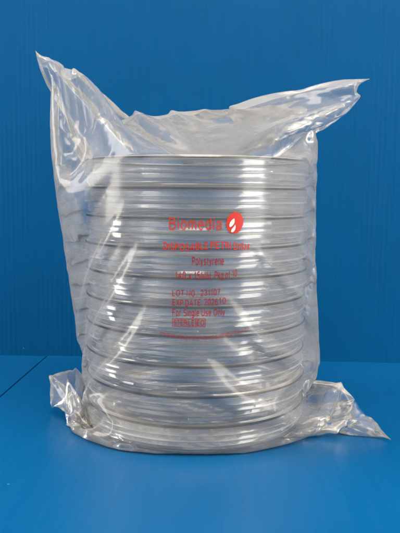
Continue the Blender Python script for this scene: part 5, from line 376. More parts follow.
4,1,4,4,-3,0,-4,-5,-1,-14,-8,-48,-51,-40,-63,-19,19,25,12,17,1,2,-10,6,0,-5,-5,-13,-8,-15,-14,-13,-26,-8,-22,38,-25,-14,-5,6,15,10,-9,-5,10,18,-11,-14,-13,-1,0,15,36,-1,-11,-23,-18,
3,5,3,-1,0,-1,-2,-4,-4,-4,1,7,36,22,47,27,24,-39,-58,30,39,-109,233,14,-1,-2,-9,-18,-9,15,21,36,3,-5,5,3,2,0,0,2,3,-1,-13,-20,-5,14,19,108,-84,-24,-8,-6,2,7,59,-57,-12,-8,13,9,-3,
-14,-7,5,12,-48,-39,0,13,4,9,8,9,8,11,8,11,7,-9,-9,-9,-8,-4,-8,2,0,-7,-124,-105,43,54,30,25,18,17,17,19,16,-21,-21,-22,-18,-17,-15,-17,-16,-20,-29,-53,3,-46,8,-2,-8,-9,-3,6,6,1,-8,
44,-29,3,-8,-11,-9,3,67,-36,24,6,-19,-35,-5,3,3,-1,0,0,-2,-1,-3,2,-5,9,43,-17,6,33,48,-3,-49,8,140,109,70,72,105,117,119,92,-32,-131,-142,-161,-163,-135,-20,-18,0,0,-1,-1,1,-1,0,1,
-1,0,0,0,0,1,0,0,1,0,0,0,-1,-1,-1,-1,0,-1,1,0,1,0,0,0,0,0,1,0,-10,0,4,44,46,-4,-22,-32,-16,0,9,14,22,30,7,-7,-30,-22,-14,-9,0,16,32,22,4,-46,-44,-4,0,10,0,-1,0,0,0,0,0,-1,0,-1,1,0,
1,1,1,1,0,0,0,-1,0,0,-1,0,0,0,0,1,-1,0,1,-1,1,1,0,0,18,20,135,163,161,142,131,32,-92,-119,-117,-105,-72,-70,226,-168,-86,-58,-42,-7,-2,11,44,34,-17,-6,-1,55,-5,21,10,-2,-6,-2,5,-1,
-13,1,26,-12,-15,0,2,2,3,2,1,2,-1,9,13,19,6,-3,0,5,-1,-4,-1,0,0,4,-7,7,-8,72,58,10,-8,-32,-31,14,26,24,-2,-6,-1,7,4,-37,-107,-91,37,40,7,-19,-17,-2,12,36,41,66,22,-73,-90,-10,0,51,
0,0,9,-3,-6,11,-1,-5,5,1,-2,-3,1,-3,-5,-7,1,5,5,1,-3,-1,-1,0,5,-1,-1,-1,5,-5,3,-1,-12,-17,-45,33,-61,-11,-32,-23,-15,65,163,-4,12,32,18,30,159,-2,-45,-74,-97,-67,-11,11,43,20,-1,0,
10,26,20,12,7,-5,-8,-2,1,28,12,-39,-25,49,12,-29,-7,-3,0,1,2,3,5,-21,-19,-18,-5,4,0,-4,0,4,0,0,0,-3,21,24,21,27,29,52,39,11,4,4,2,0,-7,9,-8,-33,-55,-40,-15,-27,-29,-3,37,30,-15,-44,
-44,-22,6,40,52,80,56,-96,-50,-50,32,20,-11,10,6,-17,1,6,2,0,2,1,-4,1,9,1,2,-4,-8,-1,7,1,1,-4,-1,-4,5,5,-9,7,-9,-3,21,13,22,-53,-69,-59,-2,1,14,-31,51,173,55,31,15,-3,186,-12,-12,
-25,-56,-116,-89,-11,50,24,-3,1,17,41,5,10,5,-13,-6,1,-9,-14,42,33,-49,-37,46,30,-27,-12,-2,0,-1,-2,6,29,8,-24,-12,-2,0,0,0,0,0,0,0,-1,-14,-15,30,-50,-6,28,33,17,5,6,59,62,27,-46,
-46,-41,-16,-1,17,-23,-26,-21,-8,42,37,-11,-36,-38,-42,-26,2,14,0,97,47,-56,-32,-20,2,-7,0,7,0,0,-8,-1,10,37,15,-9,-1,10,-1,-3,-3,8,-8,-1,3,8,-8,1,-1,-1,-4,3,-46,50,-59,4,5,0,-5,
-19,-16,-6,-21,95,20,115,64,-1,-3,-2,168,5,-17,-12,-12,-33,-118,-86,31,9,1,-1,52,13,0,14,-3,-15,-2,4,31,-41,-41,61,47,-55,-43,49,37,-29,-15,2,-2,1,-15,-13,24,49,5,10,-1,0,-1,2,-7,
-1,5,0,-1,-21,-41,13,-17,-37,-18,9,-15,-9,-44,-59,71,74,35,14,1,18,8,-9,-8,-13,-35,-17,45,54,2,-44,-22,-34,-14,11,43,3,-1,59,-38,-20,0,0,0,0,0,0,0,0,-11,-36,-13,10,-3,-4,-2,3,6,-8,
5,1,-3,-4,4,3,-2,-3,7,-4,51,-47,50,0,0,0,6,-15,-16,-3,0,-38,20,10,147,63,-8,4,207,-24,-15,-12,-11,-20,-4,-186,55,-61,-3,27,47,0,12,4,-16,-11,11,7,14,19,-40,-57,54,56,-53,-50,52,36,
-31,-12,19,-18,27,-21,-36,-25,7,-8,1,0,1,-2,20,34,7,1,-2,8,-12,20,14,-3,-36,-80,-43,-51,4,58,-23,19,40,45,26,17,41,0,-9,4,-26,-43,-19,44,50,13,-33,-25,-18,-23,8,15,16,1,30,-10,-19,
0,0,0,0,0,0,0,0,0,1,-1,0,0,1,-1,0,0,0,0,0,0,0,0,0,0,0,0,0,0,0,0,0,55,-6,13,3,-7,1,-16,-42,-33,-10,158,29,31,303,-148,-2,-22,-3,9,-7,69,-268,-9,42,49,-9,0,10,-10,-14,-2,12,52,-96,4,
40,0,-51,57,-6,0,-52,54,45,-47,7,19,-54,71,8,3,-4,7,1,-4,-1,-42,-24,-33,-12,13,13,20,22,21,-30,-89,-66,-15,34,82,-17,-47,-21,-5,17,44,44,24,35,18,5,10,0,-45,-40,-30,39,59,25,-25,
-33,-9,-17,-13,-1,12,21,32,6,-20,-10,-5,0,0,14,-14,0,0,52,-52,0,0,57,1,-58,0,36,-36,0,0,0,0,0,0,0,0,0,0,0,0,0,-55,59,90,27,-4,-12,0,-8,-18,-20,-27,147,-8,-53,144,5,30,15,11,6,-1,
-23,-42,-24,-35,-25,-9,20,-28,-16,25,56,-57,54,3,-56,0,-1,-3,7,-3,35,-89,58,9,-40,54,-27,-54,51,2,7,-4,-4,6,1,37,8,4,-10,-14,-1,-17,76,-147,-104,1,52,65,44,-7,3,-13,-31,-28,-15,3,
22,16,36,59,33,-2,4,-24,-53,-29,-34,29,50,37,-11,-36,-8,-6,-11,-14,-5,14,19,13,-3,-5,-2,0,2,39,-41,0,1,57,-58,0,-58,58,55,-55,-36,86,6,-5,2,-1,0,4,-4,-2,3,-1,3,-1,2,-6,-59,23,42,55,
21,-3,-3,-5,1,-6,-39,14,19,12,11,5,8,12,10,-1,-6,34,7,-31,-57,-18,4,1,-33,75,-108,-2,-1,60,57,-58,0,0,49,-49,18,-18,-8,45,-37,-6,58,-52,-48,-5,-3,-3,3,-2,0,5,5,38,24,2,-19,-13,-132,
44,66,39,26,21,-4,-3,3,4,-11,-32,-32,-35,-8,16,-10,65,109,-22,-2,-4,-32,-50,-21,-44,17,51,41,3,-32,-15,0,-2,-8,-16,0,15,11,2,-2,0,-16,16,52,-52,-54,50,61,-4,-53,-58,55,63,-59,-51,
-6,15,33,6,4,-11,5,10,-6,7,-9,3,-1,9,50,-31,2,23,38,29,5,-4,-3,-14,-36,-11,-33,-5,7,5,1,-2,2,0,2,14,25,72,28,-79,-41,1,6,-55,52,56,-56,-57,49,58,-50,-55,60,9,-15,1,-50,50,0,-53,59,
-6,55,-55,59,-59,0,55,3,-5,-2,-45,-8,-58,10,7,43,9,25,39,14,2,-3,-5,1,5,5,-9,-21,-39,-44,-19,6,30,63,47,-14,-5,-11,-36,-40,-11,-42,0,40,39,17,-25,-18,0,0,0,-6,-8,6,8,0,0,0,-31,34,
51,-54,-54,53,-1,54,-52,-52,45,64,-12,-40,-15,-35,-5,-4,7,-1,-8,3,-6,6,-1,16,38,52,7,-5,-8,14,33,25,-6,10,-76,-67,-31,-157,37,15,12,6,3,-1,-2,-17,-13,-10,0,35,47,-5,-7,104,8,-2,
-109,56,0,-50,59,41,-50,-57,101,-43,-1,0,1,55,-56,-1,54,-108,105,-53,3,56,-111,55,-3,6,-53,-6,56,30,17,2,-1,-32,39,14,-1,5,2,1,5,5,14,2,-9,-24,-63,-13,23,-6,72,1,-1,0,-16,-37,-29,
-4,-38,-16,35,18,42,-10,-27,0,0,0,0,-4,0,4,0,0,-10,-29,43,47,-51,-56,46,11,54,-51,-57,4,49,47,2,-24,-24,-1,0,0,0,0,0,0,-1,-7,8,40,16,4,3,-6,13,20,100,-219,-102,-39,4,-159,-11,6,9,9,
10,5,1,-2,-6,-22,93,58,61,-52,0,5,-10,-48,106,-53,0,0,-59,59,50,-50,-58,53,5,55,-106,51,0,-7,4,3,6,-62,56,0,50,-58,-42,-6,56,52,6,-38,-8,-1,-12,8,-86,53,38,2,0,0,-3,-5,-15,-22,-38,
-7,56,56,52,-27,33,-28,1,6,1,-17,-38,-19,0,-21,-27,36,15,24,3,-29,-1,0,0,0,0,0,0,0,0,-16,-23,43,43,-47,-41,0,37,59,-29,-35,-36,1,38,32,25,4,0,3,0,-4,-2,4,0,-20,-45,42,6,-2,-4,-2,
-14,-46,-213,58,7,8,0,-166,33,-19,-11,-2,4,7,10,11,-14,154,-5,3,-1,52,-1,-110,5,100,-46,48,-52,59,-59,-50,50,56,-56,-3,3,3,-3,0,0,4,4,-8,-56,56,50,-47,-53,0,108,-4,-54,-52,-6,8,-9,
-1,9,14,32,-102,1,-14,-4,2,7,10,16,-59,75,97,71,49,9,-63,-56,-14,17,12,18,4,-21,-37,-13,0,-10,-31,7,27,32,13,-30,-8,0,0,0,0,0,0,0,0,-19,-21,40,46,-35,-23,-39,12,57,25,-7,-20,-59,-8,
-1,-3,0,-3,0,4,2,2,25,35,44,-32,-19,-2,4,4,-70,-110,-3,0,4,-3,-4,-180,21,58,-3,-31,-17,-8,-8,33,115,-37,-3,5,-1,11,40,55,-50,-50,43,-45,110,-117,115,-56,7,-9,2,5,-5,1,-1,-3,56,-107,
49,65,-60,0,0,-3,3,0,-2,6,54,-58,0,0,0,0,-5,-15,-25,-5,-80,-29,-9,-4,-4,-7,6,206,82,23,7,2,8,18,-39,-23,-37,-16,-5,9,6,-18,-35,-11,0,0,-24,-13,17,31,21,-18,-14,0,0,0,0,0,0,0,0,-15,
-22,26,43,-1,-25,-26,-24,1,7,12,24,0,0,0,0,0,0,0,0,-6,-23,28,69,-16,-47,-22,7,-54,-109,-7,0,-1,8,14,-10,-158,-22,24,77,34,-34,-9,14,18,26,30,0,0,0,-11,-39,0,103,-53,-50,100,-49,-1,
-56,108,-53,-52,111,-113,55,-6,6,-53,57,-4,-53,51,2,0,-50,44,62,-1,-111,-2,55,58,-16,-39,0,0,0,0,0,0,0,-1,-16,-14,-1,55,110,11,8,2,-8,-15,7,7,-30,24,-7,-19,-22,-16,-6,-3,-22,-33,
-11,0,0,-10,-24,1,30,25,-5,-15,-2,0,0,0,0,0,0,0,-10,-22,5,24,35,8,4,2,4,5,1,2,0,0,-2,1,0,-3,2,-2,-2,-57,-14,-29,5,4,-6,-133,13,3,-7,-7,-1,11,21,-143,-13,-24,20,90,63,-22,8,22,-1,0,
0,0,0,0,0,0,3,47,-50,0,-9,9,0,-2,-54,111,-63,8,0,5,-4,-1,-7,60,-53,-5,55,-50,0,-50,-6,1,55,0,3,-2,-40,39,0,0,0,0,0,0,0,0,5,35,61,38,4,-11,3,9,10,2,-15,10,-29,3,7,4,-5,-14,-17,-14,
-14,-24,-35,-13,0,0,-1,-16,-13,15,23,4,-9,-3,0,0,0,0,0,0,0,-3,-13,-12,-10,-2,-4,-2,-4,-5,-1,-1,-1,0,2,1,7,14,20,15,4,60,-68,-16,37,22,-135,-25,-21,-18,-9,1,-5,-5,12,-154,22,-3,-33,
-1,114,39,-6,22,0,0,0,0,0,0,0,6,-13,10,-3,-50,0,50,56,-56,0,3,5,-8,0,-4,63,-59,-50,53,48,-104,53,56,-1,-55,0,0,0,59,-63,-52,56,0,0,0,0,0,0,0,15,30,48,30,17,3,-14,-7,1,8,11,6,5,28,
-67,9,10,3,-4,0,-3,-9,-15,-17,-30,-37,-21,0,0,0,-7,-14,4,16,7,-4,-2,0,0,0,0,0,0,0,0,0,0,0,0,0,0,0,0,-1,1,0,0,-2,-7,-11,-22,-13,21,-19,46,61,-5,-121,-76,6,-7,-5,-4,1,4,-3,-6,-116,8,
11,1,-33,-42,116,37,17,1,0,0,0,0,0,0,-6,16,-5,-5,0,0,53,-56,-47,50,-2,-56,90,-32,1,-28,73,-46,-56,59,53,-106,-6,54,59,-4,4,-2,-65,-44,54,0,0,0,0,0,8,21,30,32,24,17,10,5,0,2,2,0,-7,
-21,-35,-68,-110,106,53,38,20,-4,-10,-7,4,6,-3,-14,-26,-40,-30,-3,0,0,0,-8,-3,7,5,0,-1,0,0,0,0,0,0,0,0,0,1,4,5,11,6,8,5,6,3,5,1,1,1,-3,-13,-48,9,71,-20,-131,-71,-5,7,3,-2,3,2,5,9,6,
-72,10,13,19,28,42,70,33,-87,-56,0,0,0,0,0,0,0,-59,51,66,-58,55,-51,-57,53,46,-62,16,-11,11,-32,12,3,43,-26,-54,41,64,-23,-81,-4,4,-4,2,6,49,0,0,0,6,16,28,24,23,16,13,9,9,6,2,-1,-9,
-18,-28,-39,-50,-51,-36,-11,20,44,58,51,37,8,-18,-19,-5,10,12,-1,-19,-33,-41,-13,0,0,0,-2,-3,3,2,0,0,0,0,0,0,0,0,0,0,-1,-4,-4,-12,-6,-8,-5,-6,-3,-5,-1,-1,-1,3,13,43,92,-34,-148,-66,
-8,13,10,6,6,5,7,10,9,12,-7,4,3,0,1,5,-13,81,82,-25,-80,-46,-5,0,0,0,0,0,-50,70,82,-56,-49,3,0,-46,5,41,-21,21,-23,10,-16,3,26,0,-43,-8,23,28,0,0,0,0,0,1,10,18,20,26,17,16,10,9,7,8,
8,4,-3,-12,-24,-35,-42,-48,-46,-35,-24,-7,7,-4,16,39,53,64,48,20,-10,-27,-18,1,13,11,-4,-24,-33,-25,-5,0,0,0,-1,0,1,0,0,0,0,0,0,0,0,0,0,0,-1,1,0,0,0,0,0,0,0,0,0,0,0,117,-58,-148,
-71,1,24,19,10,7,11,13,19,15,15,11,0,0,0,0,-9,35,-37,-49,46,112,64,-27,-52,-36,-16,-16,-8,-7,0,-78,-24,1,47,54,0,0,0,0,0,0,0,0,0,0,0,0,0,0,0,0,1,12,11,20,16,24,12,14,9,10,6,4,3,4,8,
5,-2,-20,-35,-49,-51,-51,-44,-32,-19,-11,-1,5,10,-2,-1,10,28,55,68,71,35,-5,-23,-30,-11,6,12,7,-11,-27,-25,-14,-2,0,0,0,0,0,0,0,0,0,0,0,0,0,0,0,0,0,0,0,0,0,0,0,0,0,0,0,129,-90,-178,
8,56,35,-2,2,12,13,9,6,0,0,0,0,0,0,0,0,0,-86,-54,-5,3,31,99,124,57,-7,-20,-19,-14,-16,-13,-17,-8,-8,-4,0,1,2,2,1,3,1,3,2,2,0,-4,15,9,10,10,12,13,6,6,3,4,2,3,2,3,0,-1,-2,6,5,-1,-22,
-44,-71,-60,-51,-41,-25,-10,-5,-1,3,5,6,5,0,-5,-4,2,16,39,75,82,59,7,-22,-25,-21,-5,6,5,-4,-15,-17,-14,-8,-1,0,0,0,1,1,0,0,0,0,-1,-1,0,0,0,0,0,0,0,0,0,0,0,0,0,132,-107,-143,56,6,31,
7,10,8,0,0,0,0,0,0,0,0,24,-23,-1,0,0,-1,1,-12,-44,-23,-16,29,108,91,34,7,-4,-7,-4,0,1,-4,-2,-8,-4,-6,-3,-1,-3,1,0,3,2,7,12,-4,3,5,3,5,1,2,0,0,0,1,1,-1,0,-10,-1,6,3,-16,-44,-74,-71,
-61,-23,-11,0,2,2,2,2,1,0,1,0,-5,-7,-9,-9,-7,1,20,57,102,82,29,-16,-26,-19,-10,1,0,-6,-23,-9,-9,-8,-4,-1,0,-1,0,2,1,0,0,-1,0,-2,-1,0,0,0,0,0,0,0,0,0,0,115,-122,-96,45,42,16,0,0,0,0,
45,-34,44,-10,8,-2,-6,4,31,27,-5,3,-3,-3,0,9,-9,15,-21,-23,-34,34,71,45,19,15,3,-1,1,1,0,0,-1,-1,-2,-1,0,-1,0,0,2,1,2,1,1,-1,1,-1,0,-1,0,-2,1,-1,2,-5,-14,4,11,-7,-30,-62,-68,-55,
-10,19,1,3,6,6,6,4,1,-6,-11,-21,9,0,-11,-16,-18,-19,-17,-15,-3,29,87,109,49,-2,-22,-17,-5,1,1,-1,-23,-21,-14,-9,-6,-2,-3,-1,0,1,1,-1,0,-2,-2,-3,0,0,0,0,0,0,0,0,0,102,-114,-113,74,
51,59,0,-9,0,7,1,-44,28,-47,10,-8,5,6,2,-10,3,10,-1,-5,59,40,36,44,-5,-5,-20,-39,-39,-17,32,5,19,30,35,0,2,-2,1,0,1,0,0,1,0,0,0,0,0,-1,-1,-2,-1,-1,-2,0,-2,2,4,4,-1,-12,-17,15,12,
-19,-47,-49,-55,-5,26,18,20,16,13,8,5,-1,2,-2,1,-18,-10,-4,1,-16,-19,-17,-20,-23,-24,-24,-24,-10,60,97,80,12,-20,-19,3,3,0,-2,-18,-25,-30,-3,-6,-10,-3,-1,1,1,1,1,0,-1,-4,-6,-5,3,-3,
3,6,9,11,84,-111,-56,103,0,5,-58,-3,-4,-13,-5,7,3,13,5,1,-1,-6,-3,-9,5,50,35,36,46,-8,3,-2,6,-4,0,3,2,-11,-23,-24,22,17,7,9,4,-6,-8,-3,-2,2,3,3,1,2,1,1,0,-1,0,0,1,0,0,2,3,4,2,-3,-9,
-16,-3,20,4,-36,-50,-40,-9,35,23,25,18,16,13,7,2,2,0,-2,-3,-7,9,6,-17,-19,1,-5,-6,-14,-15,-19,-20,-28,-32,-42,1,84,63,41,-11,-15,3,4,2,7,4,-4,-29,-39,-51,3,-1,-3,-2,10,1,2,4,7,9,-5,
24,26,16,16,17,19,-36,35,21,-47,-37,-41,-29,-36,20,10,3,-7,-9,-4,-10,8,1,-6,3,12,194,-24,0,0,2,-4,2,0,2,-2,1,1,-2,3,2,3,-3,-11,7,-6,-26,-22,-4,4,6,8,8,7,6,6,5,4,3,3,2,0,-1,1,2,1,-1,
-4,-8,-11,-2,10,10,-2,-37,-46,1,23,15,17,17,14,5,0,-1,0,1,0,-1,0,1,1,-19,9,11,0,-2,0,-1,0,-1,-3,-8,-14,-22,-28,-27,-49,19,62,50,0,-5,3,1,2,2,5,1,7,27,-23,-13,-10,-7,-16,-2,3,7,10,
10,24,-11,-4,5,1,2,-1,-36,-45,21,24,14,6,4,15,-17,-7,-8,-10,-1,-7,8,-7,5,18,11,4,185,-6,-2,-4,-4,-8,-1,8,3,1,-1,1,0,-5,-13,-19,4,32,-9,-56,-12,27,25,15,11,4,1,1,1,0,0,0,0,0,-1,0,1,
-1,0,-4,-4,-9,-2,7,8,4,-1,-40,-14,23,9,8,8,6,2,-1,0,-2,-7,-10,-6,14,4,3,-3,-9,-2,10,7,3,0,0,1,-1,-7,6,1,1,0,-5,-14,-14,-11,-22,13,44,1,-1,-2,2,-1,3,2,6,9,1,-3,-1,0,1,0,0,-2,-2,-2,
-3,-1,-4,-5,-7,-7,-8,15,12,-10,-4,4,7,3,6,-2,0,-3,3,1,1,0,0,0,-1,1,1,178,-1,-6,0,2,-1,-10,-19,-8,-7,-2,-5,-8,-8,15,36,20,-27,-60,19,47,21,3,0,-1,-1,1,0,0,0,-3,0,0,1,1,1,0,0,-5,-6,
-5,5,6,4,0,-4,-2,6,2,0,0,0,-1,0,-1,0,-1,0,-1,1,-7,-29,-5,10,7,-6,18,9,-2,-4,-3,-2,-14,8,22,0,1,-1,1,0,1,-1,0,0,-6,0,-2,-1,0,0,1,3,3,3,1,1,0,-1,-1,0,1,-1,0,0,-1,-1,-2,-5,-8,-10,-16,
-21,-22,15,32,25,4,3,3,0,1,0,0,-1,1,0,-1,1,0,0,0,2,181,-2,-1,-5,-7,2,6,2,-6,-8,-7,-8,1,18,10,-10,-34,-28,45,29,1,-2,1,0,-1,1,-1,1,-4,-1,4,0,0,0,0,1,-1,-5,-7,1,5,6,1,-4,-9,-8,1,18,
-9,-13,-3,2,4,9,10,0,1,-1,0,-5,4,1,-13,-23,7,10,11,9,-13,-23,-7,8,26,11,-3,2,0,1,0,-6,-9,-6,-10,1,26,-10,-10,-7,-2,7,13,10,5,5,3,1,0,1,-1,0,-1,-1,-1,-2,-2,-2,-3,-1,-2,0,1,2,-2,-9,
-12,-7,6,10,8,6,1,1,0,1,0,0,1,-1,0,0,1,-1,178,-3,-3,5,-2,-9,-10,6,9,5,-1,0,2,-14,-19,-12,12,29,6,-2,1,-1,0,-1,1,1,-1,-7,5,3,-2,-2,3,1,0,-1,-6,-6,4,6,3,-2,-10,-18,-19,-12,-5,21,35,
10,-10,-18,-10,-6,4,12,8,6,7,6,-1,-3,3,-5,-17,13,3,-10,-24,14,16,11,1,-3,3,-2,-2,-7,-14,-18,-7,3,24,25,-21,-32,-6,14,23,15,4,0,2,1,2,1,0,-1,0,-1,-1,0,0,-1,-1,0,-1,-1,0,-1,0,-1,0,1,
1,1,1,-1,0,1,1,0,0,0,0,0,-1,0,1,0,0,-1,179,1,-5,-6,8,0,-2,-14,-10,10,11,5,-1,-6,7,2,1,-2,-2,0,0,1,-1,1,1,-9,0,9,-1,-4,2,3,0,-1,1,-8,-5,6,5,2,-4,-17,-24,-10,3,0,-10,-20,6,42,24,10,
-4,-11,-10,-8,-2,2,2,8,10,10,1,0,-1,-9,1,-15,12,12,2,-1,1,-1,-9,-10,-11,-13,-5,12,15,18,5,-26,-39,4,32,22,5,0,0,2,4,2,2,1,1,1,0,0,-1,-2,-1,-1,-2,-2,-2,-1,-2,-1,-1,1,-1,-2,0,2,1,2,1,
2,0,1,0,0,0,0,0,-1,-1,1,0,0,177,-3,4,-5,-10,11,3,0,-5,-21,-10,15,14,6,-16,-8,6,12,7,1,0,0,0,-6,-6,9,3,-5,0,4,1,0,0,-1,-10,-2,7,5,2,-6,-15,-17,9,10,5,3,-3,-13,-16,-20,9,25,17,11,-3,
-2,-1,-4,0,-4,-2,-1,6,6,1,-1,-12,10,5,2,0,-3,-9,-12,-9,-6,-1,8,11,12,10,-5,-26,-39,19,37,13,-1,0,0,0,2,0,2,1,1,0,-1,0,-1,-1,1,-2,0,0,-1,0,-2,0,0,-1,0,0,0,1,0,1,0,1,0,1,0,0,0,0,0,-1,
-1,-2,0,3,1,179,-1,-4,6,-4,-14,7,9,-2,2,-9,-26,-6,26,15,-7,-13,-12,0,2,4,3,5,10,7,0,-3,3,2,-1,1,-1,-5,-9,3,7,4,0,-5,-13,-8,15,10,2,1,-1,-1,2,-1,-7,-9,-9,2,8,13,2,-1,1,-2,1,-1,0,-1,
0,-1,3,10,-11,-2,-9,-6,-9,-3,0,4,6,6,6,6,3,-10,-24,-22,28,24,3,-1,0,1,-3,4,2,2,2,1,1,1,1,-1,1,0,-2,-1,-1,-2,-1,-3,0,-2,-1,-1,0,-1,0,0,1,1,1,1,1,1,1,0,1,0,0,-1,-1,-2,-4,1,5,179,-1,
-3,-6,9,-2,-14,-1,16,-1,1,0,-16,-26,16,24,3,-4,-4,1,2,3,2,-1,0,0,1,-3,-3,-2,-3,-2,1,7,4,1,1,-4,-7,-5,11,5,0,0,-1,0,0,0,-1,2,0,-1,-3,2,-1,-1,-2,0,0,-1,-1,1,-1,1,2,4,1,-1,-3,-2,-3,-1,
-1,2,1,2,2,3,0,-17,-23,0,26,13,-1,0,1,0,-6,6,1,1,1,1,1,1,0,-1,0,-1,-1,0,0,-1,0,-1,0,-1,-1,0,0,-1,1,0,0,0,1,1,0,1,0,0,0,0,0,0,0,-1,-1,-3,-6,6,175,4,0,-5,-6,10,1,-12,-10,18,2,-1,2,-4,
-26,0,22,9,0,-2,0,-2,-3,0,-1,0,2,4,1,1,-2,0,0,1,1,0,-3,-4,-5,10,2,0,-1,-1,0,1,0,-1,2,-6,-9,2,10,-2,-14,-7,0,1,2,3,2,3,2,5,4,3,3,0,-1,-1,-1,0,0,0,0,1,1,-2,-16,-4,12,6,2,-1,1,0,-4,-5,
8,2,2,0,2,1,1,1,1,1,0,0,0,0,-2,-1,-2,-1,-1,-1,-2,0,-1,-1,-1,0,0,1,0,1,1,0,1,1,1,0,0,0,0,0,-1,-2,-5,-8,163,13,2,1,-6,-8,10,3,-8,-15,14,9,-2,0,1,-16,-14,19,10,1,-4,1,4,0,1,-1,0,-2,0,
0,2,1,-1,1,-1,0,-3,-4,6,2,0,-2,0,2,-1,-1,1,-2,-13,1,11,3,-16,-23,3,11,5,4,2,3,2,3,2,2,0,2,1,0,-1,0,0,0,0,0,1,-1,-2,-3,4,-1,-4,-4,-4,-3,-1,2,5,9,2,0,0,2,0,1,1,0,0,0,0,-1,0,-1,0,0,-1,
0,-1,0,0,-1,-1,1,-1,1,-1,1,0,1,0,1,0,0,0,0,0,-1,1,0,-1,0,-4,-7,165,1,11,1,0,-5,-9,11,5,-6,-16,6,14,-2,0,2,-6,-20,8,15,4,-5,-4,3,2,2,1,0,0,0,-1,0,2,0,0,-3,-2,4,1,-2,0,1,0,-2,1,1,-7,
-5,9,4,-9,-22,3,20,7,0,-1,0,0,1,0,-1,1,0,1,0,0,1,0,-1,-1,1,0,0,0,-4,-8,-8,7,7,4,1,0,-1,-1,-1,3,1,0,0,2,1,1,1,0,1,1,0,1,1,-1,0,-1,-1,-1,-2,-1,-1,-1,-1,0,-1,0,-1,1,-1,1,0,1,1,0,1,0,0,
0,1,0,-1,1,-1,-2,-6,166,-6,6,11,1,1,-6,-12,10,7,-2,-15,-3,18,1,-1,1,0,-15,-5,15,7,-2,-4,-1,1,0,0,1,1,2,1,1,-1,0,1,0,-1,-1,1,0,0,0,1,-1,-7,1,7,-3,-16,0,16,3,-1,-1,0,1,0,0,-1,1,0,0,
-1,0,1,0,1,-1,0,1,-1,1,-1,-5,-9,-12,-8,-7,1,8,9,8,8,5,2,0,0,-1,1,1,0,1,1,1,0,0,0,0,-1,0,-1,0,-1,0,0,0,-1,0,0,-1,0,0,0,-1,1,0,1,0,0,1,-1,1,0,0,0,-1,1,0,-1,1,-5,170,-5,-5,10,8,0,1,-3,
-14,8,9,-1,-10,-10,16,3,0,0,1,-7,-10,12,6,0,-2,-1,0,1,1,1,0,0,0,0,-1,0,1,0,0,-1,-1,1,0,-1,-5,4,3,-8,-7,11,3,-2,0,0,1,0,1,0,0,1,-1,0,-2,0,2,1,0,-1,0,1,0,0,-1,-5,-9,-11,2,9,7,6,1,0,1,
-5,0,5,-1,-3,3,2,1,1,1,0,1,1,0,1,0,0,1,-1,0,-1,-1,-1,-1,-1,-1,-1,0,-1,-1,0,0,0,1,-1,2,0,0,1,0,0,1,-1,1,-1,0,0,-1,0,178,-9,-9,-6,16,8,-1,0,-1,-15,4,11,1,-8,-11,14,5,0,0,1,-3,-11,10,
4,1,-1,0,1,0,-1,1,0,-1,0,1,-2,1,0,0,-1,2,0,-2,-3,4,0,-8,0,8,0,-1,0,0,0,0,1,-1,1,0,-1,-2,-3,3,2,1,-1,0,-1,2,0,1,-1,-4,-9,-11,6,10,7,1,-1,1,-4,-8,7,5,-3,-3,4,2,1,0,1,0,1,0,0,1,0,0,0,
-2,1,-1,0,-1,0,0,0,-1,0,0,0,-1,1,0,0,-1,1,0,0,1,0,-1,1,-1,1,-1,1,-1,1,0,-1,181,-2,-6,-11,-8,17,8,-1,-1,0,-14,1,13,3,-7,-13,12,5,0,0,0,-1,-8,7,3,1,0,-1,1,0,0,0,0,0,-1,1,-1,0,-1,2,0,
-2,-1,3,-1,-8,5,4,-2,-1,1,0,0,0,0,0,1,0,-1,-5,0,4,2,1,-2,0,0,1,0,1,-1,-3,-8,-11,7,10,5,0,0,0,-9,-3,9,4,-4,-5,5,3,1,1,1,1,1,1,0,1,0,0,0,1,1,-1,-1,0,-1,0,-2,-1,0,-1,-1,-1,1,-1,-1,1,0,
1,-1,1,0,0,1,0,1,-1,1,-1,0,0,0,1,178,0,0,-5,-13,-9,19,8,0,0,0,-13,-6,15,4,-5,-12,10,7,0,0,0,-2,-5,6,2,0,0,-1,1,0,0,0,0,0,-1,1,-1,1,0,-1,-1,2,-2,-6,7,0,-1,1,0,-1,0,0,0,0,0,1,-3,-6,3,
4,2,-1,-3,0,1,2,1,1,0,-3,-7,-11,6,9,4,1,-1,-6,-9,4,11,2,-7,-4,7,3,1,0,1,0,0,1,-1,2,-1,1,0,0,-1,-1,0,0,0,0,-1,0,0,-1,0,0,0,-1,0,1,0,0,0,0,1,-1,1,0,0,-1,1,-1,1,0,-1,0,0,180,-1,-2,3,
-2,-14,-11,19,6,-1,0,2,-10,-8,13,6,-5,-11,8,6,-1,1,0,-1,-3,3,2,0,1,0,-1,0,0,0,0,0,-1,1,0,0,-1,1,-2,-4,6,-1,0,0,-1,0,-1,0,0,1,0,1,-4,-6,6,5,0,-3,-4,0,2,1,1,2,0,-1,-5,-9,2,9,5,-1,-5,
-8,0,8,6,-2,-6,-1,7,1,1,0,1,0,1,1,0,2,-1,2,-1,1,0,0,1,0,0,-2,0,-1,-1,-1,0,-1,-1,0,0,0,-1,-1,2,-1,1,0,1,0,0,0,1,0,0,0,0,0,-1,0,178,-4,5,-5,3,0,-12,-13,19,7,0,-1,2,-10,-10,14,6,-4,
-10,6,7,0,0,0,-2,1,1,1,0,0,0,0,0,0,0,0,0,0,0,-1,0,0,-2,3,-1,0,0,0,-1,0,0,0,0,0,1,-7,-4,9,2,-3,-5,-1,1,3,1,2,0,1,1,-4,-7,-4,10,6,-2,-7,-4,5,5,3,-4,-6,2,6,1,1,-1,1,0,0,1,0,1,-1,1,0,0,
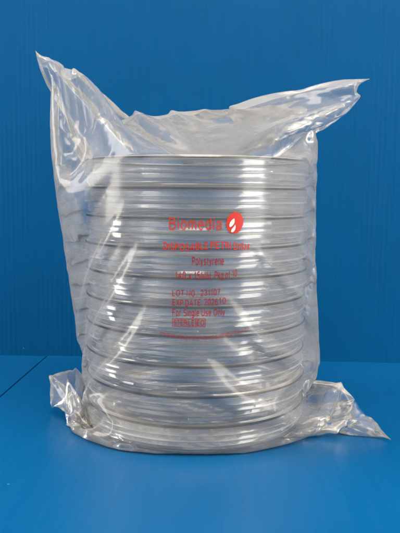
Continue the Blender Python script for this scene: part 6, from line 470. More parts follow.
0,0,0,0,-1,0,0,0,0,0,-1,0,0,0,0,-1,0,0,0,-2,3,0,-1,1,0,0,0,-1,0,1,-1,1,0,0,0,180,-3,-4,7,-6,5,1,-11,-14,18,5,0,-1,2,-6,-11,12,6,-3,-9,5,5,0,0,0,-2,2,1,0,0,1,0,0,-1,0,0,0,0,0,0,1,-3,
2,0,0,-1,0,-1,1,-1,0,0,0,1,-9,1,8,-1,-5,-5,2,3,3,1,1,-2,1,1,-2,-4,-9,11,6,-3,-8,0,6,5,0,-6,-2,5,3,-1,1,-2,2,0,1,1,0,1,0,1,1,0,1,0,0,0,0,0,0,0,-1,-1,-1,0,-1,0,-1,-1,0,-1,1,-1,1,-3,2,
2,-1,1,0,0,1,0,-1,1,-1,1,-1,0,178,-1,-4,2,3,-8,6,2,-8,-15,17,6,0,-1,1,-5,-12,12,5,-2,-7,4,5,0,0,-1,0,2,0,0,0,0,0,0,0,0,0,0,0,0,-2,2,0,0,-1,0,0,0,-1,0,0,0,-1,-11,7,6,-7,-7,2,6,3,1,2,
0,-2,0,0,0,-2,-12,9,8,-3,-9,2,7,3,-1,-3,2,1,-2,-2,0,0,4,0,1,0,0,1,0,1,0,0,0,0,0,0,0,-1,1,-1,0,0,0,0,-1,0,-1,0,1,0,0,-1,0,-1,2,-2,0,2,-1,1,0,0,0,0,0,0,-1,1,0,180,-1,-3,-6,8,1,-8,7,2,
-6,-14,13,5,0,0,0,-3,-11,11,5,-3,-6,5,3,0,0,-2,1,1,1,0,0,0,0,0,0,0,0,0,-1,1,-1,0,0,0,0,-2,0,0,0,0,-3,-6,10,-2,-12,3,8,2,1,0,1,-1,-3,-1,1,-1,0,-9,4,10,-3,-10,5,7,1,-3,-10,-4,2,5,5,3,
1,1,0,0,0,1,1,0,1,0,1,0,1,0,0,1,0,0,0,0,-1,0,-1,0,0,-1,-1,0,-1,-1,0,0,0,0,-1,1,-1,0,2,0,1,-1,0,1,0,0,0,0,-1,178,0,-2,-4,-2,8,-2,-8,7,3,-5,-13,12,6,0,0,0,-4,-10,10,5,-2,-6,5,2,0,0,0,
1,0,0,0,0,1,-1,0,0,0,0,0,0,0,0,-1,0,0,0,0,-1,1,-6,-1,6,-9,-3,11,2,-1,1,-1,1,-2,-3,0,3,0,-1,-4,-6,13,-3,-12,7,7,1,-5,-12,6,10,1,0,0,-2,2,0,0,1,0,0,1,0,0,0,1,0,0,0,0,0,0,0,-1,0,0,-1,
1,-1,0,0,0,0,-1,1,0,-1,1,-1,-1,1,0,-1,1,1,-1,1,0,0,-1,1,0,0,0,181,-1,-1,-3,-5,3,5,-3,-7,7,4,-4,-11,9,4,-1,1,1,-4,-7,8,4,-2,-5,5,1,0,-1,1,1,0,0,0,0,0,0,1,0,0,0,-1,0,-1,0,0,-1,0,-1,1,
-7,4,2,-9,6,4,-1,0,1,0,1,-3,-4,2,4,-1,-2,-3,-7,14,-4,-12,10,7,-1,-8,-10,11,6,-1,1,-3,-1,4,1,-1,0,1,1,0,0,1,1,0,0,1,0,1,1,-1,0,1,0,0,0,0,-2,0,0,-1,0,-2,1,-1,-1,0,0,0,1,-3,3,0,-1,0,2,
0,0,-1,1,-1,1,-1,1,178,0,-1,-1,-4,-4,7,3,-4,-7,7,4,-3,-11,9,5,-1,0,1,-4,-6,8,2,-1,-3,4,1,0,-1,0,1,0,1,-1,1,0,-1,0,0,0,0,0,0,0,-1,-1,0,0,-6,6,-3,-5,8,0,0,0,0,0,0,-4,-2,4,3,-1,-1,-2,
-1,3,-2,-12,11,5,-2,-9,-6,13,5,-1,1,-6,2,3,-1,-2,2,1,1,0,1,0,0,0,1,0,0,0,0,0,0,0,-1,0,0,0,-1,1,0,-1,0,0,0,-1,0,1,0,-1,1,-1,1,-2,2,-1,0,0,1,0,0,0,0,0,0,-1,180,0,0,-2,-2,-4,-1,6,2,-5,
-6,7,4,-2,-10,7,4,0,0,1,-4,-4,7,2,-2,-1,2,0,1,0,0,1,0,0,-1,1,0,0,0,0,-1,0,-1,0,-1,1,-1,-3,4,-7,2,4,-2,0,1,0,0,0,-3,-2,5,2,-3,-3,-2,0,-1,5,-12,12,5,-3,-12,-2,12,4,0,-5,-5,8,2,-3,-1,
3,0,1,0,0,1,0,1,0,1,0,1,0,1,0,0,1,0,0,0,-1,0,0,-1,0,-1,-1,0,0,-1,-1,0,1,-1,1,-1,-1,1,2,-1,0,0,1,0,0,0,-1,1,0,179,-1,-1,0,-2,-3,-3,3,4,2,-6,-5,6,5,-1,-9,6,4,0,-1,1,-4,-1,5,1,-2,1,1,
-1,1,0,0,0,1,0,0,0,0,-1,0,0,0,0,-1,0,-1,-2,2,-5,4,1,-1,1,0,-1,0,1,-6,0,7,-1,-5,-5,-3,0,2,7,-9,12,3,-6,-13,5,11,3,-3,-7,3,6,-1,-2,1,2,0,1,-1,0,1,0,1,0,0,0,1,0,0,0,-1,1,-1,0,0,0,0,0,
-1,0,0,0,0,0,0,0,0,0,-1,1,-1,1,-1,-1,1,1,0,0,0,0,0,0,0,0,0,181,-1,0,-1,-1,-2,-4,-3,5,3,1,-5,-5,6,5,-1,-8,5,3,0,1,0,-4,0,4,1,-1,1,1,0,0,0,0,0,1,0,0,0,0,-1,0,-1,-1,0,0,-2,1,-3,3,0,-2,
1,-1,0,0,1,-6,4,3,-5,-6,-1,2,5,2,0,-8,9,2,-5,-12,7,9,2,-6,-5,6,5,-2,-1,2,1,-1,0,0,1,0,1,0,0,1,1,0,1,0,1,-1,1,0,1,0,-1,0,0,0,0,0,-1,0,-1,0,-2,1,-1,0,0,-1,1,-1,1,-1,0,2,0,-1,1,0,0,0,
0,0,0,179,0,-1,-1,-1,-1,-2,-3,0,5,3,0,-5,-7,5,6,0,-7,5,3,-1,1,0,-3,1,3,-1,0,1,0,0,1,0,0,0,-1,0,0,0,0,0,0,0,-1,-1,0,-1,1,0,-1,1,-1,0,0,0,-5,5,-1,-8,-1,5,4,3,0,-3,-5,4,1,-3,-13,10,10,
-2,-9,0,8,3,-1,0,-1,-1,-1,2,0,1,0,1,0,0,1,0,0,1,-1,0,0,1,0,0,-1,0,1,-1,0,0,0,-1,0,0,0,0,0,-1,1,-1,1,0,-1,1,0,-1,-1,1,1,0,-1,1,0,0,0,-1,0,181,-1,0,-1,0,-2,-2,-2,-3,2,4,2,1,-2,-9,4,7,
0,-6,4,2,-1,1,0,-2,2,2,0,-1,1,1,0,0,0,0,1,0,0,-1,0,-1,-1,0,0,-1,0,-1,0,-1,0,-1,0,0,0,-3,4,-6,-1,5,3,0,0,-3,-5,-2,4,-2,1,-13,14,8,-5,-9,5,7,1,-5,-6,0,4,2,2,1,0,1,1,0,0,2,0,0,1,0,1,0,
1,0,0,0,0,1,-1,1,-1,0,-1,0,0,-1,0,-1,0,-1,0,0,-1,0,1,0,0,0,0,0,1,1,0,0,-1,0,0,1,0,179,0,-1,0,-1,-1,-1,-2,-3,0,3,4,0,0,0,-8,1,6,1,-5,4,2,0,0,0,-2,2,0,1,0,0,1,0,0,0,0,0,-1,0,0,0,0,-1,
0,0,-1,0,0,0,0,-1,0,0,-1,1,-4,3,2,0,0,-1,-5,-2,2,4,0,-2,-12,14,4,-10,-6,10,6,-2,-9,0,8,3,-1,0,0,0,1,-1,0,1,0,0,0,0,1,0,0,1,-1,1,0,0,0,-1,1,-1,1,-1,0,0,0,0,0,-1,0,0,-2,2,0,0,0,-1,1,
0,-1,-1,1,1,0,0,0,0,0,-1,0,181,-1,0,0,-1,0,-2,-2,-2,-4,2,4,3,0,0,0,-6,-1,7,1,-3,2,1,0,0,1,0,1,1,0,1,-1,1,0,1,-1,0,0,0,0,-1,-1,0,-2,0,0,-1,-1,0,0,0,-1,-1,0,-1,2,0,-1,2,-3,-4,3,3,3,
-3,-3,-4,7,0,-12,2,11,3,-6,-10,8,6,0,-1,1,0,0,0,0,0,1,0,1,0,1,1,-1,1,0,1,1,-1,1,0,0,0,0,0,-1,1,0,-1,0,-1,0,0,-1,0,-1,-1,1,-1,0,1,0,0,0,0,0,2,0,0,0,0,0,0,-1,178,1,-1,0,-1,0,-1,-1,-2,
-3,-3,3,5,2,0,0,0,-3,-4,6,1,-2,2,1,1,-1,0,1,0,0,0,1,0,1,-1,0,0,0,-1,0,0,0,-1,1,-2,0,0,0,-1,0,0,0,0,-1,1,-1,1,0,-5,1,4,1,-2,-6,-3,1,6,0,-12,9,9,-1,-9,-6,13,2,-1,-1,0,-1,0,1,0,1,1,0,
0,1,0,0,0,1,0,1,-1,0,1,-1,1,0,0,-1,0,1,-1,0,0,-1,1,-1,0,0,0,0,-2,1,1,0,0,-1,1,0,-1,0,0,1,0,1,-1,0,0,0,181,0,0,-1,0,-2,0,-1,-2,-3,-4,-1,6,4,1,0,0,0,-2,-4,6,1,-1,1,0,1,1,0,1,1,0,0,1,
0,0,0,0,0,0,-1,-1,-1,-1,-1,0,0,-1,0,-1,0,-1,0,0,0,-1,1,-2,0,3,-1,-3,-5,-1,1,4,1,-4,-4,11,4,-6,-9,1,11,0,0,-1,0,0,0,0,0,0,0,1,1,1,0,1,1,1,0,0,0,1,0,0,1,0,0,0,0,0,-1,1,-1,0,0,-1,0,0,
-1,0,-1,-1,-3,4,-1,1,0,0,1,-1,0,1,1,0,0,1,-1,0,0,179,-1,1,-1,0,0,-1,-1,-1,-1,-4,-5,0,8,4,0,0,0,0,0,-5,5,1,0,0,1,-1,1,0,0,1,1,-1,0,0,1,-2,0,0,0,-1,1,-1,0,-1,0,-1,0,0,0,0,0,-1,0,0,0,
0,-2,-4,0,0,4,2,3,-1,-3,-2,4,1,-8,-7,7,9,0,0,0,0,0,0,0,0,0,0,1,-1,0,1,0,0,0,0,1,0,1,0,0,0,0,-1,1,0,0,0,0,-1,0,0,-1,1,-1,0,0,-1,1,0,-2,-2,4,-1,1,0,0,0,-1,-1,2,1,0,-1,1,-1,-1,182,0,
-1,0,-1,-1,-1,-1,0,-2,-1,-5,-6,3,8,3,0,0,1,0,1,-3,2,1,1,0,1,1,0,1,1,0,0,1,0,-1,1,0,-2,0,-1,-1,0,-1,-1,-1,0,-1,0,-1,-1,1,-1,1,-1,0,-1,1,1,1,0,0,-2,-5,-3,0,3,3,-8,-1,12,4,-4,-3,-1,-1,
3,3,1,0,0,-1,1,-1,1,0,0,1,1,1,1,0,1,0,0,1,0,0,0,-1,0,0,0,0,0,0,0,0,-1,0,-1,1,-1,0,-1,-1,-3,2,2,0,1,-1,1,0,0,0,1,1,0,0,0,0,179,0,0,0,-1,-1,0,-1,-1,0,-1,-1,-5,-8,4,10,3,-1,1,0,-1,1,
-1,2,0,1,0,0,1,0,0,0,1,-1,0,0,-1,0,0,0,0,0,-1,0,-1,0,-1,0,0,0,0,-1,1,-1,1,-1,0,0,1,0,-1,-5,-2,3,3,0,-1,-12,9,9,-3,-6,-1,3,1,2,-2,-2,-1,0,2,3,2,1,0,0,1,-1,1,0,0,1,0,0,0,0,1,0,0,0,0,
0,0,-1,0,0,0,0,0,0,0,-1,0,-1,1,-1,-2,-4,6,1,0,1,-1,0,-1,0,1,0,1,-1,0,0,182,1,-1,-1,-1,0,-2,-1,-1,-1,0,-1,-1,-5,-7,3,10,4,-2,1,1,0,1,0,2,0,0,1,0,2,0,0,1,0,0,0,1,-1,-1,-1,0,-1,-2,-1,
0,-1,-1,0,-1,0,0,0,-1,1,-1,0,0,0,0,-3,0,3,3,0,-2,-3,-5,9,-1,-8,-2,6,4,3,0,-1,-1,0,0,1,0,-2,0,-1,2,1,0,1,1,0,1,1,1,0,1,0,-1,0,1,0,-1,0,0,0,0,0,0,-1,0,0,-1,0,-1,0,0,0,-1,-4,-3,7,1,0,
2,-1,1,-1,1,1,0,1,0,-1,179,1,0,-1,0,-1,-1,-1,-1,-2,-1,0,1,-1,-3,-6,-1,10,5,-1,1,0,1,-1,0,1,1,-1,1,0,0,1,-1,1,0,0,-1,0,0,0,-1,0,0,0,-2,0,0,0,-1,0,0,1,0,-1,1,0,0,-1,-1,2,0,-2,-4,-4,
-2,2,7,-9,-2,8,7,1,-1,-7,-3,-1,3,-1,2,1,0,2,0,2,1,1,1,1,0,1,0,-1,1,0,0,0,1,0,-1,0,1,-1,0,0,0,0,-1,1,0,-1,0,0,0,0,-1,1,-1,-1,-5,0,6,1,0,1,-1,0,-1,1,0,0,1,0,184,-1,-1,0,-1,-2,-1,-1,
-2,-2,-1,1,0,2,0,-2,-4,-4,6,6,0,1,0,2,0,0,1,1,1,0,2,0,1,0,0,0,0,-1,1,-2,-1,-1,-2,-1,0,-1,-1,0,0,-1,0,-1,1,0,0,-1,0,-1,-1,-3,-1,1,2,2,2,-1,-8,7,4,1,-4,-6,-1,4,5,2,-2,1,0,0,0,0,0,0,
-1,1,0,1,0,1,1,2,-1,2,0,0,0,-1,0,0,0,0,0,0,0,-1,1,-1,0,0,0,-1,0,-1,0,-1,1,-2,-2,-5,4,5,1,0,0,1,0,0,2,0,-1,1,182,-1,0,-1,-1,-1,-1,-1,-3,-1,2,2,0,0,0,0,0,-1,-3,0,4,1,0,0,1,0,0,0,0,1,
0,0,0,0,0,0,0,0,-1,0,0,-1,0,-1,-1,0,1,-1,0,0,0,0,0,0,0,1,-1,1,-1,2,0,0,-1,-2,-4,-3,6,3,-2,-7,0,7,3,2,0,0,-1,-8,-3,2,2,2,0,2,2,0,1,0,1,0,1,-1,2,-1,0,0,0,0,0,0,-1,1,-1,0,0,0,0,0,0,0,
0,-1,0,0,0,1,-1,0,-2,-4,-3,6,4,0,1,-2,1,0,0,1,1,0,185,-1,-1,0,-2,-1,-2,-3,-3,4,2,-2,-4,-1,3,2,0,0,0,1,-1,2,1,1,-1,1,1,1,1,1,0,1,0,1,0,-1,0,0,0,-1,0,-2,0,-3,-1,-2,1,-1,0,-1,0,0,2,0,
1,-2,1,-2,0,-3,-2,-4,-2,-1,3,4,-1,-3,1,9,4,-2,-3,-4,-4,-4,0,11,3,-2,-3,-1,1,2,1,1,1,2,0,2,0,2,-1,1,1,0,-1,1,-1,-1,1,-1,0,0,1,-1,1,-1,0,-1,0,0,0,-1,0,-1,1,-1,-1,-3,-4,1,6,4,0,1,-1,1,
1,0,0,0,181,1,0,-2,0,-2,-1,-3,3,-2,-10,-3,5,-13,2,11,4,1,1,0,2,1,0,0,0,1,-1,1,-1,1,-1,2,-1,0,-1,1,0,-1,1,0,1,-1,0,-1,0,-1,0,0,0,-1,1,-1,1,-1,1,0,0,-1,0,-1,0,1,0,2,1,-2,-2,3,2,-4,-5,
-4,-1,3,3,4,3,-1,1,0,2,0,-1,-1,1,1,-1,0,1,0,0,0,1,0,0,0,0,-1,0,0,-1,0,1,0,-1,1,0,0,0,0,0,-1,0,0,0,0,0,0,-1,-1,-5,-4,5,6,1,0,0,0,0,1,1,1,185,0,-1,0,-2,-1,-3,1,-4,-26,-17,-1,18,16,
-15,5,9,2,2,5,3,2,-1,1,0,2,-1,5,-6,-22,-17,-18,-12,-12,-7,-6,-3,0,2,5,7,11,13,15,16,14,13,1,-3,0,0,1,0,2,0,-1,-1,-2,1,1,0,-1,0,-3,-2,0,1,-7,-4,2,3,5,4,3,1,1,-1,-4,-6,-4,-4,-1,11,8,
0,0,0,1,0,1,2,1,1,0,0,0,0,-1,0,-1,0,-1,0,0,1,-1,0,1,0,0,-1,-1,0,-1,0,0,0,1,-1,-2,-3,-4,0,7,5,1,0,0,1,1,0,0,182,0,0,-1,-1,-1,0,0,-6,-2,-10,-20,-13,16,10,2,6,5,5,2,0,1,-5,-4,-2,-7,
-12,-42,-30,-12,-6,3,8,5,-1,-4,-3,-1,2,4,5,8,13,18,15,10,4,14,4,-14,-11,3,-9,-10,-3,4,7,13,10,13,5,6,4,1,-4,-3,2,4,1,-2,1,1,1,-2,-1,-2,0,1,2,1,1,-3,-13,-6,7,6,4,3,1,1,-1,0,0,1,0,0,
-1,0,-1,0,-1,1,1,-1,1,0,0,0,0,0,0,0,-1,1,0,0,-1,0,1,-1,-2,-5,-5,4,7,3,1,0,0,0,1,1,186,-1,0,-1,-1,-1,-1,-3,-3,3,0,-17,-16,-5,16,6,4,-4,-4,2,5,-1,2,1,-4,-14,-33,-40,-22,-4,7,12,10,3,
-5,-7,-5,1,3,3,4,6,8,16,20,19,13,8,6,3,-15,-27,-7,-6,-8,-6,-3,-1,4,6,14,15,11,12,9,3,-5,1,3,3,0,-3,-7,-8,-7,5,2,0,-2,-2,-1,9,11,1,0,2,1,0,-1,2,1,3,0,1,0,-1,0,-1,-1,-1,0,-2,1,0,1,0,
0,-1,1,0,0,-1,-1,-1,0,0,1,0,0,0,-2,-3,-5,-1,8,6,2,0,0,1,0,0,183,0,-1,-1,0,-1,0,-2,-2,-4,-5,-5,-7,-1,4,0,-8,3,8,5,0,-3,2,-5,-14,-32,-45,-25,-4,5,14,14,6,-3,-8,-7,-1,2,4,3,3,2,3,5,14,
18,21,16,16,5,0,5,-7,-5,-5,-6,-7,-8,-5,-5,0,-5,2,1,13,19,17,2,-1,-2,-9,-14,-8,-3,2,-5,1,7,12,12,10,-3,-9,11,0,-2,-3,-3,-4,-11,-14,-19,-13,-10,-6,-2,-2,0,3,15,20,18,9,7,2,3,3,2,1,8,
-3,-1,0,-2,0,2,0,1,0,0,-1,-3,-6,-6,5,8,4,1,0,0,2,1,186,0,-1,0,-2,0,-3,-3,-9,-21,-10,18,4,-2,3,-3,-2,8,6,0,-1,0,-5,-15,-30,-45,-38,-1,8,13,18,14,2,-9,-10,-8,0,4,4,3,0,1,0,-2,1,12,17,
20,25,23,4,-18,16,3,4,1,-1,-2,-5,-6,-3,0,3,7,5,-3,-1,1,-6,-12,-7,4,5,8,5,5,3,0,-2,-9,-24,5,25,2,-4,-6,-6,-9,-11,-15,-15,-9,-7,-5,-3,-3,-1,-5,-10,-4,21,29,24,16,9,6,2,3,0,-6,5,1,-1,
1,-2,2,4,0,1,0,0,-2,-4,-6,-3,10,8,3,0,1,0,0,183,0,0,-2,0,-1,-1,-5,-3,3,-12,-8,5,0,0,-1,5,5,0,-1,-3,-5,-14,-28,-43,-42,-9,12,13,17,17,5,-6,-11,-12,-3,3,6,4,1,2,0,-1,-5,-4,-1,8,15,20,
33,34,2,-40,-13,29,6,10,8,5,3,-2,-1,-1,2,-3,1,2,-11,-7,0,7,6,5,1,-2,-6,-9,-13,-16,-18,33,26,-1,-11,-9,-10,-11,-13,-15,-12,-6,-3,-1,-1,-2,1,0,-4,-12,-19,-13,26,37,31,20,13,6,4,4,1,
-1,1,-1,-2,-1,-3,3,6,1,0,0,-1,-3,-7,-6,4,10,5,2,0,0,2,188,-1,-1,0,-2,-2,-3,-5,-6,-6,-6,-1,3,5,0,1,4,1,1,-2,-6,-14,-26,-40,-42,-22,10,15,17,20,14,-1,-11,-14,-11,1,6,6,3,1,-1,-1,-2,
-3,-9,-8,-3,5,12,23,37,40,7,-26,-56,-14,33,12,22,18,12,7,1,-7,0,1,-6,4,4,1,2,-1,-4,-11,-15,-20,-19,-28,13,53,27,-3,-18,-14,-13,-12,-12,-14,-9,-4,3,3,1,-1,0,0,2,2,-8,-21,-26,-20,26,
41,36,26,17,9,5,4,2,1,0,-1,-4,-5,-3,5,7,3,1,-1,-2,-5,-8,-3,11,10,4,1,0,1,184,-1,-1,-1,0,-1,-3,-5,-10,-21,10,6,3,3,2,2,1,0,-2,-6,-13,-24,-37,-42,-29,1,16,17,20,19,5,-8,-15,-15,-5,4,
9,6,2,0,-1,-1,-1,-4,-5,-11,-10,-6,1,11,23,41,43,19,-19,-39,-60,-13,33,27,32,21,18,10,-8,2,0,0,-2,6,-8,-13,-19,-26,-31,-34,10,56,43,18,-12,-24,-18,-14,-12,-13,-11,-7,1,6,5,3,0,1,-1,
0,3,6,3,-13,-25,-31,-25,24,40,39,28,20,12,8,5,3,1,0,0,-3,-8,-6,6,8,3,1,-1,-4,-8,-9,4,13,7,2,1,0,189,0,-2,-2,-2,-2,-6,-7,-9,2,-14,8,8,4,2,0,0,0,-5,-11,-23,-35,-39,-33,-12,12,19,19,
22,15,-1,-13,-17,-13,-1,9,8,5,0,-2,-1,-1,-1,-3,-6,-7,-10,-12,-9,-2,9,26,41,42,26,-3,-34,-45,-57,-8,43,41,28,29,23,-13,0,2,9,-22,-22,-25,-35,-45,1,52,45,36,7,-18,-26,-22,-15,-12,-9,
-7,-2,4,6,6,3,0,1,-1,-1,0,2,7,10,-2,-21,-30,-34,-24,23,38,39,32,22,15,10,7,3,1,0,0,-4,-9,-6,8,9,4,0,-2,-6,-10,-5,12,14,7,1,-1,185,-1,-2,-1,-1,-2,-3,-13,-28,-4,22,6,5,3,1,0,0,-3,-10,
-22,-32,-38,-37,-19,5,17,19,22,20,7,-8,-16,-18,-9,5,11,9,3,0,-2,0,-2,-2,-2,-3,-5,-9,-11,-12,-13,-4,8,25,42,43,32,6,-23,-46,-49,-42,23,34,30,33,43,14,-16,-40,-28,-25,-37,-25,36,49,
48,26,-2,-22,-30,-25,-16,-9,-6,-3,3,5,7,5,2,0,0,0,-1,0,-2,1,7,14,10,-11,-27,-34,-35,-22,22,36,38,33,24,18,12,10,4,1,-1,1,-5,-11,-7,9,11,4,-2,-4,-9,-12,3,16,9,4,2,194,-5,-2,-3,-2,-5,
-9,-10,1,-14,3,12,6,4,-1,0,-1,-7,-19,-32,-38,-37,-23,-5,13,18,21,23,18,1,-13,-20,-17,-4,12,12,7,1,-3,-2,-3,0,-2,-2,-2,-4,-6,-7,-11,-12,-14,-9,6,25,39,45,35,14,-18,-45,-58,-50,-2,22,
19,13,12,-6,-11,-15,-22,-2,44,58,45,20,-7,-26,-31,-27,-13,-7,-1,2,4,5,5,4,2,0,0,0,0,0,-2,-2,-2,5,13,17,3,-19,-32,-36,-34,-18,21,35,36,33,26,21,15,11,6,0,0,1,-5,-13,-7,11,11,5,-3,-7,
-12,-8,13,18,11,0,184,1,-5,0,-1,-4,-8,-14,-18,10,9,6,6,1,-1,1,-5,-16,-31,-38,-37,-28,-12,7,17,20,21,22,10,-5,-18,-20,-13,5,14,11,6,-1,-4,-2,-1,-1,0,-1,-2,-3,-2,-6,-6,-11,-12,-15,
-11,1,21,39,45,40,20,-14,-43,-60,-45,-19,5,8,-2,5,-3,-6,15,48,57,44,15,-12,-31,-34,-25,-11,-3,3,3,5,5,4,3,2,0,0,0,0,0,-1,0,-4,-4,1,13,18,16,-6,-26,-35,-38,-33,-14,20,33,35,33,28,22,
19,12,8,-1,-1,3,-7,-14,-8,14,12,3,-6,-11,-15,-1,19,14,10,208,-19,-5,-2,-3,-7,-11,-15,-6,5,10,9,5,0,0,-2,-12,-28,-38,-39,-31,-16,0,12,19,20,24,20,6,-12,-21,-21,-8,12,17,11,2,-5,-4,
-4,-2,0,-1,0,-1,-1,-2,-2,-4,-6,-8,-11,-15,-15,-6,17,33,47,44,26,-8,-45,-55,-44,-17,-1,9,-5,-1,22,42,56,39,13,-17,-34,-31,-23,-8,0,4,5,5,4,4,2,1,0,-1,1,0,0,0,0,-1,-2,-7,-5,7,20,20,
10,-13,-32,-38,-38,-29,-8,18,31,33,32,30,25,21,14,8,0,-2,3,-6,-17,-5,16,12,1,-8,-16,-12,10,25,16,249,-70,0,0,-3,-7,-13,-12,-3,7,9,6,4,-1,0,-7,-25,-39,-42,-32,-20,-6,7,17,20,22,21,
14,-2,-16,-22,-17,1,16,16,8,0,-4,-6,-2,-1,0,1,0,1,0,1,0,-1,-3,-4,-7,-9,-15,-16,-17,3,32,45,53,32,-6,-39,-49,-36,-20,-13,15,23,36,46,39,9,-23,-36,-34,-19,-4,3,6,6,5,3,3,1,2,0,-1,1,
-1,0,1,-1,1,1,-3,-6,-11,-1,18,23,19,2,-19,-35,-41,-38,-27,-5,19,28,31,31,31,27,24,18,9,-1,-1,2,-7,-20,-3,19,11,-3,-14,-21,-5,16,18,110,72,-4,-2,-2,-10,-16,-15,6,12,10,8,1,-2,-1,-20,
-38,-45,-35,-24,-8,2,12,17,20,22,23,11,-9,-20,-24,-12,10,20,14,6,-4,-9,-5,-3,0,1,1,3,2,3,1,2,0,1,-2,-3,-6,-6,-11,-14,-17,-15,10,46,55,42,-1,-36,-34,-19,6,-5,22,33,32,7,-27,-41,-30,
-16,0,5,8,6,5,3,2,1,1,0,0,0,0,0,0,-1,0,1,2,1,-6,-12,-13,9,25,24,15,-5,-26,-38,-41,-36,-20,-2,16,26,29,30,30,30,25,20,11,-1,-2,4,-9,-21,3,20,10,-7,-18,-23,11,36,171,-5,6,2,-4,-13,
-13,-5,4,10,7,6,-1,2,-14,-37,-47,-40,-25,-11,-2,8,13,22,22,20,16,2,-13,-22,-21,-5,19,19,13,1,-7,-7,-6,-1,2,5,7,6,7,8,3,0,0,-2,-1,-2,-1,-5,-4,-8,-10,-16,-15,-15,25,64,50,-1,-33,-15,
-10,10,13,33,7,-36,-45,-34,-8,7,9,10,5,5,1,1,2,0,1,0,1,1,1,1,-2,-3,-1,0,4,4,-2,-12,-19,-9,20,29,23,9,-12,-31,-41,-41,-34,-16,2,15,22,27,30,31,31,28,23,12,0,-4,6,-13,-25,10,21,6,-12,
-26,-21,21,145,29,-10,8,-2,-15,-14,-3,8,9,11,5,-2,-4,-33,-50,-44,-28,-13,-3,3,8,15,19,24,18,19,-3,-18,-26,-18,7,24,19,7,-3,-10,-10,-5,1,8,12,14,16,11,2,-1,-2,-3,-3,-2,-2,-1,1,-1,-1,
-4,-4,-11,-13,-20,-5,47,60,-2,-32,5,-8,28,9,-45,-57,-19,6,13,11,8,4,2,-1,1,-1,0,1,0,2,3,4,8,-1,-2,-7,-8,-3,1,8,5,-6,-19,-25,4,28,29,20,4,-19,-37,-43,-38,-26,-11,3,12,20,24,28,30,32,
30,26,15,-1,-5,8,-14,-26,17,22,3,-16,-33,-23,113,49,3,8,-13,-16,-9,3,9,8,10,0,1,-25,-52,-51,-31,-15,-4,2,4,9,16,27,22,18,6,-9,-22,-24,-10,19,25,14,3,-6,-11,-10,-1,11,18,21,16,7,-3,
-2,-5,-7,-5,-4,0,3,6,5,7,4,6,0,3,-5,-6,-18,-20,15,61,-9,-29,23,10,-68,-40,10,14,18,3,5,-5,-4,-5,-3,-3,-1,-1,1,2,4,8,10,10,11,-4,-10,-15,-16,-6,7,11,3,-13,-27,-25,19,33,27,16,-1,-26,
-42,-45,-37,-20,-5,5,10,18,22,26,29,31,34,28,19,-1,-6,10,-19,-28,26,18,-4,-23,-37,104,31,23,15,-20,-13,-6,5,9,14,9,0,-13,-53,-57,-36,-17,-4,2,1,3,10,20,22,26,10,11,-14,-27,-22,2,27,
22,11,-1,-13,-15,-8,10,24,22,11,-3,-6,-6,-17,-17,-13,-2,8,12,14,11,14,9,13,8,8,5,5,3,0,-4,-12,-14,29,51,-65,-41,6,19,10,3,-6,-8,-16,-10,-10,-6,-5,-3,-3,-3,-2,0,4,7,14,13,-4,4,4,-3,
-17,-20,-5,13,12,0,-22,-35,-15,31,34,25,13,-10,-34,-44,-43,-30,-13,-3,5,8,15,19,26,27,30,34,33,22,-1,-7,11,-19,-24,32,16,-7,-28,138,-36,71,-24,-14,-2,0,6,11,9,7,-4,-49,-67,-40,-18,
-3,3,2,2,3,11,20,24,22,16,-6,-19,-27,-16,18,30,19,2,-6,-14,-15,7,28,24,6,-11,-17,-19,-27,-25,-15,22,26,24,14,13,8,8,7,5,6,9,6,9,5,6,2,0,-4,-6,-52,44,8,7,4,-3,-11,-15,-12,-9,-6,-7,
-4,-6,-3,-5,-3,-8,-6,-8,0,18,1,0,2,10,12,2,-17,-21,2,17,11,-6,-33,-39,2,36,33,24,8,-18,-40,-49,-42,-20,-5,-1,4,6,13,16,22,26,30,36,39,25,0,-5,8,-32,-12,34,7,-11,172,-6,-11,-18,-4,1,
6,-3,4,35,-4,-37,-77,-50,-17,-4,4,2,1,1,2,12,18,22,20,12,2,-25,-28,1,28,20,5,14,-14,-21,-3,29,24,0,-24,-37,-40,-47,-57,62,66,40,20,12,8,7,3,4,2,3,2,1,2,1,6,6,9,7,10,-6,-19,15,9,-6,
-19,-22,-6,-8,0,-4,-1,1,1,2,-2,-3,-7,-7,-11,-19,-23,-6,-95,48,24,29,31,27,8,-16,-19,12,18,9,-21,-34,-35,16,36,37,20,-9,-25,-41,-53,-32,-10,-1,1,2,4,11,15,21,24,29,32,45,31,-3,-6,6,
-36,12,34,0,158,18,-38,-28,15,12,4,-4,11,12,-20,-91,-56,-14,1,8,4,4,1,0,-1,3,17,30,14,8,-1,-32,-17,19,26,8,12,2,-18,-12,27,25,-8,-36,-53,-51,-45,-33,113,94,26,4,1,5,-3,-3,-2,-5,-5,
0,-4,-7,5,2,3,4,4,12,10,23,-30,35,-20,-15,8,16,4,7,-1,2,-2,-2,4,-3,-2,-6,-4,-12,-10,-16,-28,-51,-55,-95,39,38,40,47,34,13,-10,-13,22,22,-15,-22,-33,-25,23,42,42,-2,-9,-29,-56,-52,
-11,-2,0,0,1,3,7,13,19,21,29,51,20,35,12,-2,-11,-42,25,30,249,-145,-77,16,43,43,24,-9,-21,78,-152,-60,-7,7,5,6,2,1,-1,0,-5,-4,86,13,-22,-8,39,-72,5,20,9,-2,-11,61,-52,15,7,-24,-35,
-59,-43,-13,5,57,106,6,8,11,14,-5,2,-9,-6,-16,-13,-30,-42,49,18,19,8,10,1,-2,-18,4,63,-29,10,30,4,-4,-4,-6,-10,-16,-38,45,15,10,5,2,-2,-1,-9,-16,-21,-52,-8,-101,-39,8,16,38,51,26,
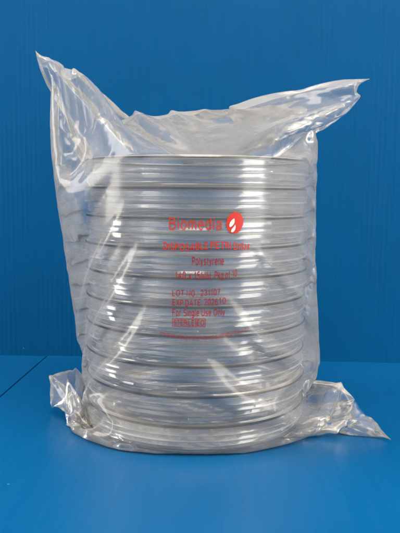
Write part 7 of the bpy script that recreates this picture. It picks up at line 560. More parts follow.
12,-4,1,64,-42,5,-17,-36,-15,31,97,-39,10,9,-24,-104,-26,-1,0,3,1,-1,2,5,12,22,25,12,-177,29,107,90,56,3,-30,23]

sc = bpy.context.scene
col = sc.collection
PI = math.pi
R = math.radians

# ------------------------------------------------------------------ helpers
def link(o, parent=None):
    col.objects.link(o)
    if parent is not None:
        o.parent = parent
    return o

def mesh_obj(name, verts, faces, mat, parent=None, smooth=True, uvs=None):
    me = bpy.data.meshes.new(name)
    me.from_pydata([tuple(map(float, v)) for v in verts], [], faces)
    me.validate()
    if uvs is not None:
        uv = me.uv_layers.new(name='UVMap')
        for lp in me.loops:
            uv.data[lp.index].uv = uvs[lp.vertex_index]
    if smooth:
        for p in me.polygons:
            p.use_smooth = True
    me.materials.append(mat)
    me.update()
    return link(bpy.data.objects.new(name, me), parent)

def tag(o, label=None, cat=None, group=None, kind=None):
    if label: o['label'] = label
    if cat: o['category'] = cat
    if group: o['group'] = group
    if kind: o['kind'] = kind
    return o

def empty(name, loc=(0, 0, 0), rz=0.0):
    e = bpy.data.objects.new(name, None)
    e.location = loc
    e.rotation_euler = (0, 0, rz)
    e.empty_display_size = 0.02
    return link(e)

class N:
    """tiny node-tree helper"""
    def __init__(self, name):
        self.m = bpy.data.materials.new(name)
        self.m.use_nodes = True
        self.t = self.m.node_tree
        self.t.nodes.clear()
        self.out = self.t.nodes.new('ShaderNodeOutputMaterial')
    def n(self, typ, ins=None, **props):
        nd = self.t.nodes.new(typ)
        for k, v in props.items():
            setattr(nd, k, v)
        for k, v in (ins or {}).items():
            self.set(nd.inputs[k], v)
        return nd
    def set(self, sock, v):
        if isinstance(v, bpy.types.NodeSocket):
            self.t.links.new(v, sock)
        elif isinstance(v, bpy.types.Node):
            self.t.links.new(v.outputs[0], sock)
        else:
            sock.default_value = v
    def math(self, op, a, b=0.0, clamp=False):
        nd = self.n('ShaderNodeMath', operation=op, use_clamp=clamp)
        self.set(nd.inputs[0], a); self.set(nd.inputs[1], b)
        return nd.outputs[0]
    def ramp(self, fac, stops):
        nd = self.n('ShaderNodeValToRGB')
        self.set(nd.inputs[0], fac)
        el = nd.color_ramp.elements
        el[0].position, el[0].color = stops[0]
        el[1].position, el[1].color = stops[-1]
        for p, c in stops[1:-1]:
            e = el.new(p); e.color = c
        return nd.outputs[0]
    def mapr(self, v, a, b, c, d):
        nd = self.n('ShaderNodeMapRange')
        self.set(nd.inputs[0], v)
        for i, x in enumerate((a, b, c, d)):
            nd.inputs[i + 1].default_value = x
        return nd.outputs[0]
    def mix(self, fac, a, b):
        nd = self.n('ShaderNodeMixShader')
        self.set(nd.inputs[0], fac); self.set(nd.inputs[1], a); self.set(nd.inputs[2], b)
        return nd.outputs[0]
    def noise(self, vec, scale, detail=3.0, rough=0.5, dist=0.0):
        return self.n('ShaderNodeTexNoise', {'Vector': vec, 'Scale': scale, 'Detail': detail, 'Roughness': rough, 'Distortion': dist})
    def finish(self, sh):
        self.set(self.out.inputs['Surface'], sh)
        return self.m

# ------------------------------------------------------------------ materials
def mat_board(name, base, flute_axis_amp, rough, streak, spec=.5):
    """fluted blue polypropylene sheet: flutes run along local Y of the texture space"""
    a = N(name)
    tc = a.n('ShaderNodeTexCoord').outputs['Object']
    sep = a.n('ShaderNodeSeparateXYZ', {0: tc})
    x = sep.outputs[0]
    big = a.noise(tc, 9.0, 4.0, 0.55)
    patch = a.noise(a.n('ShaderNodeMapping', {'Vector': tc, 'Scale': (1.0, 0.22, 0.22)}).outputs[0], 22.0, 3.0, 0.5)
    # flutes 4.3 mm apart, fading in and out in patches
    ph = a.math('ADD', a.math('MULTIPLY', x, 2 * PI / 0.0043), a.math('MULTIPLY', big.outputs[0], 0.8))
    wv = a.math('SINE', ph)
    wv = a.math('POWER', a.math('ADD', a.math('MULTIPLY', wv, 0.5), 0.5), 2.2)
    amp = a.mapr(patch.outputs[0], 0.44, 0.66, 0.06, 1.1)
    flute = a.math('MULTIPLY', a.math('MULTIPLY', wv, amp), flute_axis_amp)
    st = a.noise(a.n('ShaderNodeMapping', {'Vector': tc, 'Scale': (1.0, 0.06, 0.06)}).outputs[0], 260.0, 3.0, 0.6)
    fine = a.noise(tc, 900.0, 2.0, 0.5)
    wav = a.noise(tc, 30.0, 2.0, 0.5)
    h = a.math('ADD', flute, a.math('MULTIPLY', st.outputs[0], streak))
    h = a.math('ADD', h, a.math('MULTIPLY', fine.outputs[0], 0.03))
    h = a.math('ADD', h, a.math('MULTIPLY', wav.outputs[0], 0.5))
    bump = a.n('ShaderNodeBump', {'Height': h, 'Strength': 0.35, 'Distance': 0.0006})
    colr = a.ramp(big.outputs[0], [(0.3, (base[0] * .93, base[1] * .95, base[2] * .95, 1)), (0.7, (base[0] * 1.08, base[1] * 1.05, base[2] * 1.05, 1))])
    # sparse scuffs and dust specks
    vor = a.n('ShaderNodeTexVoronoi', {'Vector': tc, 'Scale': 38.0}, feature='F1')
    speck = a.mapr(vor.outputs['Distance'], 0.018, 0.028, 1.0, 0.0)
    keep = a.mapr(a.n('ShaderNodeSeparateXYZ', {0: vor.outputs['Color']}).outputs[0], 0.84, 0.88, 0.0, 0.22)
    cm = a.n('ShaderNodeMix', data_type='RGBA')
    a.set(cm.inputs[0], a.math('MULTIPLY', speck, keep))
    a.set(cm.inputs[6], colr); cm.inputs[7].default_value = (.35, .45, .5, 1)
    rg = a.mapr(st.outputs[0], 0.3, 0.7, rough - .05, rough + .07)
    b = a.n('ShaderNodeBsdfPrincipled', {'Base Color': cm.outputs[2], 'Roughness': rg, 'Normal': bump, 'IOR': 1.49, 'Specular IOR Level': spec})
    return a.finish(b)

def mat_dish(name, haze, tint, gloss=1.0, cap=0.5, clear=(.985, .99, .99, 1), rough=0.0):
    """clear polystyrene: see-through with a mirror-sharp skin and, where haze is set, some milk"""
    a = N(name)
    fr = a.n('ShaderNodeFresnel', {'IOR': 1.59})
    glo = a.n('ShaderNodeBsdfGlossy', {'Color': (1, 1, 1, 1), 'Roughness': rough})
    body = a.n('ShaderNodeBsdfTransparent', {'Color': clear}).outputs[0]
    if haze > 0:
        milk = a.mix(0.5, a.n('ShaderNodeBsdfDiffuse', {'Color': tint}), a.n('ShaderNodeBsdfTranslucent', {'Color': tint}))
        body = a.mix(haze, body, milk)
    return a.finish(a.mix(a.math('MINIMUM', a.math('MULTIPLY', fr, gloss), cap), body, glo))

def mat_film(name, haze=0.10, edge=0.45, gloss=1.2, rough=.12):
    """thin clear plastic film, a little milky and glossy"""
    a = N(name)
    fr = a.n('ShaderNodeFresnel', {'IOR': 1.50})
    lw = a.n('ShaderNodeLayerWeight', {'Blend': 0.35})
    glo = a.n('ShaderNodeBsdfGlossy', {'Color': (1, .99, .97, 1), 'Roughness': rough})
    dif = a.n('ShaderNodeBsdfDiffuse', {'Color': (.97, .94, .89, 1)})
    tl = a.n('ShaderNodeBsdfTranslucent', {'Color': (.97, .92, .84, 1)})
    milk = a.mix(0.45, dif, tl)
    tr = a.n('ShaderNodeBsdfTransparent', {'Color': (.99, .99, .985, 1)})
    hz = a.math('ADD', a.math('MULTIPLY', a.math('POWER', lw.outputs['Facing'], 1.6), edge), haze, clamp=True)
    body = a.mix(hz, tr, milk)
    return a.finish(a.mix(a.math('MULTIPLY', fr, gloss, clamp=True), body, glo))

def mat_ink(name, c, lo=.8, hi=.97):
    a = N(name)
    nz = a.noise(a.n('ShaderNodeTexCoord').outputs['Object'], 1500.0, 2.0, 0.5)
    al = a.mapr(nz.outputs[0], 0.3, 0.6, lo, hi)
    b = a.n('ShaderNodeBsdfPrincipled', {'Base Color': c, 'Roughness': 0.4})
    return a.finish(a.mix(al, a.n('ShaderNodeBsdfTransparent'), b))

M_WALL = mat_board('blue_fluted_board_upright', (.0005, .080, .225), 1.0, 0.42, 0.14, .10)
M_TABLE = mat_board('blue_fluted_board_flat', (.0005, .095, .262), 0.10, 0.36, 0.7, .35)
M_WALLS = mat_dish('clear_side_plastic', *(.21, (.97, .985, 1, 1), 2.4, .48, (.99,.99,.99,1), .12))
M_DISC = mat_dish('clear_disc_plastic', *(0, (.94, .95, .96, 1), .3, .03, (.995, .995, .995, 1)))
M_BEAD = mat_dish('whitened_rim_plastic', *(.9, (1, 1, 1, 1), 1.6, .6, (1,1,1,1), .10))  # bright rim lines put into the colour as white haze
M_CLEAR = mat_dish('clear_inner_plastic', *(0, (.95, .95, .95, 1), 1.0, .3))
M_GAP_TINT = mat_dish('dark_gap_tint_plastic', *(0, (.95, .95, .95, 1), 1.0, .2, (.07, .08, .10, 1)))  # dark line between stacked dishes, painted as a tint on the lid corner
M_FILM = mat_film('clear_bag_film', *(.12, .50, .95, .18))
M_SEAL = mat_film('heat_sealed_film', 0.36, 0.45)
M_RED = mat_ink('red_ink', (.34, .009, .008, 1), .88, 1.0)
M_BRAND = mat_ink('brand_ink', (.52, .040, .010, 1), .72, .92)
M_LOGO = mat_ink('orange_red_ink', (.62, .022, .006, 1), .9, 1.0)
M_WHITE = mat_ink('white_ink', (.80, .78, .74, 1))

# ------------------------------------------------------------------ the boards
WY = math.atan2(-.0187, .3598)
def board(name, x0, x1, y0, y1, t, mat, mtx, cut=None):
    """a sheet of twin-wall board in its own frame: x across the flutes, y along them, top face at z = 0"""
    bm = bmesh.new()
    nx = max(2, int((x1 - x0) / .02))
    top = [bm.verts.new((x0 + (x1 - x0) * i / nx, y0, 0)) for i in range(nx + 1)]
    top2 = [bm.verts.new((x0 + (x1 - x0) * i / nx, y1, 0)) for i in range(nx + 1)]
    for i in range(nx):
        bm.faces.new((top[i], top[i + 1], top2[i + 1], top2[i]))
    r = bmesh.ops.extrude_face_region(bm, geom=list(bm.faces))
    for v in [g for g in r['geom'] if isinstance(g, bmesh.types.BMVert)]:
        v.co.z -= t
    bmesh.ops.recalc_face_normals(bm, faces=bm.faces)
    edges = [e for e in bm.edges if len(e.link_faces) == 2 and e.calc_face_angle(0) > 1]
    bmesh.ops.bevel(bm, geom=edges, offset=.0006, segments=2, affect='EDGES', profile=.6)
    me = bpy.data.meshes.new(name)
    bm.to_mesh(me); bm.free()
    me.materials.append(mat)
    o = bpy.data.objects.new(name, me)
    link(o)
    o.matrix_world = mtx
    return o

yaw = Matrix.Rotation(WY, 4, 'Z')
seam = Vector((0.0, .1578, 0))
T0 = Matrix.Translation(seam) @ yaw
# upright backdrop: local x across, local y up, face towards the camera
back = board('backdrop', -1.5, 1.5, -0.004, 1.3, .005, M_WALL, T0 @ Matrix.Rotation(PI / 2, 4, 'X'))
tag(back, kind='structure')
# table boards: the gap between them shows at the left of the picture
t1 = board('table_surface', -.1365, 1.5, -1.2, .03, .005, M_TABLE, T0)
tag(t1, kind='structure')
t2 = board('table_surface', -1.5, -.1382, -1.2, .03, .005, M_TABLE, T0 @ Matrix.Translation((0, 0, -.0006)))
tag(t2, kind='structure')
g = board('floor', -2.5, 2.5, -2.5, 2.5, .01, M_TABLE, Matrix.Translation((0, 0, -.012)))
tag(g, kind='structure')

# ------------------------------------------------------------------ petri dishes
def lathe(name, prof, parent, seg=160):
    bm = bmesh.new()
    rings = []
    for r, z, _ in prof:
        r *= 1.016
        if r == 0:
            rings.append([bm.verts.new((0, 0, z))])
        else:
            rings.append([bm.verts.new((rr * math.cos(t), rr * math.sin(t), z)) for t, rr in ((2 * PI * i / seg, r + .00007 * math.sin(5 * 2 * PI * i / seg + z * 900) + .00005 * math.sin(11 * 2 * PI * i / seg - z * 500)) for i in range(seg))])
    for k in range(len(prof) - 1):
        a, b = rings[k], rings[k + 1]
        for i in range(seg):
            j = (i + 1) % seg
            f = bm.faces.new((a[0], b[j], b[i]) if len(a) == 1 else (a[i], a[j], b[j], b[i]))
            f.material_index = 'wdbck'.index(prof[k][2]); f.smooth = True
    bmesh.ops.recalc_face_normals(bm, faces=bm.faces)
    me = bpy.data.meshes.new(name)
    bm.to_mesh(me); bm.free()
    me.set_sharp_from_angle(angle=R(50))
    for m in (M_WALLS, M_DISC, M_BEAD, M_CLEAR, M_GAP_TINT): me.materials.append(m)
    return link(bpy.data.objects.new(name, me), parent)

# outlines (radius, height, what the stretch up to the next point is: d disc, w side, b whitened bead, c clear side, k painted dark gap line)
BASE = [(0, .0014, 'd'), (.0620, .0014, 'b'), (.0628, .0004, 'b'), (.0642, .0004, 'b'), (.0650, .0010, 'w'), (.0674, .0013, 'b'), (.0681, .0019, 'w'),
        (.0681, .0038, 'b'), (.0683, .0040, 'b'), (.0681, .0042, 'w'), (.0681, .0072, 'c'), (.0680, .0141, 'b'), (.0682, .0146, 'b'), (.0680, .0150, 'b'), (.0668, .0150, 'b'), (.0664, .0144, 'b')]
LID = [(0, .0160, 'd'), (.0656, .0160, 'b'), (.0660, .0170, 'b'), (.0672, .0170, 'b'), (.0676, .0164, 'b'), (.0695, .0164, 'k'), (.0700, .0160, 'k'), (.0701, .0157, 'k'), (.0699, .0152, 'w'),
       (.0699, .0112, 'b'), (.0700, .01105, 'b'), (.0699, .0109, 'w'), (.0699, .0082, 'b'), (.0702, .0079, 'b'), (.0702, .0073, 'b'), (.0700, .0070, 'b'), (.0692, .0070, 'b'), (.0690, .0074, 'b')]
STACK_Z = [.0005, .0179, .0354, .0528, .0694, .0857, .1022, .1188, .1357, .1527]
root = empty('petri_dish', (0, 0, .0014))
bo = lathe('base', BASE, root)
lo = lathe('lid', LID, root)
order = ['lowest petri dish, resting at the foot of the stack nearest the blue table',
         'second clear petri dish up from the blue table', 'third clear petri dish up from the blue table',
         'clear petri dish just below the small curved red line, fourth from the table',
         'clear petri dish behind the red single use line and boxed sterile mark',
         'clear petri dish behind the red lot number and expiry date',
         'clear petri dish behind the red polystyrene and size lines',
         'clear petri dish behind the large red brand lettering, third from the top',
         'clear petri dish just above the red brand lettering, second from the top',
         'topmost clear petri dish, its bare lid under the crumpled bag top']
offs = [(0, 0), (.0003, .0001), (-.0004, 0), (.0002, -.0002), (-.0002, .0002), (.0005, 0), (-.0003, -.0002), (.0002, .0001), (-.0005, .0002), (.0001, -.0001)]
for i in range(10):
    if i == 0:
        r_ = root
    else:
        r_ = root.copy(); col.objects.link(r_)
        for ch in (bo, lo):
            c = ch.copy(); col.objects.link(c); c.parent = r_
    r_.location = (offs[i][0] - .0014, offs[i][1], STACK_Z[i])
    r_.rotation_euler = (0, 0, i * 0.7)
    tag(r_, order[i], 'petri dish', 'petri dishes stacked in the bag')

# ------------------------------------------------------------------ the bag
d = np.array(BAG_DATA, dtype=np.int64).reshape(3, BAG_NV, BAG_NU)
P = np.cumsum(np.cumsum(d, axis=1), axis=2).transpose(1, 2, 0) * BAG_SCALE
# finer film: cubic refinement of the rows and columns, then sharp little creases pressed into it
def finer(A, axis, k, wrap):
    n = A.shape[axis]
    A = np.moveaxis(A, axis, 0)
    m_ = n * k if wrap else (n - 1) * k + 1
    t = np.arange(m_) / k
    i = np.floor(t).astype(int); f = (t - i).reshape(-1, *([1] * (A.ndim - 1)))
    g_ = (lambda q_: A[q_ % n]) if wrap else (lambda q_: A[np.clip(q_, 0, n - 1)])
    p0, p1, p2, p3 = g_(i - 1), g_(i), g_(i + 1), g_(i + 2)
    B = p1 + .5 * f * (p2 - p0 + f * (2 * p0 - 5 * p1 + 4 * p2 - p3 + f * (3 * (p1 - p2) + p3 - p0)))
    return np.moveaxis(B, 0, axis)
K = 4
P = finer(finer(P, 0, K, False), 1, K, True)
NV, NU = P.shape[:2]
BAG_W = .476                                     # round the tube, metres
rg = np.random.RandomState(11)
ss = np.arange(NU)[None, :] * BAG_W / NU + np.zeros((NV, 1))
tt = np.arange(NV)[:, None] * .328 / NV + np.zeros((1, NU))
def wob(f, n=5):                                  # smooth, tube-periodic wobble
    o = 0
    for _ in range(n):
        ku = rg.randint(-f, f + 1); kv = rg.uniform(-f, f) / BAG_W
        o = o + np.sin(2 * PI * (ku * ss / BAG_W + kv * tt) + rg.uniform(0, 6.3))
    return o / math.sqrt(n)
disp = np.zeros((NV, NU))
for k_ in range(46):                     # triangle waves: flat facets meeting in sharp folds
    f = int(round(math.exp(rg.uniform(math.log(7), math.log(24)))))
    ang = rg.uniform(0, PI)
    ku = int(round(f * math.cos(ang))); kv = f * math.sin(ang) / BAG_W
    ph = ku * ss / BAG_W + kv * tt + .22 * wob(7) * 1.0 + rg.uniform(0, 1)
    tri = np.abs((ph % 1) * 2 - 1)
    sharp = rg.uniform(.72, .90)
    fold = np.maximum(0, tri - sharp) / .2 * rg.choice([-1, 1])          # a narrow ridge, then flat ground
    mk = np.clip(wob(7) * 1.2 - .45, 0, 1)
    disp += fold * mk / f
zc = P[..., 2]
calm = .09
steep = np.clip((zc - .165) / .03, 0, 1) + np.clip((.05 - zc) / .04, 0, 1) * .7 + np.clip((np.abs(P[..., 0]) - .062) / .02, 0, 1) * .8
steep = np.where((np.abs(P[..., 0]) < .045) & (zc > .05) & (zc < .15), 0, steep)
disp *= .0042 * (calm + (1 - calm) * np.clip(steep, 0, 1))
nr = np.cross(np.roll(P, -1, 1) - np.roll(P, 1, 1), np.gradient(P, axis=0))
nr /= np.linalg.norm(nr, axis=-1, keepdims=True) + 1e-12
edge_ = np.clip(np.minimum(np.arange(NV), NV - 1 - np.arange(NV)) / 6., 0, 1)[:, None]
P = P + nr * (disp * edge_)[..., None]
P[..., 2] = np.maximum(P[..., 2], .0003)
half = NU // 2

bag = empty('plastic_bag', (0, 0, 0))
tag(bag, 'clear plastic bag with red print, crumpled corners, packed round the stack of petri dishes', 'plastic bag')

def sheet(name, r0, r1, mat, closed_bottom=False):
    """rows r0..r1 of the tube of film; a front/back seam is shared at the sealed ends"""
    idx, vs, uvs = {}, [], []
    def vid(r, c):
        c %= NU
        if (r in (0, NV - 1)) and c > half:
            c = NU - c
        if (r, c) not in idx:
            idx[(r, c)] = len(vs)
            vs.append(P[r, c])
            uvs.append((c / half if c <= half else 2 - c / half + (.37 if c != NU else 0), r / NV * 1.36 + (3.1 if c > half else 0)))
        return idx[(r, c)]
    fs = []
    for r in range(r0, r1):
        for c in range(NU):
            f = [vid(r, c), vid(r, c + 1), vid(r + 1, c + 1), vid(r + 1, c)]
            f = list(dict.fromkeys(f))
            if len(f) >= 3: fs.append(f)
    o = mesh_obj(name, vs, fs, mat, bag, True, uvs)
    return o

bpy.context.view_layer.update()
film = sheet('film', 0, NV - 9, M_FILM)
seal = sheet('top_seal', NV - 9, NV - 1, M_SEAL)

# ------------------------------------------------------------------ printing, laid on the film
dg = bpy.context.evaluated_depsgraph_get()
dg.update()
bvh = BVHTree.FromObject(film, dg)
def on_film(x, z, lift=.00025):
    hit = bvh.ray_cast(Vector((x, -.2, z)), Vector((0, 1, 0)))
    if hit[0] is None:
        return Vector((x, -.0722, z))
    return hit[0] + Vector((0, -lift, 0))

# a plain grotesque alphabet drawn with strokes: cap height 1, small letters .74 high
def arc(cx, cy, rx, ry, a0, a1, n=14):
    return [(cx + rx * math.cos(R(a0 + (a1 - a0) * i / n)), cy + ry * math.sin(R(a0 + (a1 - a0) * i / n))) for i in range(n + 1)]
def ring_(cx, cy, rx, ry): return arc(cx, cy, rx, ry, 0, 360, 24)
xh = .74
GL = {
 'A': (.72, [[(0, 0), (.36, 1), (.72, 0)], [(.13, .34), (.59, .34)]]),
 'B': (.62, [[(0, 0), (0, 1)], [(0, 1)] + arc(.34, .77, .24, .23, 90, -90) + [(0, .54)], [(.3, .54)] + arc(.34, .27, .28, .27, 90, -90) + [(0, 0)]]),
 'C': (.70, [arc(.36, .5, .36, .5, 45, 315, 22)]),
 'D': (.68, [[(0, 0), (0, 1), (.3, 1)] + arc(.30, .5, .38, .5, 90, -90, 18) + [(0, 0)]]),
 'E': (.58, [[(.58, 1), (0, 1), (0, 0), (.58, 0)], [(.02, .52), (.52, .52)]]),
 'F': (.55, [[(.55, 1), (0, 1), (0, 0)], [(.02, .52), (.48, .52)]]),
 'G': (.74, [arc(.37, .5, .37, .5, 45, 330, 22) + [(.72, .46), (.42, .46)]]),
 'H': (.66, [[(0, 0), (0, 1)], [(.66, 0), (.66, 1)], [(.02, .52), (.64, .52)]]),
 'I': (.02, [[(.01, 0), (.01, 1)]]),
 'K': (.64, [[(0, 0), (0, 1)], [(.60, 1), (0, .38)], [(.2, .56), (.64, 0)]]),
 'L': (.50, [[(0, 1), (0, 0), (.50, 0)]]),
 'M': (.74, [[(0, 0), (0, 1), (.37, .12), (.74, 1), (.74, 0)]]),
 'N': (.66, [[(0, 0), (0, 1), (.66, 0), (.66, 1)]]),
 'O': (.76, [ring_(.38, .5, .38, .5)]),
 'P': (.60, [[(0, 0), (0, 1), (.3, 1)] + arc(.34, .74, .26, .26, 90, -90) + [(0, .48)]]),
 'R': (.64, [[(0, 0), (0, 1), (.3, 1)] + arc(.34, .75, .26, .25, 90, -90) + [(0, .50)], [(.34, .50), (.56, .38), (.62, 0)]]),
 'S': (.60, [arc(.30, .75, .27, .25, 20, 270, 16) + arc(.30, .25, .30, .25, 90, -160, 16)]),
 'T': (.62, [[(0, 1), (.62, 1)], [(.31, 1), (.31, 0)]]),
 'U': (.66, [[(0, 1)] + arc(.33, .33, .33, .33, 180, 360) + [(.66, 1)]]),
 'X': (.64, [[(0, 0), (.64, 1)], [(0, 1), (.64, 0)]]),
 'a': (.52, [[(.02, .56)] + arc(.24, .54, .22, .20, 165, 10, 10) + [(.46, .10), (.52, 0)], arc(.22, .20, .22, .20, 60, 310, 16) + [(.46, .16)]]),
 'd': (.50, [ring_(.24, .37, .24, .37), [(.49, 1), (.49, 0)]]),
 'e': (.52, [[(.01, .38), (.51, .38)] + arc(.26, .37, .25, .37, 5, 320, 20)]),
 'f': (.28, [[(.12, 0)] + arc(.26, .84, .14, .16, 180, 90, 6) + [(.30, 1)], [(0, .70), (.28, .70)]]),
 'g': (.50, [ring_(.24, .37, .24, .37), [(.49, .72), (.49, -.02)] + arc(.25, -.04, .24, .24, 0, -160, 10)]),
 'i': (.02, [[(.01, 0), (.01, .72)], [(.01, .90), (.01, 1.0)]]),
 'k': (.46, [[(0, 0), (0, 1)], [(.43, .72), (0, .28)], [(.14, .42), (.46, 0)]]),
 'l': (.02, [[(.01, 0), (.01, 1)]]),
 'm': (.76, [[(0, 0), (0, .72)], arc(.19, .53, .19, .19, 180, 0, 10) + [(.38, 0)], arc(.57, .53, .19, .19, 180, 0, 10) + [(.76, 0)]]),
 'n': (.46, [[(0, 0), (0, .72)], arc(.23, .50, .23, .23, 180, 0, 10) + [(.46, 0)]]),
 'o': (.54, [ring_(.27, .37, .27, .37)]),
 'r': (.28, [[(0, 0), (0, .72)], arc(.24, .48, .24, .23, 180, 80, 8)]),
 's': (.46, [arc(.23, .555, .20, .175, 20, 270, 14) + arc(.23, .19, .23, .19, 90, -160, 14)]),
 't': (.27, [[(.11, .94)] + arc(.24, .14, .13, .14, 180, 270, 6) + [(.27, 0)], [(0, .70), (.27, .70)]]),
 'x': (.46, [[(0, 0), (.46, .72)], [(0, .72), (.46, 0)]]),
 'y': (.48, [[(0, .72), (.25, .03)], [(.48, .72), (.20, -.12), (.06, -.24)]]),
 '0': (.52, [ring_(.26, .5, .26, .5)]),
 '1': (.30, [[(.02, .76), (.14, .80), (.25, 1), (.25, 0)]]),
 '2': (.54, [arc(.27, .73, .25, .27, 170, -35, 14) + [(.02, 0), (.54, 0)]]),
 '3': (.54, [arc(.26, .75, .23, .25, 160, -90, 14), arc(.26, .26, .27, .26, 90, -165, 14)]),
 '4': (.56, [[(.40, 0), (.40, 1), (0, .28), (.56, .28)]]),
 '5': (.54, [[(.48, 1), (.09, 1), (.04, .50)] + arc(.27, .31, .26, .31, 130, -155, 16)]),
 '6': (.54, [ring_(.27, .31, .26, .31), arc(.30, .5, .29, .5, 50, 185, 12)]),
 '7': (.52, [[(0, 1), (.52, 1), (.18, 0)]]),
 '.': (.02, [[(.01, 0), (.01, .10)]]), ':': (.02, [[(.01, 0), (.01, .10)], [(.01, .60), (.01, .70)]]),
}
def text_bm(s, weight):
    bm = bmesh.new()
    x = 0.0
    for ch in s:
        if ch == ' ':
            x += .36; continue
        wd, strokes = GL[ch]
        for k, st in enumerate(strokes):
            p_ = [Vector(q_) for q_ in st]
            p_ = [p_[0]] + [b_ for a_, b_ in zip(p_, p_[1:]) if (b_ - a_).length > 1e-4]
            closed = (p_[0] - p_[-1]).length < 1e-3
            if closed: p_ = p_[:-1]
            n_ = len(p_); L_, R_ = [], []
            for i in range(n_):
                d0 = (p_[i] - p_[i - 1]) if (i > 0 or closed) else (p_[1] - p_[0])
                d1 = (p_[(i + 1) % n_] - p_[i]) if (i < n_ - 1 or closed) else d0
                d0 = d0.normalized(); d1 = d1.normalized()
                n0 = Vector((-d0.y, d0.x)); n1 = Vector((-d1.y, d1.x))
                mt = (n0 + n1)
                mt = mt.normalized() if mt.length > .3 else n0
                k_ = min(1 / max(mt.dot(n1), .45), 1.9) * weight / 2
                zz_ = k * .04
                L_.append(bm.verts.new((x + p_[i].x + mt.x * k_, p_[i].y + mt.y * k_, zz_)))
                R_.append(bm.verts.new((x + p_[i].x - mt.x * k_, p_[i].y - mt.y * k_, zz_)))
            for i in range(n_ if closed else n_ - 1):
                j_ = (i + 1) % n_
                bm.faces.new((L_[i], R_[i], R_[j_], L_[j_]))
        x += wd + .17 + weight
    return bm

def refine(bm, cut):
    for _ in range(5):
        es = [e for e in bm.edges if e.calc_length() > cut]
        if not es: break
        bmesh.ops.subdivide_edges(bm, edges=es, cuts=1)
        bmesh.ops.triangulate(bm, faces=[f for f in bm.faces if len(f.verts) > 4])

def put_flat(name, bm, mat, parent, lift=.00025, cut=.0022):
    refine(bm, cut)
    for v in bm.verts:
        v.co = on_film(v.co.x, v.co.y, lift + v.co.z)
    me = bpy.data.meshes.new(name)
    bm.to_mesh(me); bm.free()
    me.materials.append(mat)
    return link(bpy.data.objects.new(name, me), parent)

def line(name, s, x0, x1, z0, z1, mat=None, weight=.155, warp=None, parent=None):
    bm = text_bm(s, weight)
    mnx = min(v.co.x for v in bm.verts); mxx = max(v.co.x for v in bm.verts)
    sx = (x1 - x0) / (mxx - mnx); sz = z1 - z0
    for v in bm.verts:
        x = x0 + (v.co.x - mnx) * sx; z = z0 + v.co.y * sz
        if warp: x, z = warp(x, z)
        v.co = (x, z, v.co.z * .001)
    return put_flat(name, bm, mat or M_RED, parent or bag)

def rect_frame(name, x0, x1, z0, z1, w, parent):
    bm = bmesh.new()
    for a, b, c, d_ in ((x0, x1, z0, z0 + w), (x0, x1, z1 - w, z1), (x0, x0 + w, z0 + w, z1 - w), (x1 - w, x1, z0 + w, z1 - w), (x0 + .0128, x0 + .0128 + w, z0 + w, z1 - w)):
        bm.faces.new([bm.verts.new(p) for p in ((a, c, 0), (b, c, 0), (b, d_, 0), (a, d_, 0))])
    return put_flat(name, bm, M_RED, parent)

line('brand_lettering', 'Biomedia', -.01606, .01313, .1290, .1350, M_BRAND, .17)
line('printed_line', 'DISPOSABLE PETRI DISH', -.0191, .0285, .1180, .1216, M_LOGO, .17,
     lambda x, z: (x, z + .0006 * math.sin(x * 160)))
line('printed_line', 'Polystyrene', -.0032, .0145, .1097, .1137)
line('printed_line', '140 x 15MM', -.0123, .0073, .1018, .1056)
line('printed_line', 'Pkg of 10', .0093, .0219, .1021, .1057, warp=lambda x, z: (x, z + .0010 * max(0, (x - .016) / .006)))
line('printed_line', 'LOT NO.: 231107', -.0140, .0127, .0923, .0954, warp=lambda x, z: (x, z + .0006 * max(0, x / .012)))
line('printed_line', 'EXP DATE: 2026', -.0139, .0113, .0871, .0903, warp=lambda x, z: (x, z + .0003 * math.sin(x * 240)))
line('printed_line', '10', .0120, .0159, .0880, .0910)
line('printed_line', 'For Single Use Only', -.0139, .0154, .0813, .0848)
line('printed_line', 'STERILE', -.0131, -.0018, .0761, .0788)
line('printed_line', 'EO', -.0003, .0039, .0761, .0788)
rect_frame('printed_box', -.0139, .0046, .0752, .0797, .00032, bag)
line('printed_line', 'CONTENTS STERILE UNLESS PACKAGE IS OPENED OR DAMAGED', -.0205, .0290, 0, .0019, weight=.12, warp=lambda x, z: (x, z + .0683 + 5.2 * (x - .001) ** 2 * (1 if x > 0 else .75) - .0004))

bm = bmesh.new()
cx, cz, rx, rz = .0202, .1327, .0047, .0060
ring = [bm.verts.new((cx + rx * math.cos(t) + .0004 * math.sin(t), cz + rz * math.sin(t), 0)) for t in [2 * PI * k / 48 for k in range(48)]]
c = bm.verts.new((cx, cz, 0))
for k in range(48):
    bm.faces.new((c, ring[k], ring[(k + 1) % 48]))
logo = put_flat('logo', bm, M_LOGO, bag)
bm = bmesh.new()
def petal(pts):
    bm.faces.new([bm.verts.new((cx + a * rx, cz + b * rz, 0)) for a, b in pts])
petal([(-.08, .42), (-.02, .20), (-.06, -.02), (-.22, -.22), (-.42, -.36), (-.62, -.40), (-.66, -.18), (-.56, .06), (-.36, .26)])
petal([(.04, -.16), (.12, -.36), (.06, -.60), (-.10, -.80), (-.30, -.88), (-.44, -.82), (-.40, -.62), (-.24, -.46), (-.10, -.34)])
put_flat('logo_figure', bm, M_WHITE, logo, lift=.0005)

# ------------------------------------------------------------------ light
w = bpy.data.worlds.new('World'); sc.world = w; w.use_nodes = True
wt = w.node_tree; bg = wt.nodes['Background']
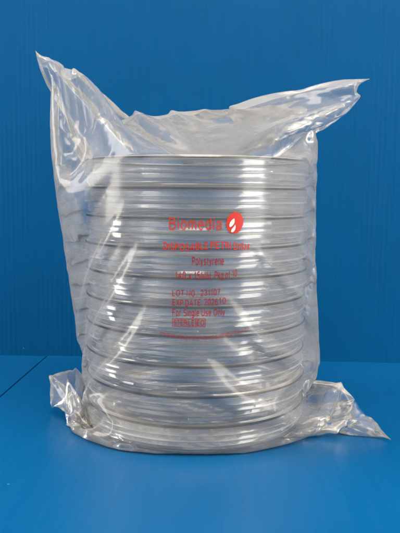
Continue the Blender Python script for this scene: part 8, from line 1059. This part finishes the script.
# a pale room: light above, duller below, a dark figure-wide gap straight behind the camera
def wn(typ, **props):
    nd = wt.nodes.new(typ)
    for k, v in props.items(): setattr(nd, k, v)
    return nd
def wmath(op, a_, b_):
    nd = wn('ShaderNodeMath', operation=op)
    for s_, v in zip(nd.inputs, (a_, b_)):
        if isinstance(v, bpy.types.NodeSocket): wt.links.new(v, s_)
        else: s_.default_value = v
    return nd.outputs[0]
def wmap(v, a_, b_, c_, d_):
    nd = wn('ShaderNodeMapRange', interpolation_type='SMOOTHSTEP')
    wt.links.new(v, nd.inputs[0])
    for k, q_ in enumerate((a_, b_, c_, d_)): nd.inputs[k + 1].default_value = q_
    return nd.outputs[0]
tcn = wn('ShaderNodeTexCoord'); sp = wn('ShaderNodeSeparateXYZ')
wt.links.new(tcn.outputs['Generated'], sp.inputs[0])
X, Y, Z = sp.outputs
hgt = wmap(Z, -.5, .8, .24, .80)
az = wmath('ARCTAN2', X, wmath('MULTIPLY', Y, -1.0))          # 0 straight behind the camera
gap = wmap(wmath('ABSOLUTE', az, 0.0), .22, .62, .25, 1.0)
zz = wmap(Z, .45, .8, 0.0, 1.0)
gap = wmath('MAXIMUM', gap, zz)
val = wmath('MULTIPLY', hgt, gap)
combine = wn('ShaderNodeCombineColor')
wt.links.new(val, combine.inputs[0]); wt.links.new(wmath('MULTIPLY', val, .955), combine.inputs[1]); wt.links.new(wmath('MULTIPLY', val, .88), combine.inputs[2])
wt.links.new(combine.outputs[0], bg.inputs[0]); bg.inputs[1].default_value = 2.05

def area(name, loc, target, sx, sy, power, color):
    l = bpy.data.lights.new(name, 'AREA'); l.shape = 'RECTANGLE'; l.size = sx; l.size_y = sy
    l.energy = power; l.color = color
    o = link(bpy.data.objects.new(name, l))
    o.location = loc
    o.rotation_euler = (Vector(target) - Vector(loc)).to_track_quat('-Z', 'Y').to_euler()
    return o
area('left_window', (-1.3, -.05, .55), (0, 0, .12), .50, 1.3, 14, (1, .95, .88))
area('right_window', (1.15, -.75, .55), (0, 0, .12), .60, 1.3, 14, (1, .95, .86))
area('ceiling_light', (.05, -.55, .95), (0, -.1, 0), .5, .5, 8, (1, .86, .70))

# ------------------------------------------------------------------ camera
cam = bpy.data.cameras.new('camera'); cam.sensor_width = 36; cam.sensor_fit = 'VERTICAL'; cam.sensor_height = 36
cam.lens = 690 / 533 * 36
cam.clip_start = .01; cam.clip_end = 50
co = link(bpy.data.objects.new('camera', cam))
p, r = R(6.25), R(.5)
fw = Vector((0, math.cos(p), -math.sin(p))); rt = Vector((1, 0, 0)); up = rt.cross(fw)
r2 = math.cos(r) * rt + math.sin(r) * up; u2 = -math.sin(r) * rt + math.cos(r) * up
m = Matrix((r2, u2, -fw)).transposed().to_4x4(); m.translation = (.0012, -.45, .150)
co.matrix_world = m
cam.dof.use_dof = False
sc.camera = co

sc.render.engine = 'CYCLES'
cy = sc.cycles
cy.max_bounces = 12; cy.transparent_max_bounces = 80; cy.diffuse_bounces = 4; cy.glossy_bounces = 14; cy.transmission_bounces = 8
cy.use_denoising = True
cy.use_adaptive_sampling = True; cy.adaptive_threshold = .02; cy.adaptive_min_samples = 16
cy.sample_clamp_indirect = 6; cy.caustics_reflective = False; cy.caustics_refractive = False
sc.view_settings.view_transform = 'Standard'; sc.view_settings.look = 'None'
sc.view_settings.exposure = 0; sc.view_settings.gamma = 1
